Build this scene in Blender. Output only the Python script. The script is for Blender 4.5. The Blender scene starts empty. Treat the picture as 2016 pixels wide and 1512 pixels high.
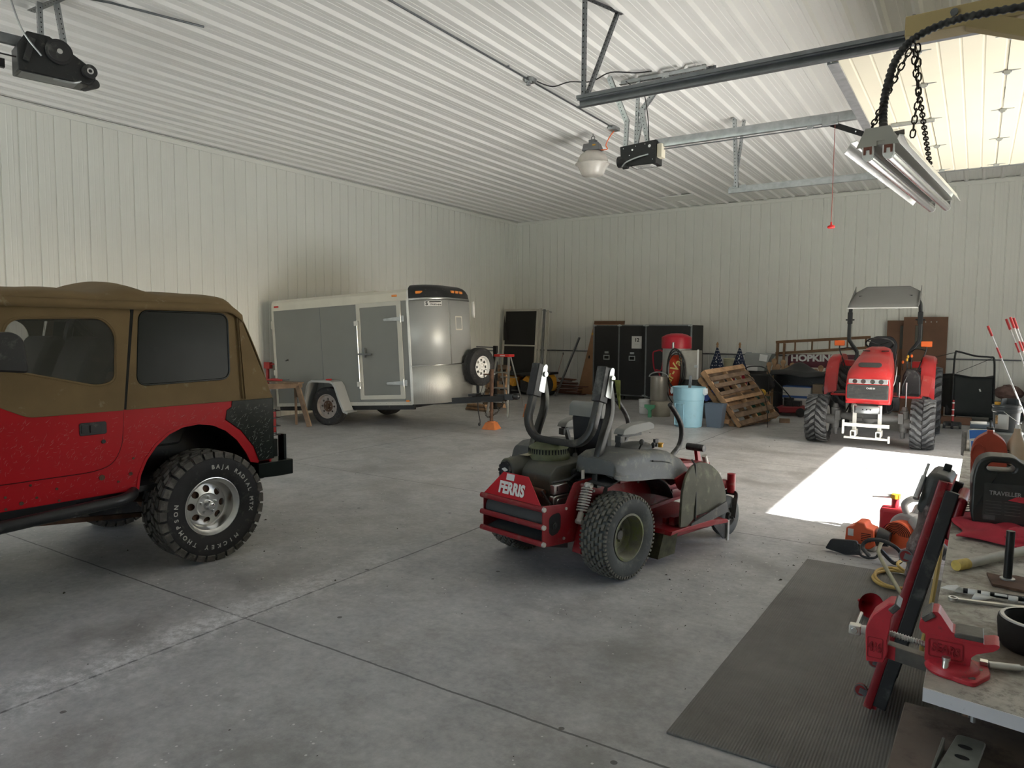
import bpy, bmesh, math, random
from mathutils import Vector, Matrix, Euler
PI = math.pi
SC = bpy.context.scene
C = SC.collection
rnd = random.Random(7)

# ------------------------------------------------------------------ camera
cam_data = bpy.data.cameras.new('camera')
cam = bpy.data.objects.new('camera', cam_data); C.objects.link(cam)
cam_data.sensor_fit = 'HORIZONTAL'; cam_data.sensor_width = 36.0
cam_data.lens = 25.0
cam_data.clip_start = 0.05; cam_data.clip_end = 200
_rx = (0.8378, 0.5459, 0.0063); _dn = (0.0453, -0.0573, -0.9973); _fw = (-0.5440, 0.8358, -0.0730)
_m = Matrix(((_rx[0], -_dn[0], -_fw[0], 0.0), (_rx[1], -_dn[1], -_fw[1], 0.0), (_rx[2], -_dn[2], -_fw[2], 1.65), (0, 0, 0, 1)))
cam.matrix_world = _m
SC.camera = cam

# ------------------------------------------------------------------ light
SC.view_settings.view_transform = 'Standard'
SC.view_settings.look = 'None'
SC.view_settings.gamma = 1.0
SC.view_settings.use_curve_mapping = False
SC.view_settings.exposure = 0.28
world = bpy.data.worlds.new('world'); SC.world = world; world.use_nodes = True
wn = world.node_tree; wn.nodes.clear()
wo = wn.nodes.new('ShaderNodeOutputWorld'); wb = wn.nodes.new('ShaderNodeBackground')
sky = wn.nodes.new('ShaderNodeTexSky'); sky.sky_type = 'NISHITA'; sky.sun_disc = False
sky.sun_elevation = math.radians(36); sky.sun_rotation = math.radians(99); sky.air_density = 1.0; sky.dust_density = 2.5; sky.ozone_density = 1.0
wb.inputs['Strength'].default_value = 0.9
wn.links.new(sky.outputs[0], wb.inputs[0]); wn.links.new(wb.outputs[0], wo.inputs[0])
sun_data = bpy.data.lights.new('sun', 'SUN'); sun_data.energy = 47; sun_data.angle = 0.009; sun_data.color = (1, .985, .95)
sun = bpy.data.objects.new('sun', sun_data); C.objects.link(sun)
SUNV = Vector((4.45, -0.68, 3.05)).normalized()
sun.rotation_euler = SUNV.to_track_quat('Z', 'Y').to_euler(); sun.location = (8, 6, 6)
def portal(loc, sx, sz, rot):
    d = bpy.data.lights.new('daylight_portal', 'AREA'); d.shape = 'RECTANGLE'; d.size = sx; d.size_y = sz
    o = bpy.data.objects.new('daylight_portal', d); C.objects.link(o); o.location = loc; o.rotation_euler = rot
    d.cycles.is_portal = True
    return o
WX0, WX1, WY0, WY1, CZ = -11.22, 3.0, -4.2, 17.45, 4.8
DR = (5.99, 10.68, 3.08)            # opening in the right wall: y0, y1, top
DF = [(-9.8, -4.3, 3.6)]       # openings in the front wall: x0, x1, top
portal((WX1 + .05, (DR[0] + DR[1]) / 2, DR[2] / 2), DR[1] - DR[0], DR[2], (0, PI / 2, PI)) .rotation_euler = (PI / 2, 0, PI / 2)
for a, b, h in DF: portal(((a + b) / 2, WY0 - .05, h / 2), b - a, h, (PI / 2, 0, 0)).rotation_euler = (-PI / 2, 0, 0)
try:
    SC.cycles.max_bounces = 10; SC.cycles.diffuse_bounces = 6; SC.cycles.glossy_bounces = 4; SC.cycles.sample_clamp_indirect = 8
except Exception: pass

# ------------------------------------------------------------------ helpers
def ob(name, me, parent=None):
    o = bpy.data.objects.new(name, me); C.objects.link(o)
    if parent is not None: o.parent = parent
    return o
def adopt(o, p):
    o.parent = p; o.matrix_parent_inverse = p.matrix_basis.inverted()
    for k in ('label', 'category', 'group'):
        if k in o: del o[k]
def tag(o, label=None, cat=None, group=None, kind=None):
    if label: o['label'] = label
    if cat: o['category'] = cat
    if group: o['group'] = group
    if kind: o['kind'] = kind
    return o
def thing(name, label, cat, loc=(0, 0, 0), rz=0, group=None, rot=None):
    o = bpy.data.objects.new(name, None); C.objects.link(o); o.empty_display_size = .1
    o.location = loc; o.rotation_euler = rot if rot else (0, 0, math.radians(rz))
    return tag(o, label, cat, group)
def copy_tree(o, parent=None):
    c = o.copy(); C.objects.link(c); c.parent = parent
    for ch in list(o.children): copy_tree(ch, c)
    return c
def rotm(x=0, y=0, z=0): return Euler((math.radians(x), math.radians(y), math.radians(z))).to_matrix()
def smooth_path(pts, n=6, closed=False):
    P = [Vector(p) for p in pts]; out = []; N = len(P); rng = N if closed else N - 1
    for i in range(rng):
        p0 = P[(i - 1) % N] if closed or i > 0 else P[0]; p1 = P[i]; p2 = P[(i + 1) % N]; p3 = P[(i + 2) % N] if closed or i + 2 < N else P[-1]
        for k in range(n):
            t = k / n
            out.append(.5 * ((2 * p1) + (-p0 + p2) * t + (2 * p0 - 5 * p1 + 4 * p2 - p3) * t * t + (-p0 + 3 * p1 - 3 * p2 + p3) * t ** 3))
    if not closed: out.append(P[-1])
    return out
def rrect(x0, y0, x1, y1, r, n=4):
    o = []
    for cx, cy, a0 in ((x1 - r, y1 - r, 0), (x0 + r, y1 - r, 90), (x0 + r, y0 + r, 180), (x1 - r, y0 + r, 270)):
        for k in range(n + 1):
            a = math.radians(a0 + 90 * k / n); o.append((cx + r * math.cos(a), cy + r * math.sin(a)))
    return o
def arc(cx, cy, r, a0, a1, n=8, ry=None):
    return [(cx + r * math.cos(math.radians(a0 + (a1 - a0) * k / n)), cy + (ry or r) * math.sin(math.radians(a0 + (a1 - a0) * k / n))) for k in range(n + 1)]
def rnd_poly(pts, r, n=4):
    """round the corners of a 2D polygon"""
    out = []; N = len(pts); R = r if isinstance(r, (list, tuple)) else [r] * N
    for i in range(N):
        p = Vector(pts[i]); a = Vector(pts[i - 1]); b = Vector(pts[(i + 1) % N])
        if R[i] <= 0: out.append(tuple(p)); continue
        da = (a - p); db = (b - p); k = min(R[i], da.length * .49, db.length * .49)
        A = p + da.normalized() * k; B = p + db.normalized() * k
        for j in range(n + 1):
            t = j / n; q = A * (1 - t) ** 2 + p * 2 * t * (1 - t) + B * t * t; out.append((q.x, q.y))
    return out
class MB:
    def __init__(s): s.v = []; s.f = []; s.X = None; s.p = []
    def add(s, vs, fs):
        b = len(s.v); s.p.append((b, len(s.f)))
        for p in vs:
            p = Vector(p)
            if s.X is not None: p = s.X @ p
            s.v.append(p)
        s.f += [tuple(b + i for i in f) for f in fs]; return s
    def box(s, c, d, r=None):
        x, y, z = d[0] / 2, d[1] / 2, d[2] / 2; c = Vector(c)
        vs = [Vector(p) for p in ((-x, -y, -z), (x, -y, -z), (x, y, -z), (-x, y, -z), (-x, -y, z), (x, -y, z), (x, y, z), (-x, y, z))]
        if r is not None: vs = [r @ p for p in vs]
        return s.add([c + p for p in vs], [(0, 3, 2, 1), (4, 5, 6, 7), (0, 1, 5, 4), (1, 2, 6, 5), (2, 3, 7, 6), (3, 0, 4, 7)])
    def bb(s, x0, x1, y0, y1, z0, z1): return s.box(((x0 + x1) / 2, (y0 + y1) / 2, (z0 + z1) / 2), (x1 - x0, y1 - y0, z1 - z0))
    def hexa(s, lo, hi): return s.add(list(lo) + list(hi), [(0, 3, 2, 1), (4, 5, 6, 7), (0, 1, 5, 4), (1, 2, 6, 5), (2, 3, 7, 6), (3, 0, 4, 7)])
    def sweep(s, pts, sec, up=None, cap=True, closed=False, scale=None):
        """sec: list of (a,b) in the frame normal to the path; a along side, b along up"""
        P = [Vector(p) for p in pts]; N = len(P); M = len(sec); T = []
        for i in range(N):
            if closed: t = P[(i + 1) % N] - P[i - 1]
            elif i == 0: t = P[1] - P[0]
            elif i == N - 1: t = P[-1] - P[-2]
            else: t = (P[i + 1] - P[i]).normalized() + (P[i] - P[i - 1]).normalized()
            T.append(t.normalized() if t.length > 1e-9 else Vector((0, 0, 1)))
        U = Vector(up) if up is not None else (Vector((0, 0, 1)) if abs(T[0].z) < .9 else Vector((1, 0, 0)))
        vs = []; u = U
        for i in range(N):
            if up is not None: u = U
            u2 = u - T[i] * u.dot(T[i])
            if u2.length < 1e-6: u2 = Vector((1, 0, 0)) - T[i] * T[i].x
            u2.normalize(); u = u2; sd = T[i].cross(u2); k = scale[i] if scale else 1
            mit = 1.0
            for a, b in sec: vs.append(P[i] + sd * a * k * mit + u2 * b * k)
        fs = []
        for i in range(N if closed else N - 1):
            j = (i + 1) % N
            for m in range(M): fs.append((i * M + m, i * M + (m + 1) % M, j * M + (m + 1) % M, j * M + m))
        if cap and not closed: fs.append(tuple(range(M - 1, -1, -1))); fs.append(tuple((N - 1) * M + k for k in range(M)))
        return s.add(vs, fs)
    def tube(s, pts, r, n=8, cap=True, closed=False, up=None):
        sc = None
        if isinstance(r, (list, tuple)): sc = list(r); r = 1
        return s.sweep(pts, [(r * math.cos(2 * PI * k / n), r * math.sin(2 * PI * k / n)) for k in range(n)], up, cap, closed, sc)
    def bar(s, a, b, w, h, up=None): return s.sweep([a, b], [(-w / 2, -h / 2), (w / 2, -h / 2), (w / 2, h / 2), (-w / 2, h / 2)], up)
    def rbar(s, pts, w, h, up=None, r=.004, closed=False): return s.sweep(pts, rrect(-w / 2, -h / 2, w / 2, h / 2, r, 2), up, True, closed)
    def cyl(s, a, b, r, r2=None, n=16, cap=True):
        return s.sweep([a, b], [(math.cos(2 * PI * k / n), math.sin(2 * PI * k / n)) for k in range(n)], None, cap, False, [r, r if r2 is None else r2])
    def prism(s, poly, d0, d1, ax='y'):
        f = {'y': lambda a, b, d: (a, d, b), 'x': lambda a, b, d: (d, a, b), 'z': lambda a, b, d: (a, b, d)}[ax]
        n = len(poly); vs = [f(a, b, d0) for a, b in poly] + [f(a, b, d1) for a, b in poly]
        return s.add(vs, [tuple(range(n)), tuple(range(2 * n - 1, n - 1, -1))] + [(i, i + n, (i + 1) % n + n, (i + 1) % n) for i in range(n)])
    def ring(s, outer, inner, d0, d1, ax='y'):
        """plate with a hole; outer and inner have the same point count"""
        f = {'y': lambda a, b, d: (a, d, b), 'x': lambda a, b, d: (d, a, b), 'z': lambda a, b, d: (a, b, d)}[ax]
        n = len(outer); vs = []
        for d in (d0, d1):
            vs += [f(a, b, d) for a, b in outer] + [f(a, b, d) for a, b in inner]
        fs = []
        for i in range(n):
            j = (i + 1) % n
            fs += [(i, j, n + j, n + i), (2 * n + i, 3 * n + i, 3 * n + j, 2 * n + j), (i, 2 * n + i, 2 * n + j, j), (n + i, n + j, 3 * n + j, 3 * n + i)]
        return s.add(vs, fs)
    def lathe(s, prof, o=(0, 0, 0), ax='z', n=24, a0=0, a1=360, cap=False):
        o = Vector(o); vs = []; full = abs(a1 - a0) >= 360; M = len(prof); K = n if full else n + 1
        for k in range(K):
            a = math.radians(a0 + (a1 - a0) * k / n); c, sn = math.cos(a), math.sin(a)
            for r, h in prof:
                p = {'z': (r * c, r * sn, h), 'y': (r * c, h, r * sn), 'x': (h, r * c, r * sn)}[ax]; vs.append(o + Vector(p))
        fs = []
        for k in range(n):
            k2 = (k + 1) % K
            for m in range(M - 1): fs.append((k * M + m, k * M + m + 1, k2 * M + m + 1, k2 * M + m))
        return s.add(vs, fs)
    def ell(s, c, r, nu=16, nv=10, rot=None):
        c = Vector(c); vs = []; r = (r, r, r) if isinstance(r, (int, float)) else r
        for j in range(nv + 1):
            t = PI * j / nv
            for i in range(nu):
                a = 2 * PI * i / nu; p = Vector((r[0] * math.sin(t) * math.cos(a), r[1] * math.sin(t) * math.sin(a), r[2] * math.cos(t)))
                vs.append(c + (rot @ p if rot is not None else p))
        fs = [(j * nu + i, (j + 1) * nu + i, (j + 1) * nu + (i + 1) % nu, j * nu + (i + 1) % nu) for j in range(nv) for i in range(nu)]
        return s.add(vs, fs)
    def grid(s, fn, nu, nv):
        vs = [fn(i / nu, j / nv) for j in range(nv + 1) for i in range(nu + 1)]
        return s.add(vs, [(j * (nu + 1) + i, j * (nu + 1) + i + 1, (j + 1) * (nu + 1) + i + 1, (j + 1) * (nu + 1) + i) for j in range(nv) for i in range(nu)])
    def loft(s, rings, cap=True, closed=True):
        M = len(rings[0]); vs = [p for r in rings for p in r]; fs = []
        for i in range(len(rings) - 1):
            for m in range(M if closed else M - 1): fs.append((i * M + m, i * M + (m + 1) % M, (i + 1) * M + (m + 1) % M, (i + 1) * M + m))
        if cap and closed: fs.append(tuple(range(M - 1, -1, -1))); fs.append(tuple((len(rings) - 1) * M + k for k in range(M)))
        return s.add(vs, fs)
    def build(s, name, mt, parent=None, bevel=0, solid=0, loc=None, rot=None, ang=35, sub=0, label=None, seg=2, weld=True):
        me = bpy.data.meshes.new(name); me.from_pydata([tuple(p) for p in s.v], [], s.f)
        bm = bmesh.new(); bm.from_mesh(me)
        if weld: bmesh.ops.remove_doubles(bm, verts=bm.verts, dist=1e-5)
        bmesh.ops.recalc_face_normals(bm, faces=bm.faces)
        for f in bm.faces: f.smooth = True
        bm.to_mesh(me); bm.free()
        try: me.set_sharp_from_angle(angle=math.radians(ang))
        except Exception: pass
        me.materials.append(mt); o = ob(name, me, parent)
        if loc: o.location = loc
        if rot: o.rotation_euler = rot
        if solid:
            m = o.modifiers.new('s', 'SOLIDIFY'); m.thickness = solid; m.offset = 0
        if bevel:
            m = o.modifiers.new('b', 'BEVEL'); m.width = bevel; m.segments = seg; m.limit_method = 'ANGLE'; m.angle_limit = math.radians(40)
        if sub:
            m = o.modifiers.new('d', 'SUBSURF'); m.levels = sub; m.render_levels = sub
        if label: o['label'] = label
        return o
def _each(s, name, mt, parent=None, **k):
    """every added piece becomes an object of its own"""
    out = []; P = s.p + [(len(s.v), len(s.f))]
    for (v0, f0), (v1, f1) in zip(P, P[1:]):
        m = MB(); m.v = s.v[v0:v1]; m.f = [tuple(i - v0 for i in f) for f in s.f[f0:f1]]; out.append(m.build(name, mt, parent, **k))
    return out
MB.each = _each
def text_geo(txt, size=1, ext=.002, bold=0, align='CENTER', wire=0):
    cu = bpy.data.curves.new('t', 'FONT'); cu.body = txt; cu.size = size; cu.extrude = ext; cu.align_x = align; cu.align_y = 'CENTER'
    cu.offset = bold; cu.resolution_u = 3
    if wire: cu.fill_mode = 'NONE' if hasattr(cu, 'fill_mode') else cu.fill_mode; cu.bevel_depth = wire; cu.bevel_resolution = 0; cu.extrude = 0
    o = bpy.data.objects.new('t', cu); C.objects.link(o); bpy.context.view_layer.update()
    me = bpy.data.meshes.new_from_object(o.evaluated_get(bpy.context.evaluated_depsgraph_get()))
    vs = [v.co.copy() for v in me.vertices]; fs = [tuple(p.vertices) for p in me.polygons]
    bpy.data.objects.remove(o); bpy.data.curves.remove(cu); bpy.data.meshes.remove(me)
    return vs, fs
def text_part(name, txt, mt, parent, origin, right, up, size, ext=.001, bold=0, stretch=1, align='CENTER', wire=0):
    vs, fs = text_geo(txt, size, ext, bold, align, wire); r = Vector(right).normalized(); u = Vector(up).normalized(); n = r.cross(u); o = Vector(origin)
    m = MB(); m.add([o + r * v.x * stretch + u * v.y + n * v.z for v in vs], fs); return m.build(name, mt, parent, weld=False)

# ------------------------------------------------------------------ materials
def mat(name, col, rough=.5, metal=0, var=.12, vs=3, bump=0, bs=40, dirt=None, scr=None, alpha=1, trans=0, ior=1.45, emis=None, spec=.5, coat=0):
    m = bpy.data.materials.new(name); m.use_nodes = True; nt = m.node_tree; nd = nt.nodes; lk = nt.links; b = nd['Principled BSDF']
    b.inputs['Roughness'].default_value = rough; b.inputs['Metallic'].default_value = metal; b.inputs['IOR'].default_value = ior
    b.inputs['Specular IOR Level'].default_value = spec
    if coat: b.inputs['Coat Weight'].default_value = coat; b.inputs['Coat Roughness'].default_value = .15
    if trans: b.inputs['Transmission Weight'].default_value = trans
    if alpha < 1: b.inputs['Alpha'].default_value = alpha
    tc = nd.new('ShaderNodeTexCoord'); c4 = (*col, 1)
    def noise(sc, det=4, ro=.55):
        n = nd.new('ShaderNodeTexNoise'); n.inputs['Scale'].default_value = sc; n.inputs['Detail'].default_value = det; n.inputs['Roughness'].default_value = ro
        lk.new(tc.outputs['Object'], n.inputs['Vector']); return n
    def ramp(src, stops):
        r = nd.new('ShaderNodeValToRGB'); e = r.color_ramp.elements
        while len(e) < len(stops): e.new(.5)
        for k, (p, c) in enumerate(stops): e[k].position = p; e[k].color = (c[0], c[1], c[2], 1) if isinstance(c, tuple) else (c, c, c, 1)
        lk.new(src, r.inputs[0]); return r.outputs[0]
    def mix(fac, a, bb, mode='MIX'):
        x = nd.new('ShaderNodeMix'); x.data_type = 'RGBA'; x.blend_type = mode
        for s_, v in ((x.inputs[0], fac), (x.inputs[6], a), (x.inputs[7], bb)):
            if hasattr(v, 'links'): lk.new(v, s_)
            else: s_.default_value = v if not isinstance(v, tuple) else ((*v, 1) if len(v) == 3 else v)
        return x.outputs[2]
    out = c4
    if var:
        n = noise(vs); hi = tuple(min(1, c * (1 + var)) for c in col); lo = tuple(c * (1 - var) for c in col)
        out = ramp(n.outputs[0], [(.3, lo), (.7, hi)])
    if dirt:
        dc, amt, ds = dirt; n = noise(ds, 8, .68); f = ramp(n.outputs[0], [(.72 - amt * .5, 0.0), (.80 - amt * .25, 1.0)]); out = mix(f, out, tuple(dc))
    if scr:
        sc_, amt, ss = scr; mp = nd.new('ShaderNodeMapping'); mp.inputs['Rotation'].default_value = (.4, .9, .5); mp.inputs['Scale'].default_value = (ss, ss * .5, ss * .12)
        lk.new(tc.outputs['Object'], mp.inputs[0]); n = nd.new('ShaderNodeTexNoise'); n.inputs['Scale'].default_value = 6; n.inputs['Detail'].default_value = 6
        lk.new(mp.outputs[0], n.inputs['Vector']); f = ramp(n.outputs[0], [(.70 - amt, 0.0), (.73 - amt, 1.0)]); out = mix(f, out, tuple(sc_))
    if isinstance(out, tuple): b.inputs['Base Color'].default_value = out
    else: lk.new(out, b.inputs['Base Color'])
    if bump:
        n = noise(bs, 5); bp = nd.new('ShaderNodeBump'); bp.inputs['Strength'].default_value = bump; bp.inputs['Distance'].default_value = .004
        lk.new(n.outputs[0], bp.inputs['Height']); lk.new(bp.outputs[0], b.inputs['Normal'])
    if emis: b.inputs['Emission Color'].default_value = (*emis[0], 1); b.inputs['Emission Strength'].default_value = emis[1]
    m['_x'] = 0
    m_helpers[name] = (nd, lk, tc, b, noise, ramp, mix)
    return m
m_helpers = {}
DUST = (.33, .31, .27)
K = dict(
    steel_wall=mat('steel_wall', (.73, .73, .685), .38, 0, .03, .6, .0),
    ceil=mat('ceiling_steel', (.80, .795, .765), .40, 0, .03, .5),
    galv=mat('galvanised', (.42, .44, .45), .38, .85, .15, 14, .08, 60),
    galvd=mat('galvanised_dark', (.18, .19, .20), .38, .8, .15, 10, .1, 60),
    red=mat('jeep_red', (.40, .004, .010), .36, 0, .08, 2, .05, 120, None, None, spec=.25),
    guard=mat('black_guard', (.006, .010, .008), .26, 0, .1, 3, .1, 120, None, None, spec=.35),
    blk=mat('black_paint', (.012, .013, .014), .35, 0, .2, 8, .1, 60, (( .10, .09, .08), .25, 12)),
    blkp=mat('black_plastic', (.02, .02, .021), .5, 0, .2, 8, .12, 90, ((.10, .10, .09), .35, 9)),
    rub=mat('rubber', (.020, .020, .021), .72, 0, .25, 7, .25, 90, ((.09, .085, .075), .34, 11)),
    tread=mat('tread_rubber', (.075, .070, .062), .85, 0, .35, 12, .5, 60, ((.16, .15, .13), .45, 14)),
    canvas=mat('tan_canvas', (.155, .105, .048), .86, 0, .10, 4, .25, 260, ((.26, .22, .15), .22, 9)),
    vinyl=mat('clear_vinyl', (.05, .05, .042), .12, 0, .1, 5, .9, 3.0, alpha=.5, spec=.3),
    vinyld=mat('tinted_vinyl', (.014, .016, .014), .24, 0, .1, 5, .8, 2.2, ((.03, .032, .028), .3, 3), None, spec=.10),
    alu=mat('aluminium', (.62, .62, .60), .28, .95, .1, 6, .05, 80, ((.38, .36, .33), .15, 8)),
    chrome=mat('chrome', (.75, .75, .75), .10, 1, .05, 3),
    white=mat('white_paint', (.72, .72, .70), .4, 0, .05, 5),
    lbl=mat('label_white', (.62, .62, .6), .6, 0, .03, 5),
    letter=mat('lettering', (.68, .66, .62), .6, 0, .05, 20),
    rust=mat('rusty', (.10, .055, .035), .85, .2, .35, 16, .4, 60),
    wood=mat('raw_wood', (.36, .22, .12), .8, 0, .3, 7, .3, 70),
    woodd=mat('old_wood', (.17, .115, .075), .85, 0, .35, 7, .35, 70),
    woodb=mat('brown_door', (.13, .060, .030), .55, 0, .15, 3, .1, 80),
    ply=mat('plywood', (.38, .21, .115), .7, 0, .15, 2.5, .1, 80),
    orange=mat('orange_plastic', (.75, .13, .02), .4, 0, .1, 5, .05, 60, ((.3, .2, .14), .2, 12)),
    yel=mat('yellow', (.62, .33, .03), .4, 0, .1, 5),
    grey=mat('grey_plastic', (.075, .078, .074), .5, 0, .15, 5, .15, 120, ((.17, .165, .13), .40, 10)),
    dgrey=mat('dark_grey', (.045, .047, .045), .55, 0, .2, 6, .15, 90, ((.12, .11, .09), .3, 14)),
    rmow=mat('mower_red', (.22, .009, .014), .38, 0, .14, 4, .1, 80, ((.22, .10, .085), .34, 8)),
    rtrac=mat('tractor_red', (.46, .022, .024), .30, 0, .1, 3, .05, 60, ((.40, .16, .13), .22, 6), coat=.3),
    glass=mat('clear_glass', (.8, .82, .82), .05, 0, 0, alpha=.35),
)
_n = m_helpers
# ------------------------------------------------------------------ room materials
def floor_mat():
    m = mat('concrete_floor', (.30, .295, .28), .50, 0, 0); nd, lk, tc, b, noise, ramp, mix = m_helpers['concrete_floor']
    n1 = noise(.55, 6, .6); n2 = noise(3.2, 8, .7); n3 = noise(22, 6, .7); n4 = noise(1.1, 8, .72)
    base = ramp(n1.outputs[0], [(.34, (.24, .248, .255)), (.52, (.375, .375, .37)), (.68, (.50, .495, .485))])
    o = mix(.45, base, ramp(n2.outputs[0], [(.36, (.20, .205, .21)), (.64, (.56, .56, .555))]))
    o = mix(.30, o, ramp(n3.outputs[0], [(.3, (.17, .17, .17)), (.7, (.58, .575, .56))]))
    o = mix(ramp(n4.outputs[0], [(.50, 0.0), (.60, .5), (.75, .8)]), o, (.175, .17, .16))      # soaked in stains
    sp = nd.new('ShaderNodeSeparateXYZ'); lk.new(tc.outputs['Object'], sp.inputs[0])
    def math_(op, a, c=None):
        x = nd.new('ShaderNodeMath'); x.operation = op
        for i, v in enumerate((a, c)):
            if v is None: continue
            if hasattr(v, 'links'): lk.new(v, x.inputs[i])
            else: x.inputs[i].default_value = v
        return x.outputs[0]
    wob = math_('MULTIPLY', math_('SUBTRACT', n2.outputs[0], .5), .03)
    def line(out, pos, w):
        d = math_('ABSOLUTE', math_('ADD', math_('SUBTRACT', out, pos), wob)); return math_('LESS_THAN', d, w)
    tot = None
    for sidx, ps in ((0, (-7.2, -3.45, .3)), (1, (-.9, 2.5, 5.9, 9.3, 12.7))):
        for p in ps:
            l = line(sp.outputs[sidx], p, .006 if not (sidx == 0 and p == -3.45) else .008); tot = l if tot is None else math_('MAXIMUM', tot, l)
    o = mix(math_('MULTIPLY', tot, .8), o, (.05, .05, .05))
    # white lime scum dried along the joint by the red car
    d = math_('ABSOLUTE', math_('SUBTRACT', sp.outputs[0], -3.52)); near = math_('SUBTRACT', 1.0, math_('MULTIPLY', d, 3.2)); near = math_('MAXIMUM', near, 0.0)
    gy = math_('MULTIPLY', math_('MAXIMUM', 0.0, math_('MINIMUM', 1.0, math_('MULTIPLY', math_('SUBTRACT', 4.6, sp.outputs[1]), .42))), ramp(n2.outputs[0], [(.40, .15), (.60, 1.0)]))
    n5 = noise(16, 9, .8); sc = math_('MULTIPLY', math_('MULTIPLY', ramp(n5.outputs[0], [(.44, 0.0), (.56, 1.0)]), near), gy)
    o = mix(sc, o, (.74, .74, .74))
    v2 = nd.new('ShaderNodeTexVoronoi'); v2.inputs['Scale'].default_value = 17; lk.new(tc.outputs['Object'], v2.inputs['Vector'])
    o = mix(math_('MULTIPLY', math_('MULTIPLY', math_('LESS_THAN', v2.outputs['Distance'], .10), math_('GREATER_THAN', n1.outputs[0], .50)), .7), o, (.72, .72, .70))
    vo = nd.new('ShaderNodeTexVoronoi'); vo.inputs['Scale'].default_value = 3.1; lk.new(tc.outputs['Object'], vo.inputs['Vector'])
    o = mix(math_('MULTIPLY', math_('LESS_THAN', vo.outputs['Distance'], .045), .8), o, (.05, .045, .04))
    lk.new(o, b.inputs['Base Color'])
    lk.new(ramp(n4.outputs[0], [(.3, .62), (.62, .36)]), b.inputs['Roughness'])
    bp = nd.new('ShaderNodeBump'); bp.inputs['Strength'].default_value = .25; bp.inputs['Distance'].default_value = .006
    lk.new(math_('SUBTRACT', n3.outputs[0], math_('MULTIPLY', tot, 1.5)), bp.inputs['Height']); lk.new(bp.outputs[0], b.inputs['Normal'])
    return m
K['floor'] = floor_mat()
K['grass'] = mat('lawn', (.13, .17, .09), .9, 0, .3, 2)
K['gravel'] = mat('gravel', (.40, .40, .39), .9, 0, .2, 3)

def structure(o): return tag(o, kind='structure')
m = MB(); m.bb(WX0, WX1, WY0, WY1, -.15, 0); structure(m.build('floor', K['floor']))
m = MB(); m.bb(-60, 60, -60, 60, -.5, -.17); structure(m.build('ground', K['grass']))
m = MB(); m.bb(WX1 + .01, WX1 + 14, 3, 14, -.169, -.03); m.bb(WX0, 2.8, WY0 - 12, WY0 - .01, -.169, -.03); structure(m.build('driveway', K['gravel']))
P9 = .2286
def rib_profile(L, d=.019):
    """offsets (u, depth) of a ribbed steel sheet, depth towards the room"""
    pts = []; u = 0
    while u < L - 1e-4:
        for a, b in (((0, 0), (.052, 0), (.056, .0018), (.066, .0018), (.070, 0), (.116, 0), (.120, .0018), (.130, .0018), (.134, 0), (.184, 0), (.191, -d), (.203, -d), (.210, 0)) if d < .02 else ((0, 0), (.060, 0), (.064, .004), (.074, .004), (.078, 0), (.120, 0), (.124, .004), (.134, .004), (.138, 0), (.190, 0), (.218, d), (.256, d), (.284, 0))):
            if u + a <= L: pts.append((u + a, b))
        u += P9 if d < .02 else .3048
    pts.append((L, 0)); return pts
def ribbed(name, o, du, dn, dh, L, H, mt, holes=(), d=.016):
    """sheet starting at o, along du, height dh*H, ribs towards dn; holes: (u0,u1,h0,h1)"""
    o, du, dn, dh = Vector(o), Vector(du), Vector(dn), Vector(dh); pr = rib_profile(L, d)
    cuts = sorted({0, L, *[h[0] for h in holes], *[h[1] for h in holes]}); hs = sorted({0, H, *[h[2] for h in holes], *[h[3] for h in holes]})
    us = [p for p in pr]
    for c in cuts:
        if all(abs(c - p[0]) > 1e-4 for p in us):
            for i in range(len(us) - 1):
                if us[i][0] < c < us[i + 1][0]:
                    t = (c - us[i][0]) / (us[i + 1][0] - us[i][0]); us.insert(i + 1, (c, us[i][1] * (1 - t) + us[i + 1][1] * t)); break
    m = MB(); vs = [o + du * u + dn * d + dh * h for h in hs for u, d in us]; n = len(us); fs = []
    for j in range(len(hs) - 1):
        for i in range(n - 1):
            uc = (us[i][0] + us[i + 1][0]) / 2; hc = (hs[j] + hs[j + 1]) / 2
            if any(a < uc < b and c < hc < d for a, b, c, d in holes): continue
            fs.append((j * n + i, j * n + i + 1, (j + 1) * n + i + 1, (j + 1) * n + i))
    m.add(vs, fs); o_ = m.build(name, mt, ang=20)
    return structure(o_)
ribbed('wall_left', (WX0, WY0, 0), (0, 1, 0), (1, 0, 0), (0, 0, 1), WY1 - WY0, CZ, K['steel_wall'])
ribbed('wall_back', (WX0, WY1, 0), (1, 0, 0), (0, -1, 0), (0, 0, 1), WX1 - WX0, CZ, K['steel_wall'])
ribbed('wall_right', (WX1, WY0, 0), (0, 1, 0), (-1, 0, 0), (0, 0, 1), WY1 - WY0, CZ, K['steel_wall'], [(DR[0] - WY0, DR[1] - WY0, 0, 3.66)])
ribbed('wall_front', (WX0, WY0, 0), (1, 0, 0), (0, 1, 0), (0, 0, 1), WX1 - WX0, CZ, K['steel_wall'], [(a - WX0, b - WX0, 0, h) for a, b, h in DF])
ribbed('ceiling', (WX0, WY0, CZ), (1, 0, 0), (0, 0, -1), (0, 1, 0), WX1 - WX0, WY1 - WY0, K['ceil'], d=.034)
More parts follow.
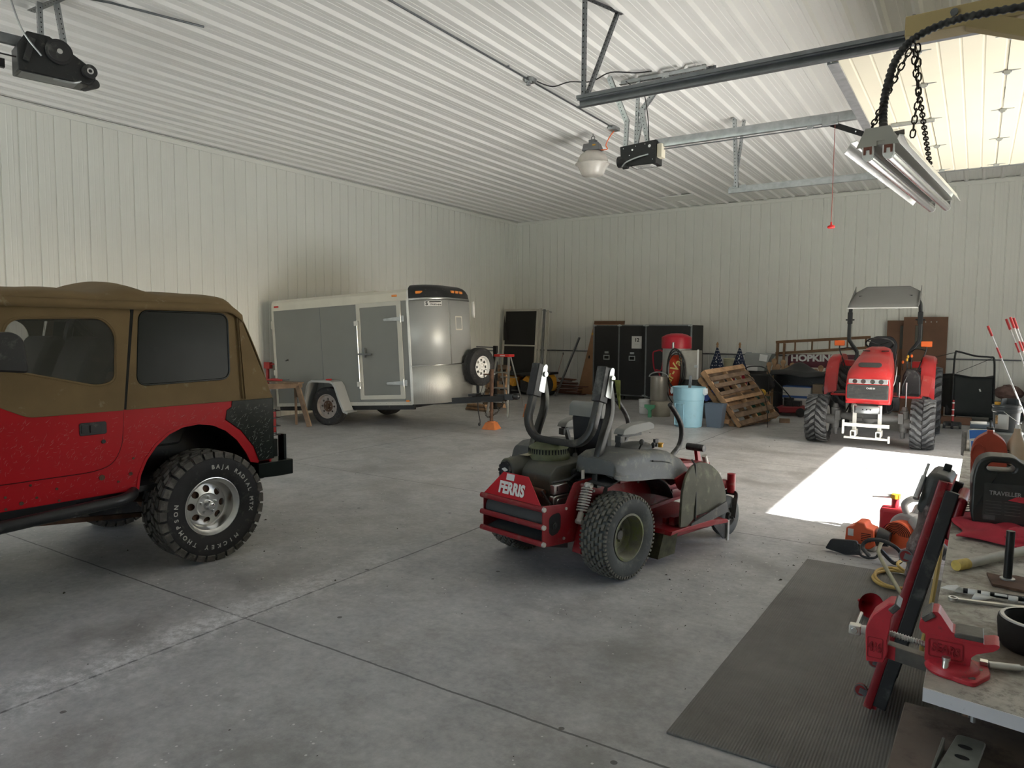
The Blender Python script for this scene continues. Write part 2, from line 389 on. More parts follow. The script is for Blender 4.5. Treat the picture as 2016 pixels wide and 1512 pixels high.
# outer shell so that no light leaks round the sheets
m = MB(); T = .12
m.bb(WX0 - T, WX0 - .025, WY0 - T, WY1 + T, -.16, CZ + T); structure(m.build('wall_left', K['steel_wall']))
m = MB(); m.bb(WX0 - T, WX1 + T, WY1 + .025, WY1 + T, -.16, CZ + T); structure(m.build('wall_back', K['steel_wall']))
m = MB(); m.bb(WX0 - T, WX1 + T, WY0 - T, WY1 + T, CZ + .01, CZ + T); structure(m.build('ceiling', K['steel_wall']))
m = MB(); X0, X1 = WX1 + .025, WX1 + T
m.bb(X0, X1, WY0 - T, DR[0], -.16, CZ); m.bb(X0, X1, DR[1], WY1 + T, -.16, CZ); m.bb(X0, X1, DR[0], DR[1], 3.66, CZ); structure(m.build('wall_right', K['steel_wall']))
m = MB(); Y0, Y1 = WY0 - T, WY0 - .025; xs = [WX0 - T] + [v for a, b, h in DF for v in (a, b)] + [WX1 + T]
for i in range(0, len(xs), 2): m.bb(xs[i], xs[i + 1], Y0, Y1, -.16, CZ)
for a, b, h in DF: m.bb(a, b, Y0, Y1, h, CZ)
structure(m.build('wall_front', K['steel_wall']))
# trims
m = MB(); m.prism([(WX0, CZ - .02), (WX0 + .075, CZ - .02), (WX0 + .075, CZ - .027), (WX0 + .027, CZ - .027), (WX0 + .027, CZ - .10), (WX0, CZ - .10)], WY0, WY1, 'y'); structure(m.build('trim_1', K['steel_wall']))
m = MB(); m.prism([(WY1, CZ - .02), (WY1 - .075, CZ - .02), (WY1 - .075, CZ - .027), (WY1 - .027, CZ - .027), (WY1 - .027, CZ - .10), (WY1, CZ - .10)], WX0, WX1, 'x'); structure(m.build('trim_2', K['steel_wall']))
m = MB(); m.prism([(WX0, WY1), (WX0 + .06, WY1), (WX0 + .06, WY1 - .024), (WX0 + .024, WY1 - .024), (WX0 + .024, WY1 - .06), (WX0, WY1 - .06)], 0, CZ - .02, 'z'); structure(m.build('trim_3', K['steel_wall']))
# access hatch in the ceiling
m = MB(); m.ring(rrect(-6.3, 15.78, -5.45, 16.38, .005, 1), rrect(-6.25, 15.83, -5.50, 16.33, .004, 1), CZ - .048, CZ - .030, 'z'); m.bb(-6.25, -5.50, 15.83, 16.33, CZ - .042, CZ - .036)
structure(m.build('trim_4', K['ceil']))

# ------------------------------------------------------------------ overhead door (open, its underside seen)
K['door'] = mat('door_cream', (.66, .61, .48), .42, 0, .03, 1.5)
def door_profile():
    # path of the door skin: horizontal along x then curving down into the opening; (x, z)
    return [(-1.02, 3.72), (2.25, 3.72), (2.55, 3.66), (2.82, 3.45), (2.92, 3.15), (2.93, 3.06)]
dr = thing('door_1', None, None, (0, 0, 0)); structure(dr)
pth = door_profile(); L = [0]
for a, b in zip(pth, pth[1:]): L.append(L[-1] + math.hypot(b[0] - a[0], b[1] - a[1]))
def at(s):
    for i in range(len(L) - 1):
        if s <= L[i + 1] + 1e-9:
            t = (s - L[i]) / (L[i + 1] - L[i]); return (pth[i][0] * (1 - t) + pth[i + 1][0] * t, pth[i][1] * (1 - t) + pth[i + 1][1] * t)
    return pth[-1]
sec = 0.565; s0 = 0.0; k = 0
DY0, DY1 = DR[0] + .005, DR[1] - .005
while s0 < L[-1] - .05:
    s1 = min(s0 + sec - .006, L[-1]); m = MB(); nn = 4; up = []; 
    us = []
    for j in range(nn):
        a = s0 + (s1 - s0) * j / nn; w = (s1 - s0) / nn
        us += [(a, 0), (a + w - .022, 0), (a + w - .014, .006), (a + w - .006, .006)]
    us.append((s1, 0)); vs = []
    for s_, dd in us:
        x, z = at(s_); vs += [(x, DY0, z + dd), (x, DY1, z + dd), (x, DY1, z + .045), (x, DY0, z + .045)]
    n = len(us); fs = []
    for j in range(n - 1):
        for q in range(4): fs.append((4 * j + q, 4 * j + (q + 1) % 4, 4 * j + 4 + (q + 1) % 4, 4 * j + 4 + q))
    fs += [(0, 1, 2, 3), tuple(4 * (n - 1) + q for q in (3, 2, 1, 0))]
    m.add(vs, fs); m.build('door_section', K['door'], dr, ang=20)
    if k > 0:
        x, z = at(s0 - .003)
        for y in (DY0 + .12, 6.92, 8.05, 9.2, DY1 - .12):
            h = MB(); h.prism([(-.09, 0), (-.02, -.014), (0, -.02), (.02, -.014), (.09, 0), (.02, .012), (0, .03), (-.02, .012)], -.004, 0, 'z')
            h.cyl((-.03, 0, -.012), (.03, 0, -.012), .008, n=8); h.prism([(-.022, -.018), (.022, -.018), (0, .02)], -.03, 0, 'z')
            h.build('hinge', K['galv'], dr, loc=(x, y, z - .001), rot=(0, 0, PI / 2) if False else (0, 0, 0)).rotation_euler = (0, 0, 0)
    s0 += sec; k += 1
m = MB(); m.prism([(-1.05, 3.735), (-1.05, 3.70), (-.97, 3.70), (-.97, 3.712), (-1.035, 3.712), (-1.035, 3.735)], DY0, DY1, 'y'); m.build('stiffener', K['galv'], dr)
m = MB(); m.bb(-.80, -.43, 8.03, 8.07, 3.690, 3.718); m.build('operator_bracket', K['galv'], dr)
m = MB()
for y in (6.92, 9.2): m.cyl((-.98, y, 3.71), (1.8, y, 3.71), .003, n=6)
# ------------------------------------------------------------------ shared builders
def ray_poly(poly, c, a):
    """distance from c along angle a to the outline"""
    dx, dy = math.cos(a), math.sin(a); best = None; n = len(poly)
    for i in range(n):
        x1, y1 = poly[i][0] - c[0], poly[i][1] - c[1]; x2, y2 = poly[(i + 1) % n][0] - c[0], poly[(i + 1) % n][1] - c[1]
        ex, ey = x2 - x1, y2 - y1; den = dx * ey - dy * ex
        if abs(den) < 1e-12: continue
        t = (x1 * ey - y1 * ex) / den; s = (x1 * dy - y1 * dx) / den
        if t > 0 and -1e-6 <= s <= 1 + 1e-6 and (best is None or t < best): best = t
    return best or 0
def plate_hole(m, outer, inner, c, d0, d1, ax='y', n=24):
    A = sorted({round(math.atan2(p[1] - c[1], p[0] - c[0]) % (2 * PI), 5) for p in list(outer) + list(inner)} | {round(2 * PI * k / n, 5) for k in range(n)})
    O = [(c[0] + ray_poly(outer, c, a) * math.cos(a), c[1] + ray_poly(outer, c, a) * math.sin(a)) for a in A]
    I = [(c[0] + ray_poly(inner, c, a) * math.cos(a), c[1] + ray_poly(inner, c, a) * math.sin(a)) for a in A]
    m.ring(O, I, d0, d1, ax)
def wheel_disc(m, r0, r1, nh, rh, rc, y, t=.004, hole=None, sweep_in=0):
    """disc in the xz plane between radii r0 and r1 with nh holes"""
    for k in range(nh):
        a0 = 2 * PI * k / nh - PI / nh; a1 = a0 + 2 * PI / nh; am = (a0 + a1) / 2
        out = [(r1 * math.cos(a0 + (a1 - a0) * j / 6), r1 * math.sin(a0 + (a1 - a0) * j / 6)) for j in range(7)] + [(r0 * math.cos(a1 - (a1 - a0) * j / 6), r0 * math.sin(a1 - (a1 - a0) * j / 6)) for j in range(7)]
        c = (rc * math.cos(am), rc * math.sin(am))
        if hole: inn = [(c[0] + px * math.cos(am) - py * math.sin(am), c[1] + px * math.sin(am) + py * math.cos(am)) for px, py in hole]
        else: inn = [(c[0] + rh * math.cos(2 * PI * j / 12), c[1] + rh * math.sin(2 * PI * j / 12)) for j in range(12)]
        plate_hole(m, out, inn, c, y, y + t, 'y', 16)
def tyre(name_parent, R, ri, w, kind, side=1, bulge=0.0, mt=None, mtt=None):
    """tyre centred on the parent's axle; axis along y; returns tyre object"""
    h = R - ri; hw = w / 2; m = MB()
    pr = [(ri, hw * .78), (ri + .012, hw * .86), (ri + h * .35, hw * (1 + bulge)), (ri + h * .62, hw * (1 + bulge)), (R - h * .22, hw * .97), (R - h * .12, hw * .88)]
    tr = R - (h * .12 if kind in ('at', 'lug', 'turf') else .004)
    pr = pr + [(tr, hw * .80), (tr + (.0 if kind != 'turf' else .003), 0)]
    full = [(r, -y) for r, y in pr] + [(r, y) for r, y in pr[-2::-1]]
    m.lathe(full, ax='y', n=56); t = m.build('tyre', mt or K['rub'], name_parent, ang=50)
    b = MB()
    def blk(a, y0, y1, r0, r1, da, sk=0, da2=None):
        vs = []; da2 = da2 if da2 is not None else da
        for r in (r0, r1):
            f = 1 if r == r0 else .86
            for (yy, s, d) in ((y0, -1, da), (y0, 1, da), (y1, 1, da2), (y1, -1, da2)):
                aa = a + s * d / 2 * f + (0 if yy == y0 else sk); ym = (y0 + y1) / 2; y_ = ym + (yy - ym) * f
                vs.append((r * math.cos(aa), y_, r * math.sin(aa)))
        b.add(vs, [(0, 1, 2, 3), (4, 7, 6, 5), (0, 4, 5, 1), (1, 5, 6, 2), (2, 6, 7, 3), (3, 7, 4, 0)])
    if kind == 'at':
        N = 30
        for k in range(N):
            a = 2 * PI * k / N
            for j, yc in enumerate((-.55, -.18, .18, .55)): blk(a + (j % 2) * PI / N, (yc - .155) * hw, (yc + .155) * hw, tr - .004, R, 2 * PI / N * .80, .05 * (1 if yc > 0 else -1))
            for s in (-1, 1):
                aa = a + (PI / N if s > 0 else 0); d = 2 * PI / N * .78; vs = []
                for (r, y) in ((tr - .006, .76), (R, .76), (R - .002, .96), (R - h * .22, 1.02), (R - h * .26, .96)):
                    for q in (-1, 1): vs.append((r * math.cos(aa + q * d / 2), s * y * hw, r * math.sin(aa + q * d / 2)))
                b.add(vs, [(0, 1, 3, 2), (2, 3, 5, 4), (4, 5, 7, 6), (6, 7, 9, 8), (8, 9, 1, 0), (0, 2, 4, 6, 8), (1, 3, 5, 7, 9)])
    elif kind == 'lug':
        N = 21
        for k in range(N):
            a = 2 * PI * k / N
            for s in (-1, 1):
                a2 = a + (PI / N if s > 0 else 0); vs = []; pts_ = [(.04, 0, R), (.35, -.08, R + .002), (.62, -.22, R), (1.0, -.30, R - h * .06), (1.04, -.31, R - h * .30)]
                rings = []
                for yy, da, rr in pts_:
                    d = .155 * (1 if yy < .9 else .9); ring_ = []
                    for r, q in ((tr - .012, -1.35), (rr, -.8), (rr, .8), (tr - .012, 1.35)):
                        if yy > 1.01: r = min(r, rr + .004) if r > rr else rr - .02
                        aa = a2 + da * 1.1 + q * d / 2; ring_.append((r * math.cos(aa), s * yy * hw, r * math.sin(aa)))
                    rings.append(ring_)
                b.loft(rings)
    elif kind == 'turf':
        N = 30
        for k in range(N):
            a = 2 * PI * k / N
            for j in range(6):
                yc = -.70 + .28 * j; blk(a + (j % 2) * PI / N * .9, (yc - .115) * hw, (yc + .115) * hw, tr - .002, R - .02 * (abs(yc)) ** 2 * .5, 2 * PI / N * .74, .016)
        for k in range(N * 2):
            a = PI * k / N
            for s in (-1, 1): blk(a, s * .86 * hw, s * 1.0 * hw, R - h * .24, R - h * .10, PI / N * .55, 0)
    else:
        for yc in (-.6, -.2, .2, .6): b.lathe([(tr - .002, (yc - .17) * hw), (R, (yc - .15) * hw), (R, (yc + .15) * hw), (tr - .002, (yc + .17) * hw)], ax='y', n=56)
    tr_ = b.build('tread', mtt or K['tread'], t, ang=30)
    return t
def bolts(m, pts, r, h, ax='y', n=6):
    for p in pts:
        p = Vector(p); d = {'x': Vector((h, 0, 0)), 'y': Vector((0, h, 0)), 'z': Vector((0, 0, h))}[ax]; m.cyl(p, p + d, r, r * .9, n)
def perf(parent, name, a, b, w, h, up, mt, sp=.05, hr=.007, label=None):
    """slotted angle iron from a to b"""
    m = MB(); t = .004
    m.sweep([a, b], [(-w / 2, -h / 2), (w / 2, -h / 2), (w / 2, -h / 2 + t), (-w / 2 + t, -h / 2 + t), (-w / 2 + t, h / 2), (-w / 2, h / 2)], up)
    o = m.build(name, mt, parent); 
    A, B = Vector(a), Vector(b); T = (B - A); Ln = T.length; T.normalize(); U = Vector(up); U = (U - T * U.dot(T)).normalized(); S = T.cross(U)
    hm = MB(); n = int(Ln / sp)
    for k in range(n):
        c = A + T * (sp * (k + .5))
        for q, ax_, nn in ((c + S * (w * .08) - U * (h / 2 + .0008), S, U), (c - S * (w / 2 + .0008) + U * (h * .08), U, S)):
            hm.add([q + (T * math.cos(j * PI / 3) * hr * 1.2 + ax_ * math.sin(j * PI / 3) * hr) for j in range(6)], [tuple(range(6))])
    hm.build('punched_hole', K['hole'], o, weld=False)['kind'] = 'stuff'
    return o
K['hole'] = mat('hole_black', (.008, .008, .008), .9, 0, 0)
K['hole2'] = K['hole']

# ------------------------------------------------------------------ door tracks
def track_sec(w=.05, h=.07): return [(-w / 2, -h / 2), (w / 2, -h / 2), (w / 2, -h / 2 + .012), (w / 2 - .004, -h / 2 + .012), (w / 2 - .004, -h / 2 + .004), (-w / 2 + .004, -h / 2 + .004), (-w / 2 + .004, h / 2 - .004), (w / 2 - .004, h / 2 - .004), (w / 2 - .004, h / 2 - .012), (w / 2, h / 2 - .012), (w / 2, h / 2), (-w / 2, h / 2)]
def track(y, flip, label, loc):
    t = thing('door_track', label, 'door track', (0, y, 0), group=None)
    m = MB(); sec = [(a * flip, b) for a, b in track_sec()]
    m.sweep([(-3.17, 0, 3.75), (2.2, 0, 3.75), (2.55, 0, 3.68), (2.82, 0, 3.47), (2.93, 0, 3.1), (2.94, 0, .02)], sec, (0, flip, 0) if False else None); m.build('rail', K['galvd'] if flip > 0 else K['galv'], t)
    m = MB(); m.bar((-3.17, -.03 * flip, 3.80), (2.6, -.03 * flip, 3.80), .03, .03); m.build('angle_bar', K['galvd'] if flip > 0 else K['galv'], t)
    return t
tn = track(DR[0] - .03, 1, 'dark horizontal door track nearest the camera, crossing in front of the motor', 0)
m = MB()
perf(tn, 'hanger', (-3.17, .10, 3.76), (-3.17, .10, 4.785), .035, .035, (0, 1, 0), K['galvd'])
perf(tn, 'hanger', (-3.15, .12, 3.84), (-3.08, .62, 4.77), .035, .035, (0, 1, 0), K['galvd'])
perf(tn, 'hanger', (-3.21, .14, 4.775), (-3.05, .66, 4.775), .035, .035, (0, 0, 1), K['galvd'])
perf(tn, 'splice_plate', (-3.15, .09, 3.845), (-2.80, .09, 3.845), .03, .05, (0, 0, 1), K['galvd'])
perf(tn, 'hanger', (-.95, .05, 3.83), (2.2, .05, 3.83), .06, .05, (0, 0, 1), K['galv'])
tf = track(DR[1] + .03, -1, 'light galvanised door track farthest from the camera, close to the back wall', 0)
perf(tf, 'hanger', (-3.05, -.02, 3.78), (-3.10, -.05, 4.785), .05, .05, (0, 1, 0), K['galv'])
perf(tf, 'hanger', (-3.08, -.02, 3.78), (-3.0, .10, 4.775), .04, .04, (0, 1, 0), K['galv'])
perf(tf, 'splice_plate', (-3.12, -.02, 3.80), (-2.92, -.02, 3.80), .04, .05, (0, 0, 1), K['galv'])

# ------------------------------------------------------------------ door opener seen whole
op = thing('door_opener', 'black chain drive door motor hung beside the white dome lamp', 'garage door opener', (-3.55, 8.3, 3.93))
m = MB(); m.prism([(-.23, .0), (.24, .03), (.24, -.25), (-.10, -.25), (-.22, -.12)], -.10, .11, 'y'); m.build('housing', K['blk'], op, bevel=.008)
m = MB(); m.cyl((-.10, 0, -.16), (-.29, 0, -.16), .07, n=24); m.cyl((-.29, 0, -.16), (-.30, 0, -.16), .035, n=16); m.cyl((-.20, -.06, -.24), (-.13, -.06, -.24), .03); m.build('motor', K['blkp'], op, bevel=.004)
m = MB(); m.cyl((-.302, 0, -.16), (-.306, 0, -.16), .014, n=12); m.cyl((-.06, -.1, -.06), (-.06, -.108, -.06), .012, n=10); m.cyl((.16, -.1, -.04), (.16, -.106, -.04), .018, n=12); bolts(m, [(x, -.1, z) for x, z in ((-.18, -.03), (-.02, -.02), (.1, -.01), (-.1, -.12), (.2, -.2))], .007, -.004); m.each('bolt', K['chrome'], op)
m = MB(); m.box((.275, -.02, -.10), (.06, .12, .16)); m.build('terminal_cover', K['yel_pale'] if 'yel_pale' in K else K['door'], op, bevel=.004)
m = MB(); m.box((.06, -.01, -.2525), (.26, .15, .003)); m.build('rating_label', K['lbl'], op)
m = MB()
for k in range(7): m.box((.06, -.07 + .02 * k, -.2545), (.22 - .03 * (k % 3), .006, .001))
m.each('label_print', K['hole'], op)
m = MB(); m.tube(smooth_path([(-.2, -.09, -.24), (-.12, -.13, -.2), (.02, -.125, -.16), (.15, -.115, -.14)]), .009); m.build('conduit_whip', K['galv'], op)
m = MB(); m.tube(smooth_path([(.14, -.08, .02), (.13, -.10, .3), (.06, -.1, .62), (-.10, -.06, .72), (-.2, -.02, .80)]), .006); m.build('power_cord', K['blkp'], op)
# rail and trolley
m = MB(); m.rbar([(.2, 0, .0), (6.45, 0, .0)], .055, .10); m.build('rail', K['galv'], op)
m = MB(); m.bar((.24, 0, -.075), (2.2, 0, -.075), .012, .012); m.build('chain', K['galvd'], op)
m = MB(); m.box((2.15, 0, -.03), (.16, .07, .09)); m.box((1.95, 0, -.055), (.06, .04, .05)); m.each('trolley', K['galv'], op, bevel=.005)
m = MB(); m.bar((2.16, 0, -.06), (2.62, 0, -.28), .012, .055, (0, 0, 1)); m.bar((2.60, 0, -.26), (2.85, 0, -.24), .012, .05, (0, 0, 1)); m.each('door_arm', K['blk'], op)
m = MB(); bolts(m, [(x, -.008, -.06 - (x - 2.16) * .478) for x in (2.40, 2.5, 2.56)], .009, -.004, 'y', 8); m.each('arm_bolt', K['chrome'], op)
cord = MB(); cord.tube([(2.2, -.02, -.06), (2.2, -.02, -1.10)], .0035, 6); c = cord.build('pull_cord', mat('cord_red', (.35, .10, .08), .7), op)
m = MB(); m.lathe([(0, -1.09), (.008, -1.09), (.010, -1.12), (.035, -1.13), (.04, -1.145), (.03, -1.155), (0, -1.155)], (2.2, -.02, 0), n=12); m.build('pull_handle', mat('handle_red', (.6, .02, .02), .5), c)
# hanging frame
for a, b, w in (((-.20, 0, -.02), (-.17, -.03, .34), .05), ((-.17, -.02, .3), (-.38, -.12, .855), .06), ((.10, 0, 0), (.02, -.02, .42), .05), ((-.08, .04, .0), (.02, .03, .45), .045), ((-.02, 0, .40), (.34, .0, .80), .05), ((-.05, .04, .38), (.30, .05, .80), .05), ((-.08, .04, .0), (-.04, .0, .80), .04)):
    perf(op, 'hanger', a, b, w, w * .8, (0, 1, 0), K['galv'], .045, .006)
perf(op, 'ceiling_bar', (-.28, -.02, .80), (.78, .02, .80), .06, .06, (0, 0, 1), K['galv'])
perf(op, 'ceiling_bar', (-.24, .10, .83), (.86, .14, .83), .05, .04, (0, 0, 1), K['galvd'])

# second opener, top left of the picture; its rail runs to the front wall
o2 = thing('door_opener', 'black chain drive door motor at the top left of the ceiling, large round pulley showing', 'garage door opener', (-7.55, 3.45, 4.28), -12)
m = MB(); m.prism([(-.20, .12), (-.02, .12), (.36, -.10), (.36, -.19), (.30, -.25), (-.28, -.25), (-.28, -.02)], -.14, .12, 'x'); m.build('housing', K['blk'], o2, bevel=.01)
m = MB(); m.cyl((.12, .05, -.01), (.145, .05, -.01), .115, n=32); m.cyl((.145, .05, -.01), (.15, .05, -.01), .095, .09, n=32); m.cyl((.12, .30, -.13), (.165, .30, -.13), .065, n=24); m.cyl((-.08, .30, -.22), (.10, .36, -.22), .045, n=16); m.each('pulley', K['blkp'], o2)
m = MB(); m.cyl((.15, .05, -.01), (.165, .05, -.01), .03, .024, n=16); m.lathe([(.016, .166), (.03, .166), (.03, .172), (.016, .172)], (0, .30, -.13), 'x', 16); m.cyl((.12, -.17, .05), (.13, -.17, .05), .012); m.each('pulley_hub', K['chrome'], o2)
m = MB(); m.box((0, -.02, -.2515), (.20, .46, .003)); m.build('cover_plate', K['galvd'], o2)
m = MB(); m.bar((.135, -.16, .06), (.135, -.22, -.16), .02, .05, (0, 1, 0)); m.build('strap_bracket', K['blkp'], o2, bevel=.003)
m = MB(); m.rbar([(0, -.2, .04), (0, -7.4, .04)], .055, .09); m.build('rail', K['galvd'], o2)
m = MB(); m.bar((.05, -.26, -.12), (.06, -7.4, -.10), .012, .012); m.build('chain', K['blkp'], o2)
m = MB(); m.tube(smooth_path([(.18, -.30, .48), (.10, -.32, .42), (.15, -.24, .1), (.16, -.10, -.09)]), .008); m.tube(smooth_path([(.1, .28, -.2), (.12, .16, -.262), (.1, -.0, -.26)]), .01); m.build('power_cord', K['galv'], o2)
for a, b in (((-.02, -.06, -.02), (-.04, -.06, .46)), ((.08, .12, -.02), (.06, .06, .47))): perf(o2, 'hanger', a, b, .05, .045, (0, 1, 0), K['galv'], .045, .006)
perf(o2, 'ceiling_bar', (-.28, -.08, .47), (.48, .12, .47), .07, .05, (0, 0, 1), K['galvd'])
m = MB(); m.box((-.30, -.36, -.10), (.05, .10, .08)); m.tube(smooth_path([(-.30, -.4, -.08), (-.32, -.6, -.02), (-.3, -.9, .02)]), .005); m.build('limit_box', K['blkp'], o2)

# ------------------------------------------------------------------ electrical runs on the ceiling
zc = CZ - .035
ec = thing('ceiling_conduit', 'thin grey electrical conduit running along the ceiling ribs to a junction box', 'conduit', (-4.78, 0, zc))
m = MB(); m.tube([(0, -4.1, 0), (0, 10.1, 0)], .011, 8); m.build('pipe', K['galvd'], ec)
m = MB(); m.box((0, 7.72, 0), (.11, .11, .05)); m.cyl((-.03, 7.72, -.02), (-.03, 7.72, -.05), .03); m.cyl((.02, 7.68, -.02), (.02, 7.68, -.045), .02); m.build('junction_box', K['galv'], ec, bevel=.003)
m = MB(); m.box((0, 10.15, -.01), (.12, .17, .05)); m.build('junction_box', K['galv'], ec, bevel=.004)
m = MB()
for y in (1, 3.1, 5.2, 7.2, 9.0): m.box((0, y, .01), (.05, .015, .02))
m.each('strap', K['galv'], ec)
pc = thing('power_cable', 'black cable drooping under the ceiling from junction box towards the door motor', 'cable', (-4.7, 7.74, zc))
m = MB(); m.tube(smooth_path([(0, 0, -.02), (.12, .18, -.05), (.35, .20, -.03), (.62, .25, -.06), (.9, .2, -.02), (1.12, .42, .0), (1.3, .5, .01)]), .008); m.build('cable', K['blkp'], pc)
jb = thing('junction_box', 'small square metal junction box above the top left door motor', 'junction box', (-7.36, 3.30, CZ - .05))
m = MB(); m.box((0, 0, 0), (.12, .12, .07)); m.build('box', K['galvd'], jb, bevel=.004)
m = MB(); m.tube([(.06, .0, 0), (.3, .5, .01), (.55, 1.3, .015)], .012); m.build('conduit', K['galvd'], jb)

# ------------------------------------------------------------------ dome lamp
K['prism'] = mat('prismatic_glass', (.80, .76, .70), .22, 0, .04, 12, .35, 40, trans=.35)
K['yel_pale'] = mat('pale_yellow', (.62, .52, .25), .5, 0, .05)
hl = thing('dome_lamp', 'pendant dome lamp with prismatic glass bowl hanging from the ribbed ceiling', 'lamp', (-5.19, 10.26, 0))
m = MB(); m.tube([(0, 0, 4.79), (0, 0, 4.73)], .006); m.lathe([(.03 * math.cos(a), .008 * math.sin(a)) for a in [0]], n=3) if False else None
m.tube([(0.0 + .03 * math.cos(a), 0, 4.70 + .03 * math.sin(a)) for a in [PI * 2 * k / 12 for k in range(12)]], .006, 6, closed=True, up=(0, 1, 0)); m.build('hook', K['blk'], hl)
m = MB(); m.hexa([(-.15, -.09, 4.50), (.15, -.09, 4.50), (.15, .09, 4.50), (-.15, .09, 4.50)], [(-.13, -.08, 4.61), (.13, -.08, 4.61), (.10, .08, 4.61), (-.10, .08, 4.61)]); m.box((.0, 0, 4.63), (.11, .10, .08)); m.build('ballast', K['galvd'], hl, bevel=.006)
m = MB(); m.box((.06, -.088, 4.57), (.05, .006, .02), rotm(x=-5)); m.build('warning_label', K['yel'], hl)
m = MB(); m.lathe([(.06, 4.51), (.12, 4.495), (.19, 4.44), (.235, 4.37), (.25, 4.31), (.275, 4.298), (.275, 4.29), (.24, 4.285), (.235, 4.29), (.22, 4.37), (.17, 4.43), (.06, 4.48)], n=40); m.build('dome', K['prism'], hl, ang=60)
m = MB(); m.lathe([(.268, 4.296), (.22, 4.24), (.185, 4.16), (.17, 4.125), (.10, 4.112), (0, 4.11)], n=40); m.build('lens', K['prism'], hl, ang=60)
m = MB(); m.cyl((0, 0, 4.49), (0, 0, 4.36), .035); m.ell((0, 0, 4.27), (.05, .05, .10)); m.build('bulb', K['white'], hl)
m = MB(); m.tube(smooth_path([(.42, -.08, 4.75), (.33, -.06, 4.68), (.24, -.03, 4.56), (.25, 0, 4.50), (.14, 0, 4.50)]), .008); m.build('orange_cord', K['orange'], hl)

# ------------------------------------------------------------------ fluorescent shop light
K['reflect'] = mat('mirror_reflector', (.90, .90, .88), .32, .7, .03, 6, .5, 14)
K['tube'] = mat('bare_tube', (.86, .84, .84), .13, .55, .02, 10)
K['fixgrey'] = mat('fixture_grey', (.36, .35, .31), .55, 0, .06)
fx = thing('shop_light', 'hanging two tube fluorescent shop light with mirror reflectors over the bench', 'lamp', (-.275, 2.50, 2.245), 0, rot=(math.radians(.3), 0, math.radians(-5.4)))
m = MB(); FL = 1.235
m.prism([(-.045, .045), (.025, .045), (.052, -.012), (.012, -.012), (.012, .003), (-.012, .003), (-.012, -.012), (-.070, -.012)], 0, .004, 'y'); m.prism([(-.040, .043), (.020, .043), (.045, -.008), (-.063, -.008)], .004, FL, 'y'); m.build('housing', K['fixgrey'], fx)
def refl(x0, x1, sgn):
    m = MB(); prf = [(x0, -.006), (x0 + (x1 - x0) * .35, .016), (x0 + (x1 - x0) * .7, .012), (x1, -.014), (x1 + .004 * sgn, -.018)]
    prf = prf + [(a, b + .003) for a, b in reversed(prf)]; m.prism(prf, .02, FL - .01, 'y'); return m
refl(-.055, -.105, -1).build('reflector', K['reflect'], fx)
refl(.035, .070, 1).build('reflector', K['reflect'], fx)
for x in (-.036, .022):
    m = MB(); m.cyl((x, .012, -.038), (x, FL - .012, -.038), .0165, n=24); m.build('fluorescent_tube', K['tube'], fx)
    for y in (.006, FL - .006):
        m = MB(); m.prism([(x - .016, -.012), (x + .016, -.012), (x + .016, -.038)] + arc(x, -.038, .016, 0, -180, 8)[1:], y - .006, y + .006, 'y'); s = m.build('socket', K['white'], fx)
        m = MB(); m.prism([(x - .012, -.012), (x + .012, -.012), (x + .012, -.036), (x + .006, -.036), (x + .005, -.022), (x - .005, -.022), (x - .006, -.036), (x - .012, -.036)], y - .0075 if y < .1 else y + .006, y - .006 if y < .1 else y + .0075, 'y'); m.build('contact', mat('contact_brown', (.16, .05, .03), .5) if 'cb' not in K else K['cb'], s)
# ribbed flexible conduit and chains
pth = smooth_path([(-.275, 2.58, 2.29), (-.285, 2.62, 2.36), (-.282, 2.66, 2.45), (-.262, 2.70, 2.55), (-.213, 2.71, 2.61), (-.116, 2.72, 2.645), (-.009, 2.73, 2.652), (.15, 2.74, 2.65), (.45, 2.75, 2.64)], 24)
rad = [.0135 if (i // 2) % 2 else .0105 for i in range(len(pth))]
m = MB(); m.tube(pth, rad, 10); adopt(m.build('flexible_conduit', K['blkp'], ang=60), fx)
def chain(name, label, pts, link=.028, r=.0028, grp=None, cat='chain', mt=None):
    P = smooth_path(pts, 8); m = MB(); acc = [0]
    for a, b in zip(P, P[1:]): acc.append(acc[-1] + (b - a).length)
    n = max(2, int(acc[-1] / (link * .78)))
    for k in range(n):
        s = acc[-1] * (k + .5) / n; i = 0
        while i < len(acc) - 2 and acc[i + 1] < s: i += 1
        t = (s - acc[i]) / max(1e-6, acc[i + 1] - acc[i]); c = P[i].lerp(P[i + 1], t); T = (P[i + 1] - P[i]).normalized()
        side = T.cross(Vector((0, 1, 0) if abs(T.y) < .8 else (1, 0, 0))).normalized(); oth = T.cross(side)
        if k % 2: side, oth = oth, side
        hw = link * .26; hl = link * .5 - hw
        m.tube([c + T * (hl if q < 4 else -hl) + T * hw * math.cos(PI * ((q % 4) / 3) - (PI / 2 if q < 4 else -PI / 2)) * (1) + side * hw * math.sin(PI * ((q % 4) / 3) - (PI / 2 if q < 4 else -PI / 2)) for q in range(8)], r, 5, closed=True, up=oth)
    o = m.build(name, mt or K['rust2'], ang=60)
    if name == 'chain': adopt(o, fx)
    return o
K['rust2'] = mat('dark_chain', (.045, .038, .030), .45, .8, .2, 30)
chain('chain', 'dark chain running along the black ribbed conduit to the near end of the shop light', [(-.222, 2.70, 2.575), (-.262, 2.68, 2.48), (-.292, 2.62, 2.38), (-.31, 2.56, 2.30)])
chain('chain', 'loose dark chain end dangling free beside the shop light', [(-.205, 2.74, 2.60), (-.198, 2.77, 2.45), (-.205, 2.77, 2.38), (-.210, 2.77, 2.31)])
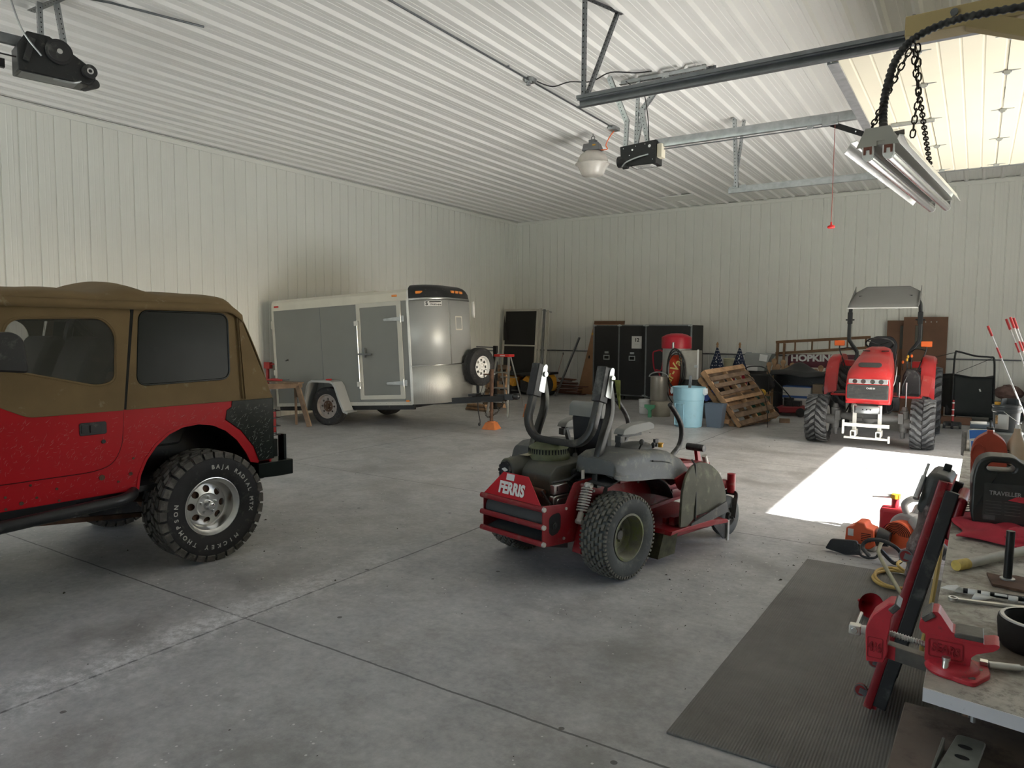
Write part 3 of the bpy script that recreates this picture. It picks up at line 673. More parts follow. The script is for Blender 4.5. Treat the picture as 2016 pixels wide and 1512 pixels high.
chain('chain', 'dark chain with a hook holding up the far end of the shop light', [(-.218, 2.72, 2.60), (-.205, 2.80, 2.49), (-.195, 2.95, 2.42), (-.19, 3.2, 2.36), (-.185, 3.42, 2.31)])
# painted timber above
K['beam'] = mat('painted_timber', (.40, .31, .15), .65, 0, .08, 3, .1, 90, ((.3, .2, .1), .12, 14))
tb = thing('timber_bracket', 'yellow painted timber bracket with diagonal brace above the shop light', 'bracket', (0, 0, 0))
m = MB(); m.hexa([(-.253, 2.84, 2.668), (1.6, 2.84, 2.668), (1.6, 2.93, 2.668), (-.253, 2.93, 2.668)], [(-.253, 2.84, 2.735), (1.6, 2.84, 2.765), (1.6, 2.93, 2.765), (-.253, 2.93, 2.735)]); m.build('beam', K['beam'], tb, bevel=.003)
m = MB(); m.bar((-.07, 2.86, 2.685), (.75, 2.86, 2.36), .045, .05, (0, 0, 1)); m.build('brace', K['beam'], tb, bevel=.003)
m = MB(); m.cyl((-.11, 2.84, 2.715), (-.11, 2.83, 2.715), .012, n=10); m.cyl((-.23, 2.88, 2.735), (-.23, 2.88, 2.75), .006); m.each('bolt', K['galvd'], tb)
m = MB(); m.bb(1.5, 1.6, 2.83, 2.94, 0, 2.78); m.build('post', K['beam'], tb, bevel=.003)
# ------------------------------------------------------------------ red four wheel drive with tan soft top
jp = thing('soft_top_car', 'scratched red open-bodied car with tan canvas top parked by the left wall', 'car', (-4.496, 2.93, 0), 86)
YB = .12; YR = 1.62; YC = .87
def lean(m, k=.10, z0=1.13):
    for v in m.v:
        if v.z > z0:
            d = (v.z - z0) * k; v.y += d if v.y < YC else -d
    return m
arch = [(-.38, .585), (-.365, .68), (-.32, .78), (-.25, .87), (-.16, .94), (-.06, .98), (.06, .99), (.17, .97), (.27, .92), (.36, .84), (.43, .74), (.47, .66), (.53, .645)]
side = [(-1.80, .585)] + arch + [(.66, .65), (.66, 1.132), (-.45, 1.137), (-1.75, 1.15), (-1.80, 1.12)]
for s in (0, 1):
    m = MB(); y0 = YB if s == 0 else YR - .02; m.prism(side, y0, y0 + .02, 'y'); m.build('tub_side', K['red'], jp, bevel=.004)
    # arch lip
    m = MB(); m.sweep([(a, YB + .008 if s == 0 else YR - .008, b) for a, b in arch], [(-.009, -.012), (.009, -.012), (.009, .004), (-.009, .004)], (0, 1, 0)); m.build('arch_lip', K['red'], jp)
m = MB(); m.bb(.64, .66, YB + .02, YR - .02, .62, 1.13); m.build('tailgate', K['red'], jp, bevel=.003)
m = MB(); m.bb(-1.75, .62, YB + .03, YR - .03, .56, .60); m.bb(-1.77, -1.73, YB + .03, YR - .03, .56, 1.3); m.build('tub_floor', K['blk'], jp)
# inner wheel houses
for y0, y1 in ((YB + .021, YB + .36), (YR - .36, YR - .021)):
    m = MB(); A = [(a * 1.0, b + .012) for a, b in arch[:-1]]; o = A + [(a, b + .012) for a, b in reversed(A)]
    m.prism(o, y0, y1, 'y'); m.prism([(a, b) for a, b in [(-.40, .60)] + A[1:-1] + [(.48, .66)]], y1 if y0 < YC else y0 - .01, (y1 + .01) if y0 < YC else y0, 'y'); m.build('wheel_house', K['blk'], jp)
# door, lower
dpl = rnd_poly([(-.452, 1.134), (-.47, .90), (-.53, .775), (-.66, .748), (-1.45, .748), (-1.50, .80), (-1.50, 1.26), (-1.18, 1.23), (-1.0, 1.134)], [0, .05, .08, .08, .05, .05, .02, .03, .04])
m = MB(); m.prism(dpl, YB - .008, YB, 'y'); d = m.build('door', K['red'], jp, bevel=.003)
m = MB(); m.sweep([(a, YB - .002, b) for a, b in dpl], [(-.004, -.002), (.004, -.002), (.004, .002), (-.004, .002)], (0, 1, 0), closed=True); m.build('door_gap', K['hole'], d)
m = MB(); m.prism(rrect(-.725, .985, -.565, 1.065, .012), YB - .014, YB - .008, 'y'); h = m.build('door_handle', K['blkp'], d, bevel=.002)
m = MB(); m.prism(rrect(-.665, 1.0, -.60, 1.05, .008), YB - .020, YB - .014, 'y'); m.bb(-.715, -.675, YB - .018, YB - .014, 1.0, 1.05); m.build('paddle', K['blk'], h, bevel=.001)
m = MB(); m.cyl((-.585, YB - .006, .935), (-.585, YB - .013, .935), .013); m.build('lock', K['blkp'], d)
m = MB()
for x, z in ((-.60, .70), (-.86, .675), (-1.05, .62), (-1.13, .60), (-.85, .60), (-1.13, .67), (-.42, .70), (-.40, .80), (-.97, .64), (-.50, .66), (-1.0, .72)): m.cyl((x, YB - .0005, z), (x, YB - .003, z), .008 + .004 * ((int(x * 100)) % 3 == 0), n=10)
m.each('screw_hole', K['rust'], jp)
m = MB(); m.cyl((-.60, YB - .0005, .703), (-.60, YB - .006, .703), .018, n=12); m.build('rubber_plug', K['rust'], jp)
def scratches(par, zone, n, y, mt, seed, name='paint_scratches', L=(.008, .035)):
    r = random.Random(seed); m = MB(); k = 0
    while k < n:
        a, b = zone(r)
        if a is None: continue
        l = r.uniform(*L); t = r.gauss(.7, .6); w = r.uniform(.0004, .0010); dx, dz = math.cos(t) * l, math.sin(t) * l; bend = r.uniform(-.2, .2) * l
        m.add([(a, y, b), (a + w, y, b - w), (a + dx / 2 + bend + w, y, b + dz / 2 - w), (a + dx, y, b + dz), (a + dx / 2 + bend, y, b + dz / 2)], [(0, 1, 2, 4), (4, 2, 3)]); k += 1
    o = m.build(name, mt, par, weld=False); o['kind'] = 'stuff'; return o
K['scr_r'] = mat('scratch_red', (.42, .22, .19), .6, 0, .2, 30); K['scr_w'] = mat('scratch_white', (.40, .42, .38), .6, 0, .2, 30)
def in_poly(a, b, P):
    c = False
    for i in range(len(P)):
        x1, y1 = P[i]; x2, y2 = P[i - 1]
        if (y1 > b) != (y2 > b) and a < (x2 - x1) * (b - y1) / (y2 - y1) + x1: c = not c
    return c
def zone_side(r):
    a, b = r.uniform(-1.5, .6), r.uniform(.60, 1.08)
    if r.random() > .35 + .65 * max(0, 1 - abs(a + .2) / .9): return None, None
    return (a, b) if in_poly(a, b, side) and in_poly(a + .03, b + .02, side) and not (a > .25) and not in_poly(a, b, dpl) and not in_poly(a + .03, b + .02, dpl) else (None, None)
def zone_door(r):
    a, b = r.uniform(-1.4, -.5), r.uniform(.78, 1.10)
    return (a, b) if in_poly(a, b, dpl) and in_poly(a + .035, b + .03, dpl) and not (-.76 < a < -.54 and b > .95) else (None, None)
scratches(jp, zone_side, 260, YB - .0008, K['scr_r'], 3)
scratches(d, zone_door, 260, YB - .0088, K['scr_r'], 4)
# corner guards
gp = [(.32, 1.13), (.662, 1.13), (.662, .655), (.535, .648), (.49, .77), (.385, .905), (.265, .995), (.275, 1.065), (.315, 1.085)]
for s in (0, 1):
    ya, yb = (YB - .006, YB) if s == 0 else (YR, YR + .006)
    m = MB(); m.prism(gp, ya, yb, 'y'); m.bb(.660, .668, YB - .006 if s == 0 else YR - .22, YB + .22 if s == 0 else YR + .006, .655, 1.13); cg = m.build('corner_guard', K['guard'], jp, bevel=.003)
    if s == 0: scratches(cg, lambda r: (lambda a, b: (a, b) if in_poly(a, b, gp) and in_poly(a + .03, b + .02, gp) and r.random() < 1.2 - (b - .65) else (None, None))(r.uniform(.3, .64), r.uniform(.66, 1.08)), 130, YB - .0068, K['scr_w'], 9)
# lower canvas door with window
dcu = rnd_poly([(-.455, 1.125), (-.362, 1.80), (-1.28, 1.79), (-1.50, 1.25), (-1.18, 1.215), (-1.0, 1.125)], [.01, .04, .04, .02, .03, .04])
w1 = rnd_poly([(-1.10, 1.42), (-1.12, 1.52), (-1.06, 1.705), (-.55, 1.72), (-.475, 1.63), (-.50, 1.32), (-.60, 1.295)], [.05, .05, .07, .08, .06, .05, .05])
m = MB(); plate_hole(m, dcu, w1, (-.80, 1.5), YB - .016, YB - .002, 'y', 48); lean(m); du = m.build('door_top', K['canvas'], jp, bevel=.003)
m = MB(); m.prism(w1, YB - .008, YB - .006, 'y'); lean(m); m.build('door_window', K['vinyl'], du)
m = MB(); P = [(-.8 + (a + .8) * 1.04, 1.5 + (b - 1.5) * 1.06) for a, b in w1]; m.tube([(a, YB - .015, b) for a, b in P], .006, 6, closed=True, up=(0, 1, 0)); lean(m); m.build('window_binding', K['canvas'], du)
# the same panels on the far side, plainer
m = MB(); plate_hole(m, dcu, w1, (-.80, 1.5), YR, YR + .014, 'y', 24); lean(m); m.build('door_top', K['canvas'], jp)
# quarter canvas with tinted window
qc = rnd_poly([(-.445, 1.125), (-.335, 1.83), (.34, 1.825), (.43, 1.77), (.662, 1.13)], [.01, .02, .10, .04, .01])
w2 = rnd_poly([(-.35, 1.285), (-.30, 1.775), (.325, 1.765), (.305, 1.30)], [.07, .07, .07, .07], 6)
for ya, yb in ((YB - .010, YB + .004), (YR - .004, YR + .010)):
    m = MB(); plate_hole(m, qc, w2, (0, 1.5), ya, yb, 'y', 48); lean(m); q = m.build('quarter_canvas', K['canvas'], jp, bevel=.003)
    m = MB(); m.prism(w2, ya + .002 if ya < YC else yb - .004, ya + .004 if ya < YC else yb - .002, 'y'); lean(m); m.build('quarter_window', K['vinyld'], q)
    if ya < YC:
        m = MB(); P = [(a * 1.02, 1.53 + (b - 1.53) * 1.02) for a, b in w2]; m.tube([(a, ya, b) for a, b in P], .007, 6, closed=True, up=(0, 1, 0)); lean(m); m.build('window_piping', K['vinyld'], q)
        m = MB(); m.bar((.40, ya - .004, 1.14), (.40, ya - .004, 1.74), .03, .004, (1, 0, 0)); m.bar((.425, ya - .006, 1.14), (.418, ya - .006, 1.74), .006, .006, (1, 0, 0)); lean(m); m.build('zip_flap', K['canvas'], q)
m = MB(); m.sweep([(-.450, YB - .012, 1.13), (-.348, YB - .012, 1.82)], [(-.010, -.002), (.010, -.002), (.010, .002), (-.010, .002)], (0, 1, 0)); lean(m); m.build('door_gap', K['hole'], jp)
# roof canvas
def roof(u, v):
    s = -1.30 + u * 1.745; y = YB + .045 + v * (YR - YB - .09); zside = 1.838 + .0 * u
    zside -= .075 * max(0, (u - .93) / .07) ** 1.5 + (.02 if u < .1 else 0)
    cr = .055 + .085 * math.exp(-((s + .33) / .16) ** 2) + .045 * math.exp(-((s - .15) / .35) ** 2) + .04 * math.exp(-((s + .8) / .3) ** 2)
    cr *= 1 - .7 * max(0, (u - .93) / .07) ** 2
    e = math.sin(PI * min(max(v, 0), 1)) ** .38
    return (s, y, zside + cr * e - .012 * math.sin(PI * v * 1) * math.sin(s * 9) ** 2)
m = MB(); m.grid(roof, 46, 24); rf = m.build('roof_canvas', K['canvas'], jp, solid=.008, ang=80)
m = MB(); m.grid(lambda u, v: (lambda p: (p[0], p[1] + (-.010 if v < .5 else 0), p[2] - .055 * (1 - v)))(((-1.30 + u * 1.745), YB + .040, roof(u, 0)[2])), 46, 1); m.build('roof_hem', K['canvas'], rf, solid=.006)
m = MB(); m.tube([(s_, YB + .052, 1.797) for s_ in (-1.4, -.36)], .010, 6); m.build('drip_rail', K['blk'], jp)
m = MB(); m.grid(lambda u, v: (.445 + .215 * v + .02 * math.sin(PI * v), YB + .07 - .06 * v + u * (YR - YB - .14 + .12 * v), 1.77 - .64 * v), 12, 10); m.build('rear_curtain', K['canvas'], jp, solid=.008)
# windscreen, bonnet, nose
m = MB(); plate_hole(m, [(YB + .06, 1.13), (YR - .06, 1.13), (YR - .12, 1.80), (YB + .12, 1.80)], [(YB + .13, 1.22), (YR - .13, 1.22), (YR - .18, 1.72), (YB + .18, 1.72)], (YC, 1.45), -1.62, -1.58, 'x', 8)
for v in m.v: v.x += (v.z - 1.15) * .42
m.build('windscreen_frame', K['red'], jp, bevel=.004)
m = MB(); m.prism([(YB + .13, 1.22), (YR - .13, 1.22), (YR - .18, 1.72), (YB + .18, 1.72)], -1.60, -1.597, 'x')
for v in m.v: v.x += (v.z - 1.15) * .42
m.build('windscreen', K['glass'], jp)
m = MB(); m.loft([[(x, YC - w, z0), (x, YC + w, z0), (x, YC + w, z1 - .05), (x, YC + w * .8, z1), (x, YC - w * .8, z1), (x, YC - w, z1 - .05)] for x, w, z0, z1 in ((-1.78, .62, .72, 1.18), (-2.4, .52, .72, 1.12), (-2.85, .44, .72, 1.07))]); m.build('bonnet', K['red'], jp, bevel=.01)
for s in (-1, 1):
    m = MB(); m.sweep([(-1.8, YC + s * .62, .70), (-1.95, YC + s * .62, .88), (-2.1, YC + s * .62, .95), (-2.6, YC + s * .62, .95), (-2.85, YC + s * .62, .85)], [(-.14, -.01), (.14, -.01), (.14, .01), (-.14, .01)], (0, 0, 1)); m.build('front_wing', K['red'], jp, bevel=.006)
    m = MB(); m.cyl((-2.87, YC + s * .33, .93), (-2.90, YC + s * .33, .93), .09, n=20); m.build('headlamp', K['chrome'], jp)
m = MB(); m.bb(-3.05, -2.95, YC - .70, YC + .70, .58, .72); m.build('front_bumper', K['blk'], jp, bevel=.006)
# chassis and running gear
m = MB(); m.bb(-2.95, .66, YC - .42, YC - .34, .46, .56); m.bb(-2.95, .66, YC + .34, YC + .42, .46, .56); m.bb(.55, .66, YB + .12, YR - .12, .48, .60); m.bb(-1.4, -.5, YC - .3, YC + .2, .38, .5); m.build('chassis', K['blk'], jp, bevel=.005)
m = MB(); m.cyl((.10, .2, .36), (.10, 1.55, .36), .045); m.ell((.10, YC, .36), (.14, .13, .13)); m.cyl((-2.27, .2, .36), (-2.27, 1.55, .36), .04); m.ell((-2.27, YC + .2, .36), .12); m.build('axle', K['rust'], jp)
m = MB()
for k in range(4): m.sweep(smooth_path([(-.56 + .05 * k, .42, .54 - .02 * k), (.10, .42, .42 - .012 * k), (.62 - .05 * k, .42, .54 - .02 * k)], 6), [(-.03, -.005), (.03, -.005), (.03, .005), (-.03, .005)], (0, 0, 1))
m.bar((-1.3, .5, .44), (-.2, .45, .33), .03, .03); m.build('leaf_spring', K['rust'], jp)
m = MB(); m.cyl((-.15, .46, .60), (.0, .46, .34), .03); m.build('shock_absorber', K['blkp'], jp)
# side step
m = MB(); P = smooth_path([(-1.9, .20, .56), (-1.75, .04, .51), (-1.5, .03, .505), (-.70, .03, .545), (-.52, .035, .555), (-.42, .10, .57), (-.40, .22, .58)], 6); m.tube(P, .038, 14); m.build('side_step', K['blk'], jp)
m = MB(); m.bb(-1.2, -.75, .0, .05, .553, .56); 
for k in range(20): m.bb(-1.2 + .023 * k, -1.19 + .023 * k, -.0, .05, .56, .564)
m.build('tread_pad', K['blkp'], jp, rot=(0, -.03, 0))
for x in (-.55, -1.5):
    m = MB(); m.bar((x, .06, .54), (x - .1, .36, .52), .03, .03); m.build('step_bracket', K['blk'], jp)
# rear bumper with uprights, tail lamps, plate bracket
m = MB(); m.prism(rnd_poly([(.52, .52), (.52, .63), (.83, .63), (.83, .51), (.69, .51)], [.0, .01, .01, .01, .02]), YB - .02, YR + .02, 'y'); m.build('rear_bumper', K['guard'], jp, bevel=.004)
for y in (YB + .04, YR - .08): 
    m = MB(); m.bb(.775, .80, y - .02, y + .06, .63, .83); m.build('bumper_upright', K['guard'], jp, bevel=.004)
for y in (YB + .10, YR - .10):
    m = MB(); m.box((.70, y, .93), (.06, .11, .17)); l = m.build('tail_lamp', mat('lamp_red', (.35, .01, .01), .25, coat=.5), jp, bevel=.01)
    m = MB(); m.box((.70, y, .95), (.064, .09, .03)); m.build('reverse_lens', K['white'], l)
    m = MB()
    for z in (.83, .90, .965, 1.02): m.tube([(.66, y - .08, z), (.745, y - .08, z), (.745, y + .08, z), (.66, y + .08, z)], .004, 6)
    m.tube([(.747, y - .02, .82), (.747, y - .02, 1.03)], .004, 6); m.build('lamp_guard', K['blk'], l)
m = MB(); m.bb(.67, .72, YB + .02, YB + .20, .66, .80); m.build('plate_bracket', K['guard'], jp, bevel=.003)
# mirror
m = MB(); m.prism(rnd_poly([(-1.28, 1.42), (-1.05, 1.40), (-1.075, 1.60), (-1.13, 1.635), (-1.28, 1.62)], [.03, .03, .03, .03, .03]), -.10, -.03, 'y'); mr = m.build('mirror', K['blkp'], jp, bevel=.012)
m = MB(); m.bar((-1.2, -.05, 1.44), (-1.3, YB, 1.28), .02, .03); m.build('mirror_arm', K['blkp'], mr)
# interior seen through the windows
for y in (.50, 1.24):
    m = MB(); m.prism(rnd_poly([(-.62, .95), (-.42, 1.48), (-.44, 1.60), (-.54, 1.60), (-.60, 1.48), (-.78, 1.0), (-1.15, 1.02), (-1.15, .88), (-.66, .84)], .04), y - .23, y + .23, 'y'); m.build('front_seat', K['dgrey'], jp, bevel=.03)
m = MB(); m.prism(rnd_poly([(.10, .80), (.34, 1.35), (.24, 1.38), (.02, .92), (-.25, .92), (-.25, .80)], .03), .45, 1.30, 'y'); m.build('rear_seat', K['dgrey'], jp, bevel=.03)
m = MB(); m.tube(smooth_path([(-.30, .26, 1.13), (-.26, .28, 1.55), (-.24, .34, 1.72), (-.24, .5, 1.76), (-.24, 1.24, 1.76), (-.24, 1.4, 1.72), (-.26, 1.46, 1.55), (-.30, 1.48, 1.13)], 5), .032, 10)
for y in (.34, 1.40): m.tube([(-.24, y, 1.72), (.30, y, 1.15)], .03, 8); m.tube([(-.24, y, 1.74), (-1.28, y, 1.74)], .03, 8)
m.build('roll_bar', K['blk'], jp)
# wheels
def jeep_wheel(x, y, sgn):
    w = MB(); R0 = .205
    w.lathe([(.205, .045), (.212, .040), (.212, .028), (.203, .026), (.196, .034), (.188, .050), (.176, .056), (.170, .075), (.166, .105), (.158, .125), (.140, .135), (.158, .24), (.185, .25), (.185, .26)], ax='y', n=48)
    wheel_disc(w, .083, .150, 8, .026, .116, .128, .006)
    for v in w.v:
        r = math.hypot(v.x, v.z)
        if .08 < r < .151 and .12 < v.y < .135: v.y -= (.150 - r) * .35
    w.lathe([(.0, .093), (.080, .093), (.085, .098), (.085, .112)], ax='y', n=32)
    bolts(w, [(.058 * math.cos(a), .093, .058 * math.sin(a)) for a in [2 * PI * k / 5 + .3 for k in range(5)]], .010, -.022, 'y', 6)
    o = w.build('wheel', K['alu'], jp, ang=40)
    if sgn < 0: o.rotation_euler = (0, 0, PI)
    o.location = (x, y, .395)
    t = tyre(o, .395, .205, .27, 'at'); t.location = (0, .135, 0)
    c = MB(); c.cyl((0, .093, 0), (0, .070, 0), .036, .034, 24); c.cyl((0, .070, 0), (0, .045, 0), .034, .028, 24); c.ell((0, .047, 0), (.028, .010, .028)); c.build('hub_cap', K['chrome'], o)
    b = MB(); b.cyl((0, .135, 0), (0, .22, 0), .13, n=24); b.build('brake_drum', K['rust'], o)
    return o
w0 = jeep_wheel(.10, 0.0, 1)
def tyre_text(par, txt, rr, a0, a1, size, flip=False, y=-.0025):
    vs_all = MB(); n = len(txt)
    for i, ch in enumerate(txt):
        if ch == ' ': continue
        vs, fs = text_geo(ch, size, 0, 0, 'CENTER', .0011); a = math.radians(a0 + (a1 - a0) * i / (n - 1))
        ca, sa = math.cos(a), math.sin(a); rad_ = Vector((ca, 0, sa)); tan = Vector((sa, 0, -ca))
        up_, rt = (rad_, tan)
        vs_all.add([Vector((rr * ca, y, rr * sa)) + rt * v.x * 1.05 + up_ * v.y + Vector((0, -v.z, 0)) for v in vs], fs)
    return vs_all.build('tyre_lettering', K['letter'], par, weld=False)
ty = [c for c in w0.children if c.name.startswith('tyre')][0]
tyre_text(w0, 'BAJA RADIAL MTX', .286, 92, -13, .040)
tyre_text(w0, 'MICKEY THOMPSON', .286, -57, -190, .040)
jeep_wheel(.10, 1.74, -1); jeep_wheel(-2.27, 0.0, 1); jeep_wheel(-2.27, 1.74, -1)
# ------------------------------------------------------------------ cargo trailer
K['tpanel'] = mat('trailer_grey', (.20, .205, .195), .42, .25, .05, 1.2, .03, 30)
K['tcream'] = mat('trailer_cream', (.60, .58, .50), .45, 0, .06, 3)
K['tnose'] = mat('trailer_nose', (.40, .41, .40), .46, .35, .05, 1.5, .03, 20)
K['tframe'] = mat('door_frame_alu', (.50, .49, .44), .45, .4, .05, 4)
K['amber'] = mat('amber_lens', (.70, .22, .03), .3, 0, .05, coat=.5)
def diamond():
    m = mat('diamond_plate', (.52, .52, .49), .38, .6, .05, 3); nd, lk, tc, b, noise, ramp, mix = m_helpers['diamond_plate']
    w = []
    for rz in (PI / 4, -PI / 4):
        mp = nd.new('ShaderNodeMapping'); mp.inputs['Rotation'].default_value = (0, rz, 0); mp.inputs['Scale'].default_value = (34, 34, 34) ; lk.new(tc.outputs['Object'], mp.inputs[0])
        wv = nd.new('ShaderNodeTexChecker'); wv.inputs['Scale'].default_value = 1.0; lk.new(mp.outputs[0], wv.inputs[0]); w.append(wv.outputs['Fac'])
    mp = nd.new('ShaderNodeMapping'); mp.inputs['Rotation'].default_value = (0, PI / 4, 0); mp.inputs['Scale'].default_value = (70, 70, 70); lk.new(tc.outputs['Object'], mp.inputs[0])
    vo = nd.new('ShaderNodeTexVoronoi'); vo.inputs['Scale'].default_value = 1; vo.inputs['Randomness'].default_value = 0.0; lk.new(mp.outputs[0], vo.inputs['Vector'])
    bp = nd.new('ShaderNodeBump'); bp.inputs['Strength'].default_value = .9; bp.inputs['Distance'].default_value = .006; bp.invert = True
    lk.new(vo.outputs['Distance'], bp.inputs['Height']); lk.new(bp.outputs[0], b.inputs['Normal']); return m
K['diamond'] = diamond()
tr = thing('cargo_trailer', 'grey enclosed cargo trailer with side door and rounded silver nose', 'trailer', (-9.43, 8.59, 0), 9)
TX = Matrix.Translation((0, 0, .33)) @ Matrix.Rotation(-math.radians(3.3), 4, 'Y') @ Matrix.Translation((0, 0, -.33))
def TM(): m = MB(); m.X = TX; return m
W0, W1 = .22, 1.80; XR, XF, XN = -1.30, 1.60, 2.13; ZB, ZT, ZR = .335, 2.10, 2.27
def nose_path(y0, y1, r, xn, n=12):
    p = [(XF, y0)]
    for k in range(n + 1):
        a = PI / 2 * k / n; p.append((xn - (xn - XF) + (xn - XF) * math.sin(a), y0 + r - r * math.cos(a)))
    for k in range(n + 1):
        a = PI / 2 * k / n; p.append((XF + (xn - XF) * math.cos(a), y1 - r + r * math.sin(a)))
    return p
NP = nose_path(W0, W1, .50, XN)
body = [(XR, W0)] + NP + [(XR, W1)]
m = TM(); m.prism(body, ZB + .01, ZT, 'z'); 
for v in m.v: pass
m.build('body', K['tpanel'], tr, ang=30)
def shell(z0, z1, off, pts=NP):
    m = TM(); n = len(pts); cx, cy = (XR + XF) / 2, (W0 + W1) / 2; out = []
    for i, (x, y) in enumerate(pts):
        a = Vector(pts[max(0, i - 1)]); b = Vector(pts[min(n - 1, i + 1)]); t = (b - a)
        t = t.normalized() if t.length > 1e-6 else Vector((1, 0)); out.append((x + t.y * off, y - t.x * off))
    m.grid(lambda u, v: (lambda p, q, f: (p[0] * (1 - f) + q[0] * f, p[1] * (1 - f) + q[1] * f, z0 + (z1 - z0) * v))(out[int(u * (n - 1) + 1e-6)], out[min(n - 1, int(u * (n - 1) + 1e-6) + 1)], (u * (n - 1) + 1e-6) % 1), n - 1, 1)
    return m
m = shell(.86, ZT - .0, .004); m.build('nose_panel', K['tnose'], tr, ang=60, solid=.003)
m = shell(ZB, .98, .010); m.build('stone_guard', K['diamond'], tr, ang=60, solid=.003)
m = shell(.97, .985, .013); m.build('trim_strip', K['alu'], tr, ang=60, solid=.004)
m = shell(ZT - .03, ZT + .01, .012); m.build('trim_strip', K['alu'], tr, ang=60, solid=.004)
m = TM(); m.bb(XN + .004, XN + .012, .66, .68, .99, ZT - .03); m.bb(XF - .02, XF + .01, W0 - .008, W0, ZB, ZT); m.each('trim_strip', K['alu'], tr)
# black nose cap
rings = []
for k in range(6):
    a = PI / 2 * k / 5; sc = math.cos(a) * .42 + .58; h = ZT + .01 + (ZR + .06 - ZT) * math.sin(a) ** .9; ring_ = []
    for x, y in NP: ring_.append((XF - .02 + (x - XF + .02) * sc, (W0 + W1) / 2 + (y - (W0 + W1) / 2) * (.80 + .20 * math.cos(a)), h))
    rings.append(ring_)
m = TM(); m.loft(rings, cap=True); m.build('nose_cap', K['blk'], tr, ang=50)
# roof, cove rails
m = TM(); m.prism([(W0 + .0, ZT), (W0 - .004, ZT + .11), (W0 + .04, ZR - .005), (W0 + .30, ZR + .025), (W1 - .3, ZR + .025), (W1 - .04, ZR - .005), (W1 + .004, ZT + .11), (W1, ZT)], XR, XF + .01, 'x'); m.build('roof', K['tcream'], tr, bevel=.004)
m = TM(); m.prism([(W0 - .006, ZT - .02), (W0 - .012, ZT + .12), (W0 + .03, ZR + .0), (W0 + .034, ZR - .01), (W0 - .002, ZT + .11), (W0, ZT - .02)], XR - .005, XF, 'x'); m.build('cove_rail', K['tcream'], tr)
m = TM(); m.bb(-.02 + .3, .62, .7, 1.2, ZR + .02, ZR + .07); m.build('roof_vent', K['tcream'], tr, bevel=.01)
m = TM(); m.bb(XF + .0, XF + .03, W0 - .014, W0 - .004, ZB, ZR - .02); m.build('trim_strip', K['alu'], tr, bevel=.002)
# panel seams, skirt, rear post
m = TM()
for x in (-.23, .55, 1.47): m.bb(x - .004, x + .004, W0 - .003, W0, ZB + .02, ZT - .02)
m.each('panel_seam', K['galvd'], tr)
m = TM(); m.bb(XR, XF, W0 - .008, W0, ZB - .01, ZB + .05); m.build('skirt_rail', K['tframe'], tr, bevel=.002)
m = TM(); bolts(m, [(XR + .1 + .12 * k, W0 - .008, ZB + .02) for k in range(24)] , .005, -.003, 'y', 5); m.each('rivet', K['galvd'], tr)
m = TM(); m.bb(XR - .03, XR + .02, W0 - .006, W1, ZB - .01, ZT + .08); m.bb(XR - .045, XR + .0, W0 - .02, W0 + .03, .9, 1.0); m.bb(XR - .045, XR, W0 - .02, W0 + .03, 1.75, 1.9); m.build('rear_frame', K['tframe'], tr, bevel=.003)
# side door
d0, d1, e0, e1 = .56, 1.47, .43, 2.085
m = TM(); m.ring(rrect(d0, e0, d1, e1, .01, 1), rrect(d0 + .075, e0 + .07, d1 - .085, e1 - .075, .01, 1), W0 - .018, W0 - .001, 'y'); dd = m.build('door_frame', K['tframe'], tr, bevel=.003)
m = TM(); m.bb(d0 + .07, d1 - .08, W0 - .008, W0 - .001, e0 + .065, e1 - .07); dp = m.build('side_door', K['tpanel'], tr)
for z in (1.78, .70):
    m = TM(); m.prism(rnd_poly([(1.12, z - .02), (1.12, z + .02), (1.46, z + .035), (1.46, z - .035)], [.018, .018, .004, .004]), W0 - .028, W0 - .018, 'y'); m.cyl((1.465, W0 - .03, z - .07), (1.465, W0 - .03, z + .07), .012, n=10); m.bb(1.45, 1.53, W0 - .026, W0 - .018, z - .05, z + .05); m.build('strap_hinge', K['galv'], tr, bevel=.003)
m = TM(); m.cyl((d0 + .02, W0 - .04, .62), (d0 + .02, W0 - .04, 1.80), .010, n=10)
for z in (.70, 1.75): m.bb(d0 - .03, d0 + .05, W0 - .055, W0 - .018, z - .04, z + .04)
m.build('lock_rod', K['alu'], tr, bevel=.002)
m = TM(); m.bar((d0 + .02, W0 - .05, 1.22), (d0 + .30, W0 - .05, 1.21), .012, .03); m.bb(d0 + .14, d0 + .17, W0 - .07, W0 - .018, 1.16, 1.32); m.cyl((d0 + .20, W0 - .06, 1.21), (d0 + .31, W0 - .06, 1.205), .018, n=10); m.build('door_handle', K['galvd'], tr, bevel=.003)
# lamps
m = TM(); m.box((1.36, W0 - .018, 2.17), (.10, .02, .035)); m.box((1.52, W0 - .02, ZB + .06), (.06, .02, .03)); m.each('marker_lamp', K['amber'], tr, bevel=.006)
m = TM()
for q in ((1.80, .275, 2.20),): m.box(q, (.12, .03, .045), rotm(z=38))
for y in (.86, 1.01, 1.16): m.box((XN - .02, y, 2.215), (.03, .10, .045))
m.each('marker_lamp', K['amber'], tr, bevel=.008)
m = TM(); m.box((-1.20, W0 - .014, 2.15), (.10, .02, .03)); m.box((-.02, W0 - .12, .80), (.10, .05, .03)); m.each('marker_lamp', mat('red_lens', (.45, .02, .02), .3, coat=.5), tr, bevel=.006)
# dealer sticker on the nose
st = TM(); sx, sy = 1.985, .415
m = TM(); m.box((2.02, .435, 2.01), (.004, .27, .085), rotm(z=-49 + 90)); 
a_ = math.radians(41); right = Vector((math.cos(a_), math.sin(a_), 0))
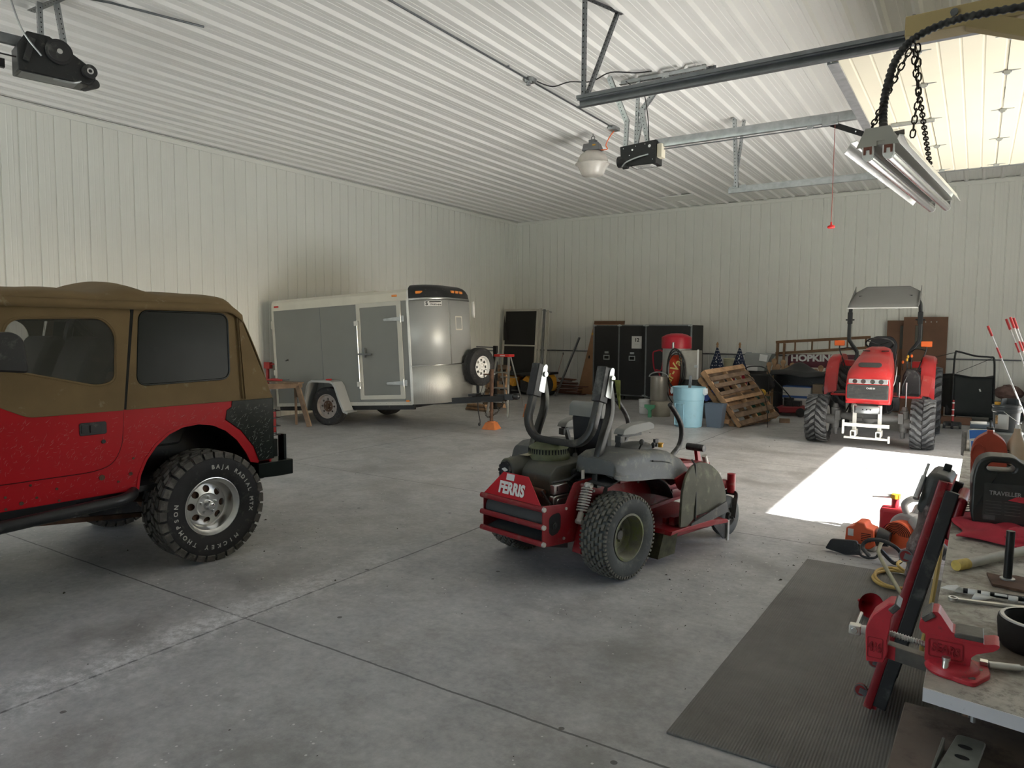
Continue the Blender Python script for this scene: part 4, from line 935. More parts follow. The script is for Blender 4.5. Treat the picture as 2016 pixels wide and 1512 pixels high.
# placed flat against the curved corner
def nose_pt(f, off): 
    i = f * (len(NP) - 1); k = int(i); t = i - k; p = Vector(NP[k]).lerp(Vector(NP[min(k + 1, len(NP) - 1)]), t); q = Vector(NP[min(k + 1, len(NP) - 1)]) - Vector(NP[k]); q.normalize(); return Vector((p.x + q.y * off, p.y - q.x * off)), q
m = TM()
f0, f1 = .205, .375
m.grid(lambda u, v: (lambda p: (p.x, p.y, 1.965 + .085 * v))(nose_pt(f0 + (f1 - f0) * u, .008)[0]), 12, 1); stk = m.build('dealer_sticker', K['lbl'], tr)
m = TM(); m.grid(lambda u, v: (lambda p: (p.x, p.y, 2.025 + .018 * v))(nose_pt(f0 + (f1 - f0) * (.26 + .7 * u), .0095)[0]), 8, 1)
m.build('sticker_band', K['hole'], stk)
pc_, q_ = nose_pt(f0 + (f1 - f0) * .12, .012)
def Tt(v): return TX @ Vector(v)
text_part('sticker_text', 'S', K['hole'], stk, Tt((pc_.x, pc_.y, 2.008)), (q_.x, q_.y, 0), (0, 0, 1), .085, .001, .003)
pc_, q_ = nose_pt(f0 + (f1 - f0) * .62, .012)
text_part('sticker_text', '574 875 4578', K['hole'], stk, Tt((pc_.x, pc_.y, 1.988)), (q_.x, q_.y, 0), (0, 0, 1), .036, .001, .0008)
m = TM(); m.ring(rrect(.88, 1.56, 1.12, 1.80, .01, 1), rrect(.90, 1.58, 1.10, 1.78, .008, 1), XN + .004, XN + .0065, 'x'); m.build('tape_residue', K['tcream'], tr)
m = TM(); m.prism([(1.62, 1.78), (1.64, 2.0), (1.60, 2.02), (1.61, 2.08), (1.57, 2.07), (1.56, 1.9), (1.58, 1.82)], XN - .02, XN + .008, 'x'); m.build('damage_patch', K['white'], tr)
# mudguards, axle, chassis, tongue
def guard_pts(n=6): return rnd_poly([(-.50, .22), (-.40, .70), (-.34, .78), (.12, .78), (.20, .72), (.40, .22)], [0, .05, .05, .05, .05, 0], 4)
G = [(-.50, .26), (-.44, .50), (-.40, .68), (-.36, .755), (-.30, .785), (.08, .785), (.15, .765), (.20, .70), (.30, .45), (.38, .28), (.46, .26)]
for s in (0, 1):
    y0, y1 = (-.05, W0) if s == 0 else (W1, W1 + .27)
    m = MB(); m.loft([[(a, y, b) for y in (y0, y1)] + [(a * .985, y, b - .012) for y in (y1, y0)] for a, b in G]); m.sweep([(a, y0 if s == 0 else y1, b - .015) for a, b in G], [(-.008, -.02), (.008, -.02), (.008, .02), (-.008, .02)], (0, 0, 1)); m.build('mudguard', K['tnose'], tr, bevel=.003)
m = MB(); m.cyl((-.03, .1, .33), (-.03, W1 + .1, .33), .04); m.bb(-.45, .45, .42, .47, .36, .41); m.bb(-.45, .45, 1.55, 1.60, .36, .41); m.build('axle', K['rust'], tr)
m = TM(); m.bb(XR, XF, W0 + .04, W0 + .10, ZB - .09, ZB); m.bb(XR, XF, W1 - .1, W1 - .04, ZB - .09, ZB)
for x in (-1.2, -.6, .4, 1.0, 1.5): m.bb(x, x + .05, W0 + .1, W1 - .1, ZB - .07, ZB)
m.build('chassis', K['blk'], tr)
m = TM(); m.hexa([(1.2, .30, ZB - .03), (1.28, .30, ZB - .03), (2.95, .93, ZB - .03), (2.88, .93, ZB - .03)], [(1.2, .30, ZB + .07), (1.28, .30, ZB + .07), (2.95, .93, ZB + .07), (2.88, .93, ZB + .07)]); m.hexa([(1.2, 1.72, ZB - .03), (1.28, 1.72, ZB - .03), (2.95, 1.08, ZB - .03), (2.88, 1.08, ZB - .03)], [(1.2, 1.72, ZB + .07), (1.28, 1.72, ZB + .07), (2.95, 1.08, ZB + .07), (2.88, 1.08, ZB + .07)])
m.build('drawbar', K['blk'], tr, bevel=.003)
m = TM(); m.bb(2.75, 3.12, .96, 1.05, ZB - .01, ZB + .09); m.ell((3.16, 1.0, ZB + .05), (.08, .06, .06)); m.bb(2.3, 2.45, .9, 1.1, ZB + .07, ZB + .11); m.build('coupler', K['blk'], tr, bevel=.004)
m = MB(); m.cyl((2.74, .90, .137), (2.74, .90, .98), .030, n=14); m.cyl((2.74, .90, .62), (2.74, .90, 1.0), .036, n=14); m.cyl((2.74, .90, .93), (2.60, .90, .93), .012); m.cyl((2.74, .90, 1.0), (2.74, .90, 1.02), .04, n=14); m.build('tongue_jack', K['rust'], tr)
chn = []
for yy, seed in ((.93, 0), (1.06, .15)):
    o = chain('safety_chain', None, [(2.55 - seed * .2, yy, .50), (2.60, yy, .33 + seed), (2.66 + seed * .6, yy - .02, .20 + seed), (2.85, yy - .01, .30 + seed * .5), (2.95, yy, .50)], .05, .004)
    o.parent = tr
m = MB(); m.tube(smooth_path([(2.5, .85, .48), (2.52, .84, .3), (2.55, .85, .12), (2.54, .84, .07)]), .010); m.ell((2.54, .84, .075), (.025, .025, .03)); m.build('light_cable', K['blkp'], tr)
# spare wheel on the nose
def spoke_wheel(parent, R, ri, w, rimmat, face=0, nh=8, hole=None):
    m = MB(); m.lathe([(ri + .004, -w * .36), (ri + .010, -w * .42), (ri - .004, -w * .44), (ri - .014, -w * .30), (ri - .022, -w * .1), (ri - .012, w * .3), (ri + .004, w * .4)], ax='y', n=40)
    wheel_disc(m, .045, ri - .018, nh, .018, ri * .62, -w * .22, .005, hole)
    m.lathe([(.0, -w * .30), (.03, -w * .30), (.046, -w * .24), (.048, -w * .18)], ax='y', n=20)
    bolts(m, [(.062 * math.cos(a), -w * .22, .062 * math.sin(a)) for a in [2 * PI * k / 5 for k in range(5)]], .009, -.014)
    o = m.build('wheel', rimmat, parent, ang=35); tyre(o, R, ri, w, 'road', mtt=K['rub']); return o
sp = spoke_wheel(tr, .335, .185, .20, K['white'], 0, 8, [(-.022, -.018), (.024, -.026), (.024, .026), (-.022, .018)])
sp.rotation_euler = (0, 0, math.radians(90 - 14)); sp.location = TX @ Vector((2.34, 1.30, .90)); sp['label'] = 'spare wheel with a white spoked rim'
m = TM(); m.bar((2.30, 1.28, .40), (2.30, 1.28, .95), .04, .04); m.bar((2.12, 1.28, .9), (2.40, 1.3, .9), .03, .03); m.build('spare_carrier', K['blk'], tr)
m = MB(); m.tube([(2.46, 1.15, .92), (2.58, 1.05, .72), (2.50, .98, .48)], .006); m.tube([(2.46, 1.2, .9), (2.44, 1.12, .62), (2.40, 1.0, .5)], .005); m.build('security_cable', K['blkp'], tr)
K['oldrim'] = mat('old_rim', (.33, .29, .26), .6, .2, .2, 12, .2, 60)
for s in (0, 1):
    y = .10 if s == 0 else W1 + .12
    o = spoke_wheel(tr, .335, .205, .20, K['oldrim'], 0, 8); o.location = (-.03, y, .335)
    if s: o.rotation_euler = (0, 0, PI)
    m = MB(); m.lathe([(0, -.075), (.04, -.075), (.045, -.05), (.10, -.045), (.115, -.02), (.115, .02)], ax='y', n=20); m.build('hub', K['rust'], o)

# orange block under the jack
jb_ = thing('jack_block', 'orange block on the floor under the trailer tongue jack', 'block', tuple(tr.matrix_world.translation) if False else (-9.43 + 2.74 * math.cos(math.radians(9)) - .90 * math.sin(math.radians(9)), 8.59 + 2.74 * math.sin(math.radians(9)) + .90 * math.cos(math.radians(9)), 0), 9)
m = MB(); m.hexa([(-.13, -.13, 0), (.13, -.13, 0), (.13, .13, 0), (-.13, .13, 0)], [(-.075, -.075, .12), (.075, -.075, .12), (.075, .075, .12), (-.075, .075, .12)])
K['obl'] = mat('orange_block', (.42, .13, .035), .6, 0, .15, 8, .1, 60)
jb_2 = m.build('wedge_block', K['obl'], jb_, bevel=.006)
for v in (0,):
    m = MB(); m.lathe([(.04, .12), (.07, .12), (.07, .135), (.04, .135)], n=16); m.build('socket_ring', K['obl'], jb_)
# ------------------------------------------------------------------ zero turn mower
mw = thing('ride_on_mower', 'red and grey zero turn ride-on mower standing alone in the middle of the floor', 'mower', (-1.868, 4.326, 0), 77)
YM = .56
K['drum'] = mat('roller_grey', (.05, .052, .05), .7, 0, .15, 8, .1, 60)
K['wheelgreen'] = mat('grassy_rim', (.16, .16, .12), .7, .1, .3, 9, .3, 60, ((.16, .19, .06), .5, 9))
K['turf'] = mat('turf_tread', (.125, .12, .10), .85, 0, .2, 14, .12, 70)
K['coil'] = mat('coil_spring', (.42, .40, .36), .45, .3, .1, 20)
def mirror_y(m): 
    for v in m.v: v.y = 2 * YM - v.y
    return m
# rear wheels
def mow_rear(y, s):
    m = MB(); ri = .155; m.lathe([(ri, -.085), (ri + .006, -.095), (ri - .008, -.098), (ri - .02, -.07), (ri - .028, -.01), (ri - .040, .0), (ri - .048, .02), (.085, .024), (.078, .012), (.0, .012)], ax='y', n=40)
    m.lathe([(ri - .03, .0), (ri + .002, .09)], ax='y', n=40)
    bolts(m, [(.055 * math.cos(a), .012, .055 * math.sin(a)) for a in [2 * PI * k / 4 + .5 for k in range(4)]], .010, -.016)
    o = m.build('rear_wheel', K['wheelgreen'], mw, ang=35); m = MB(); m.cyl((0, .012, 0), (0, -.02, 0), .034, .03, 18); m.cyl((0, .09, 0), (0, .20, 0), .07, n=18); m.build('hub', K['dgrey'], o)
    tyre(o, .29, ri, .215, 'turf', mtt=K['turf'], mt=K['side_dusty']); o.location = (0, y, .29)
    if s < 0: o.rotation_euler = (0, 0, PI)
    return o
K['side_dusty'] = mat('dusty_sidewall', (.045, .051, .051), .75, 0, .25, 7, .2, 60, ((.11, .12, .10), .4, 9))
mow_rear(.105, 1); mow_rear(2 * YM - .105, -1)
# frame plates
fp = rnd_poly([(-.56, .545), (-.34, .525), (-.26, .655), (.10, .67), (.62, .60), (.62, .34), (.30, .22), (-.12, .19), (-.22, .255), (-.56, .275)], [.01, .01, .02, .03, .02, .03, .05, .03, .03, .02])
hole_ = rnd_poly([(-.50, .36), (-.50, .455), (-.47, .475), (-.41, .48), (-.39, .46), (-.39, .375), (-.42, .345), (-.47, .335)], .015)
for sgn in (0, 1):
    m = MB(); 
    m.prism(fp, .275, .283, 'y')
    if sgn: mirror_y(m)
    p = m.build('frame_plate', K['rmow'], mw, bevel=.002)
    m = MB(); m.prism(hole_, .2735, .2748, 'y')
    if sgn: mirror_y(m)
    h = m.build('access_hole', K['hole'], p)
    m = MB(); m.cyl((-.45, .274, .40), (-.45, .268, .40), .022, n=16); m.cyl((-.45, .268, .40), (-.45, .262, .40), .012, n=16)
    if sgn: mirror_y(m)
    m.build('hub', K['blkp'], p)
    m = MB(); bolts(m, [(x, .275, z) for x, z in ((-.34, .495), (-.36, .30), (-.06, .57), (-.02, .50), (.12, .60), (.45, .56))], .011, -.008, 'y', 8)
    if sgn: mirror_y(m)
    m.each('bolt', K['coil'], p)
m = MB(); m.prism(rnd_poly([(.03, .52), (.07, .60), (.10, .60), (.09, .52), (.05, .48)], .01), .2735, .2748, 'y'); m.build('slot', K['hole'], mw)
# rear bars and guard panel
for z in (.525, .41, .30):
    m = MB(); m.cyl((-.565, .265, z), (-.565, 2 * YM - .265, z), .019, n=14); b_ = m.build('bumper_bar', K['rmow'], mw)
    m = MB(); bolts(m, [(-.565, .265, z)], .017, -.014, 'y', 10); m.build('bolt', K['coil'], b_)
m = MB(); m.prism([(.29, .545), (2 * YM - .29, .545), (2 * YM - .44, .705), (.44, .705)], -.565, -.560, 'x')
for v in m.v: v.x += (v.z - .545) * .25
gp_ = m.build('guard_panel', K['rmow2'] if 'rmow2' in K else mat('guard_red', (.42, .010, .016), .35, 0, .06, 3), mw, bevel=.0015)
tl = Vector((-.25, 0, 1)).normalized(); up_ = Vector((.25, 0, 1)).normalized()
text_part('brand_lettering', 'FERRIS', K['letter'], gp_, (-.5535, YM + .01, .605), (0, -1, 0), up_, .105, .0008, .005, .80)
m = MB(); m.box((-.5335, .60, .680), (.002, .075, .042), rotm(y=14)); m.build('warning_label', K['lbl'], gp_)
# rollers behind the bars
m = MB(); m.cyl((-.47, .285, .44), (-.47, 2 * YM - .285, .44), .075, n=24); m.build('muffler', K['drum'], mw)
m = MB(); m.hexa([(-.54, .29, .275), (-.30, .29, .22), (-.30, .83, .22), (-.54, .83, .275)], [(-.54, .29, .31), (-.30, .29, .36), (-.30, .83, .36), (-.54, .83, .31)]); m.build('exhaust_shield', K['drum'], mw)
m = MB(); m.bb(-.30, .60, .30, .82, .30, .45); m.build('transaxle', K['blk'], mw, bevel=.02)
m = MB(); m.prism(rnd_poly([(-.28, .19), (-.20, .40), (-.10, .42), (.05, .24), (.02, .15)], .02), .20, .275, 'y'); m.build('swing_arm', K['rmow'], mw, bevel=.003)
m = MB(); m.bb(-.26, .10, .80, .86, .15, .45); m.build('swing_arm', K['rmow'], mw, bevel=.003)
# coil shocks
for sgn in (0, 1):
    A, B = Vector((-.175, .225, .635)), Vector((-.265, .225, .405)); D = (B - A); m = MB(); m.cyl(A, B, .012); m.cyl(B - D * .0, B - D * .25, .022, .020, 14); m.cyl(A, A + D * .08, .022); m.cyl(A + Vector((0, .02, 0)), A + Vector((0, -.03, 0)), .018); m.cyl(B + Vector((0, .02, 0)), B + Vector((0, -.03, 0)), .018)
    if sgn: mirror_y(m)
    s_ = m.build('shock_absorber', K['coil'], mw)
    U = D.normalized(); S = Vector((0, 1, 0)); Tn = U.cross(S); m = MB(); n = 9 * 14
    m.tube([A + D * (.06 + .66 * k / n) + (S * math.cos(2 * PI * k / 14) + Tn * math.sin(2 * PI * k / 14)) * (.034 + .003 * math.sin(PI * k / n)) for k in range(n + 1)], .0058, 6)
    if sgn: mirror_y(m)
    m.build('coil_spring', K['coil'], s_)
m = MB(); m.box((-.175, .272, .70), (.03, .002, .06)); m.build('arrow_label', K['lbl'], mw)
# engine
en = MB(); en.prism(rnd_poly([(-.36, .47), (-.36, .70), (-.30, .755), (.08, .755), (.14, .70), (.14, .47)], [.01, .02, .04, .04, .03, .01]), .40, .88, 'y'); E1 = en.build('engine', K['eng'] if 'eng' in K else mat('engine_olive', (.060, .060, .046), .55, 0, .2, 8, .2, 60, ((.11, .11, .06), .35, 8)), mw, bevel=.02, seg=3)
K['eng'] = bpy.data.materials['engine_olive']; K['engg'] = mat('engine_screen', (.085, .095, .045), .6, 0, .25, 12)
m = MB(); m.lathe([(.155, .755), (.155, .775), (.148, .79), (.142, .835), (.10, .862), (.0, .872)], (-.10, YM + .10, 0), n=40); fs_ = m.build('fan_screen', K['engg'], E1)
m = MB()
for k in range(40):
    a = 2 * PI * k / 40; m.box((-.10 + .1455 * math.cos(a), YM + .10 + .1455 * math.sin(a), .812), (.003, .010, .036), Matrix.Rotation(a, 3, 'Z'))
m.each('air_slot', K['hole'], fs_)
m = MB(); m.cyl((-.42, .76, .69), (-.16, .72, .70), .085, n=28); m.box((-.33, .76, .64), (.2, .14, .12)); af = m.build('air_filter', K['eng'], E1, bevel=.008)
m = MB(); m.cyl((-.425, .76, .69), (-.435, .76, .69), .068, .06, 24)
for k in range(12):
    a = 2 * PI * k / 12; m.box((-.436, .76 + .055 * math.cos(a), .69 + .055 * math.sin(a)), (.012, .012, .018), Matrix.Rotation(a, 3, 'X'))
fc_ = m.build('filter_cap', K['blkp'], af)
m = MB(); m.prism([(-.028 + .76, .70), (.76, .712), (.788, .70), (.788, .694), (.76, .682), (.732, .694)], -.4365, -.4355, 'x'); m.build('diamond_badge', K['lbl'], fc_)
m = MB(); m.prism([(-.30, .735), (-.18, .745), (-.18, .81), (-.30, .80)], .7875, .7885, 'z') if False else m.box((-.25, .72, .787), (.10, .07, .001), rotm(z=8)); m.build('engine_label', mat('label_gold', (.30, .28, .18), .5), af)
# shiny rocker cover and pipes towards the camera
m = MB(); m.prism(rrect(-.37, .465, -.20, .565, .02), .355, .40, 'y'); rc = m.build('rocker_cover', K['alu'], E1, bevel=.006)
m = MB(); m.prism(rrect(-.345, .49, -.225, .545, .014), .345, .355, 'y'); m.build('cover_panel', K['alu'], rc, bevel=.004)
m = MB(); m.bb(-.37, -.22, .35, .39, .575, .64); m.build('heat_shield', K['alu'], E1, bevel=.004)
text_part('cover_mark', '1', K['hole'], rc, (-.345, .3485, .612), (1, 0, 0), (0, 0, 1), .04, .0005, .001)
m = MB(); m.tube(smooth_path([(-.38, .36, .66), (-.25, .33, .67), (-.15, .36, .68), (-.05, .37, .66)]), .009); m.tube(smooth_path([(-.25, .34, .66), (-.22, .335, .60), (-.20, .34, .52)]), .008); m.tube(smooth_path([(-.22, .345, .65), (-.16, .335, .57), (-.12, .35, .48)]), .007); m.tube(smooth_path([(-.42, .42, .60), (-.38, .38, .52), (-.30, .34, .46)]), .008); m.each('hose', K['blkp'], E1)
m = MB(); m.cyl((-.12, .40, .68), (-.12, .372, .68), .035, n=20); m.cyl((-.05, .40, .52), (-.05, .37, .52), .045, n=20); m.each('pulley', K['blkp'], E1)
m = MB(); m.bb(.02, .13, .385, .40, .50, .72); m.bb(-.13, .02, .39, .40, .46, .60); m.each('side_cover', K['eng'], E1, bevel=.006)
m = MB(); m.box((.06, .383, .66), (.055, .002, .045)); m.build('engine_label', bpy.data.materials['label_gold'], E1)
m = MB(); m.cyl((-.28, .35, .66), (-.28, .34, .66), .012, n=10); m.cyl((-.13, .365, .71), (-.13, .355, .71), .009, n=10); m.each('bolt', K['chrome'], E1)
m = MB(); m.cyl((-.40, .42, .58), (-.40, .70, .60), .025); m.build('exhaust_pipe', K['rust'], E1)
# platform and inner body
m = MB(); m.bb(.14, .50, .20, .92, .60, .655); m.build('seat_platform', K['rmow'], mw, bevel=.004)
# fenders
def fender(m, sgn):
    st = [(-.10, .03), (-.08, .02), (0, .01), (.15, .0), (.35, .0), (.55, .01), (.75, .03), (.88, .06), (.95, .10)]
    top = [(-.10, .72), (-.06, .80), (0, .832), (.15, .835), (.35, .825), (.55, .80), (.75, .72), (.88, .64), (.95, .60)]
    bot = [.69, .675, .66, .645, .63, .60, .55, .48, .42]
    rings = []
    for (x, y0), (_, zt), zb in zip(st, top, bot):
        yi = .40; r = .07
        prof = [(y0 + .03, zb), (y0 + .035, zb + .03)]
        h = zt - zb
        prof += [(y0 + .045 + .05 * (1 - math.cos(t)) , zb + h * (.25 + .75 * math.sin(t))) for t in [PI / 2 * k / 5 for k in range(6)]]
        prof += [(y0 + .20, zt + .004), (yi, zt), (yi + .01, zb), (yi - .02, zb), (y0 + .12, zb + h * .45), (y0 + .06, zb + .01)]
        rings.append([(x, p[0], p[1]) for p in prof])
    m.loft(rings)
    if sgn: mirror_y(m)
    return m
for sgn in (0, 1):
    f = fender(MB(), sgn).build('fender', K['grey'], mw, bevel=.006, ang=45)
    m = MB(); m.tube(smooth_path([(.30, .045, .765), (.50, .06, .73), (.68, .085, .66), (.80, .11, .57)]), .006, 6)
    if sgn: mirror_y(m)
    m.build('moulded_crease', K['dgrey'], f)
m = MB(); m.grid(lambda u, v: (lambda a: (.12 + .52 * math.sin(a) * 1.0, .09 + .30 * v, .40 + .27 * math.cos(a)))(-.5 + 1.9 * u), 14, 3); m.build('inner_arch', K['blkp'], mw, solid=.01)
m = MB(); m.prism(rnd_poly([(.56, .60), (.72, .64), (.80, .58), (.90, .50), (.85, .42), (.70, .48), (.62, .52)], .02), .03, .045, 'y'); m.build('arch_infill', K['rmow'], mw)
# console details
m = MB(); m.cyl((.30, .16, .835), (.285, .13, .875), .006); m.ell((.283, .128, .888), (.018, .018, .022)); m.build('throttle_knob', K['blkp'], mw)
m = MB(); m.cyl((.44, .14, .83), (.44, .14, .848), .010); m.ell((.44, .14, .855), .015); m.cyl((.50, .16, .83), (.50, .16, .86), .012); m.box((.50, .16, .87), (.04, .02, .03)); m.each('console_switch', K['blkp'], mw)
m = MB(); m.cyl((.53, .14, .825), (.53, .14, .85), .018, n=12); m.cyl((.53, .14, .85), (.53, .14, .856), .024, n=12); m.build('yellow_knob', K['yel'], mw)
m = MB(); m.ell((.40, .27, .82), (.16, .11, .045), 20, 10); m.build('fuel_cap_hump', K['grey'], mw)
# seat
m = MB(); m.loft([[(x + .02 * q, y, z) for x, y, z in rg] for q, rg in enumerate([
    [(.22, .45, .70), (.22, .67, .70), (.33, .67, .70), (.33, .45, .70)], [(.19, .41, .85), (.19, .71, .85), (.30, .69, .85), (.30, .43, .85)],
    [(.15, .41, 1.02), (.15, .71, 1.02), (.24, .69, 1.02), (.24, .43, 1.02)], [(.15, .43, 1.12), (.15, .69, 1.12), (.21, .68, 1.12), (.21, .44, 1.12)]])]); sb = m.build('seat_back', K['seatblk'] if 'seatblk' in K else mat('seat_black', (.010, .010, .012), .6, 0, .1, 5, .1, 90), mw, bevel=.03, seg=3)
K['seatblk'] = bpy.data.materials['seat_black']; K['seatgrey'] = mat('seat_grey', (.20, .20, .185), .6, 0, .08, 4, .1, 100, ((.30, .29, .25), .25, 12))
m = MB(); m.prism(rnd_poly([(.178, 1.035), (.182, 1.115), (.21, 1.145), (.25, 1.142), (.285, 1.11), (.30, 1.035)], [.005, .03, .03, .03, .03, .005]), .405, .715, 'y'); m.build('head_roll', K['seatgrey'], sb, bevel=.015, seg=3)
m = MB(); m.bb(.25, .30, .405, .425, .72, 1.03); m.bb(.25, .30, .695, .715, .72, 1.03); m.build('side_trim', K['seatgrey'], sb, bevel=.006)
m = MB(); m.prism(rnd_poly([(.22, .68), (.22, .74), (.70, .80), (.76, .76), (.74, .68)], .03), .38, .74, 'y'); m.build('seat_cushion', K['seatgrey'], mw, bevel=.03, seg=3)
for sgn in (0, 1):
    m = MB(); m.prism(rnd_poly([(.22, .93), (.24, .965), (.32, .99), (.55, 1.0), (.60, .975), (.60, .945), (.50, .94), (.36, .925)], [.01, .02, .03, .03, .02, .01, .03, .02]), .245, .33, 'y')
    if sgn: mirror_y(m)
    a_ = m.build('armrest', K['seatgrey'], mw, bevel=.015, seg=3)
    m = MB(); m.bb(.24, .48, .27, .31, .905, .93); m.bar((.26, .30, .92), (.28, .36, .72), .03, .03); m.box((.245, .29, .895), (.05, .05, .05))
    if sgn: mirror_y(m)
    m.build('armrest_bracket', K['dgrey'], a_, bevel=.003)
# roll bar, folded
K['rops'] = mat('rops_black', (.030, .030, .027), .38, .2, .2, 6, .1, 60, ((.11, .11, .08), .30, 9))
Pst = smooth_path([(-.06, .25, .60), (-.05, .25, .78), (-.0, .25, .92), (.07, .25, 1.08), (.075, .25, 1.20), (.03, .25, 1.37)], 6)
for sgn in (0, 1):
    m = MB(); m.rbar(Pst, .05, .045, (1, 0, 0))
    if sgn: mirror_y(m)
    p = m.build('roll_bar_post', K['rops'], mw)
    m = MB(); m.prism(rnd_poly([(-.03, 1.22), (.02, 1.40), (.045, 1.415), (.065, 1.40), (.03, 1.20)], [.01, .02, .02, .02, .01]), .205, .213, 'y'); m.prism(rnd_poly([(-.03, 1.22), (.02, 1.40), (.045, 1.415), (.065, 1.40), (.03, 1.20)], [.01, .02, .02, .02, .01]), .283, .291, 'y')
    if sgn: mirror_y(m)
    m.each('hinge_plate', K['galv'], p)
    m = MB(); m.cyl((.035, .203, 1.34), (.035, .190, 1.34), .020, n=8); m.cyl((.035, .291, 1.34), (.035, .305, 1.34), .020, n=8)
    if sgn: mirror_y(m)
    m.each('bolt', K['chrome'], p)
P = [(.015, .25, 1.41), (-.03, .25, 1.25), (-.075, .25, 1.10)] + [(-.095 - .03 * math.sin(PI / 2 * k / 7), .25 + .17 * (1 - math.cos(PI / 2 * k / 7)), 1.05 - .165 * math.sin(PI / 2 * k / 7)) for k in range(8)]
P2 = [(x, 2 * YM - y, z) for x, y, z in reversed(P)]
m = MB(); m.rbar(P + P2, .05, .05, None, .006); m.build('roll_bar_hoop', K['rops'], mw)
m = MB()
for sgn in (0, 1):
    m2 = MB(); m2.bar((.018, .25, 1.415), (-.045, .25, 1.18), .085, .075, (0, 1, 0))
    if sgn: mirror_y(m2)
    m2.build('hoop_sleeve', K['blkp'], mw, bevel=.006)
m = MB(); m.box((-.085, .905, 1.07), (.002, .045, .10), rotm(y=16)); m.build('warning_label', K['obl'] if 'obl' in K else K['orange'], mw)
# rag and keys tied at the hinge
m = MB(); m.loft([[(.05 + .03 * u + .012 * math.cos(a) * (1.3 - u), .17 + .02 * math.sin(a) * (1.2 - u), 1.33 - .20 * u) for a in [2 * PI * k / 8 for k in range(8)]] for u in [j / 6 for j in range(7)]]); m.build('tie_rag', mat('rag_olive', (.16, .17, .04), .9, 0, .3, 30), mw, ang=60)
# levers
for sgn in (0, 1):
    m = MB(); P = smooth_path([(.80, .30, .60), (.93, .30, .70), (1.02, .30, .76), (1.055, .30, .84), (1.04, .30, .93), (.97, .30, 1.02), (.885, .30, 1.10)], 5); m.tube(P, .0205, 12)
    if sgn: mirror_y(m); 
    m.build('steering_lever', K['blkp'], mw)
# footwell, deck, casters
m = MB(); m.prism(rnd_poly([(.55, .42), (.66, .62), (.86, .64), (1.30, .60), (1.38, .50), (1.38, .38), (.60, .34)], .03), .32, .34, 'y'); m.prism([(.60, .30), (1.45, .34), (1.45, .37), (.60, .33)], .32, .80, 'y'); m.prism([(.86, .655), (1.36, .60), (1.36, .57), (.86, .62)], .22, .34, 'y'); m.prism(rnd_poly([(.55, .42), (.66, .62), (.86, .64), (1.30, .60), (1.38, .50), (1.38, .38), (.60, .34)], .03), .78, .80, 'y'); m.prism([(1.36, .36), (1.40, .36), (1.36, .60), (1.33, .60)], .32, .80, 'y'); m.build('footwell', K['rmow'], mw, bevel=.004)
m = MB(); m.prism(rnd_poly([(.42, .14), (.42, .26), (1.22, .26), (1.30, .20), (1.30, .12)], .02), .10, 1.12, 'y'); m.build('deck', K['rmow'], mw, bevel=.006)
m = MB(); m.prism([(.40, .232), (.50, .24), (1.20, .185), (1.18, .215), (.95, .25), (.42, .26)], -.05, .12, 'y'); m.bb(.56, .98, .03, .07, .26, .32); m.bb(.56, .98, .10, .13, .25, .30); m.build('deck_shelf', K['rmow'], mw, bevel=.003)
m = MB(); m.prism([(.35, .06), (.42, .24), (.60, .22), (.56, .06)], .02, .12, 'y'); m.build('grass_clump', K['clump'] if 'clump' in K else mat('old_grass', (.05, .05, .028), .95, 0, .4, 20, .6, 60), mw)
m = MB(); m.prism([(1.0, .20), (1.22, .19), (1.22, .05), (1.16, .06)], -.03, -.02, 'y'); m.build('baffle', K['blkp'], mw); m = MB(); m.bb(1.195, 1.22, -.045, -.03, .04, .20); m.build('baffle_strip', K['alu'], mw)
cp = rnd_poly([(.52, .27), (.545, .52), (.60, .62), (.70, .685), (.82, .70), (.98, .67), (1.12, .58), (1.19, .47), (1.215, .38), (1.20, .27), (1.05, .29), (.80, .30), (.64, .25)], [.01, .05, .05, .05, .05, .06, .05, .05, .02, .02, .02, .02, .01])
m = MB(); m.prism(cp, -.02, .0, 'y')
for v in m.v: v.y += .05 * math.sin((v.x - .52) * 3.4) - .03
cd = m.build('chute_deflector', K['grey2'] if 'grey2' in K else mat('rubber_flap', (.075, .075, .055), .8, 0, .2, 6, .2, 70, ((.15, .15, .10), .35, 9)), mw, bevel=.004)
m = MB(); m.tube([(.755, -.025, .26), (.765, -.02, .40), (.76, -.018, .55), (.745, -.02, .69), (.76, .02, .72)], .007); m.build('strap', K['dgrey'], cd)
m = MB(); m.prism([(.66, .25), (.68, .27), (1.17, .355), (1.2, .27), (.9, .24)], -.045, -.035, 'y'); m.build('flap_edge', K['dgrey'], cd)
m = MB(); m.prism([(1.40, .40), (1.46, .58), (1.42, .70), (1.38, .70), (1.41, .58), (1.36, .42)], .36, .39, 'y'); pm = m.build('deck_pedal', K['rmow'], mw, bevel=.003)
m = MB(); m.cyl((1.40, .30, .70), (1.40, .46, .70), .030, n=14); m.build('pedal_grip', K['blkp'], pm)
m = MB(); m.rbar([(.9, .30, .40), (1.30, .28, .40), (1.52, .16, .41)], .06, .07); m.rbar([(.9, 2 * YM - .30, .40), (1.30, 2 * YM - .28, .40), (1.52, 2 * YM - .16, .41)], .06, .07); m.bb(1.30, 1.36, .28, .84, .36, .44); m.each('front_frame', K['rmow'], mw)
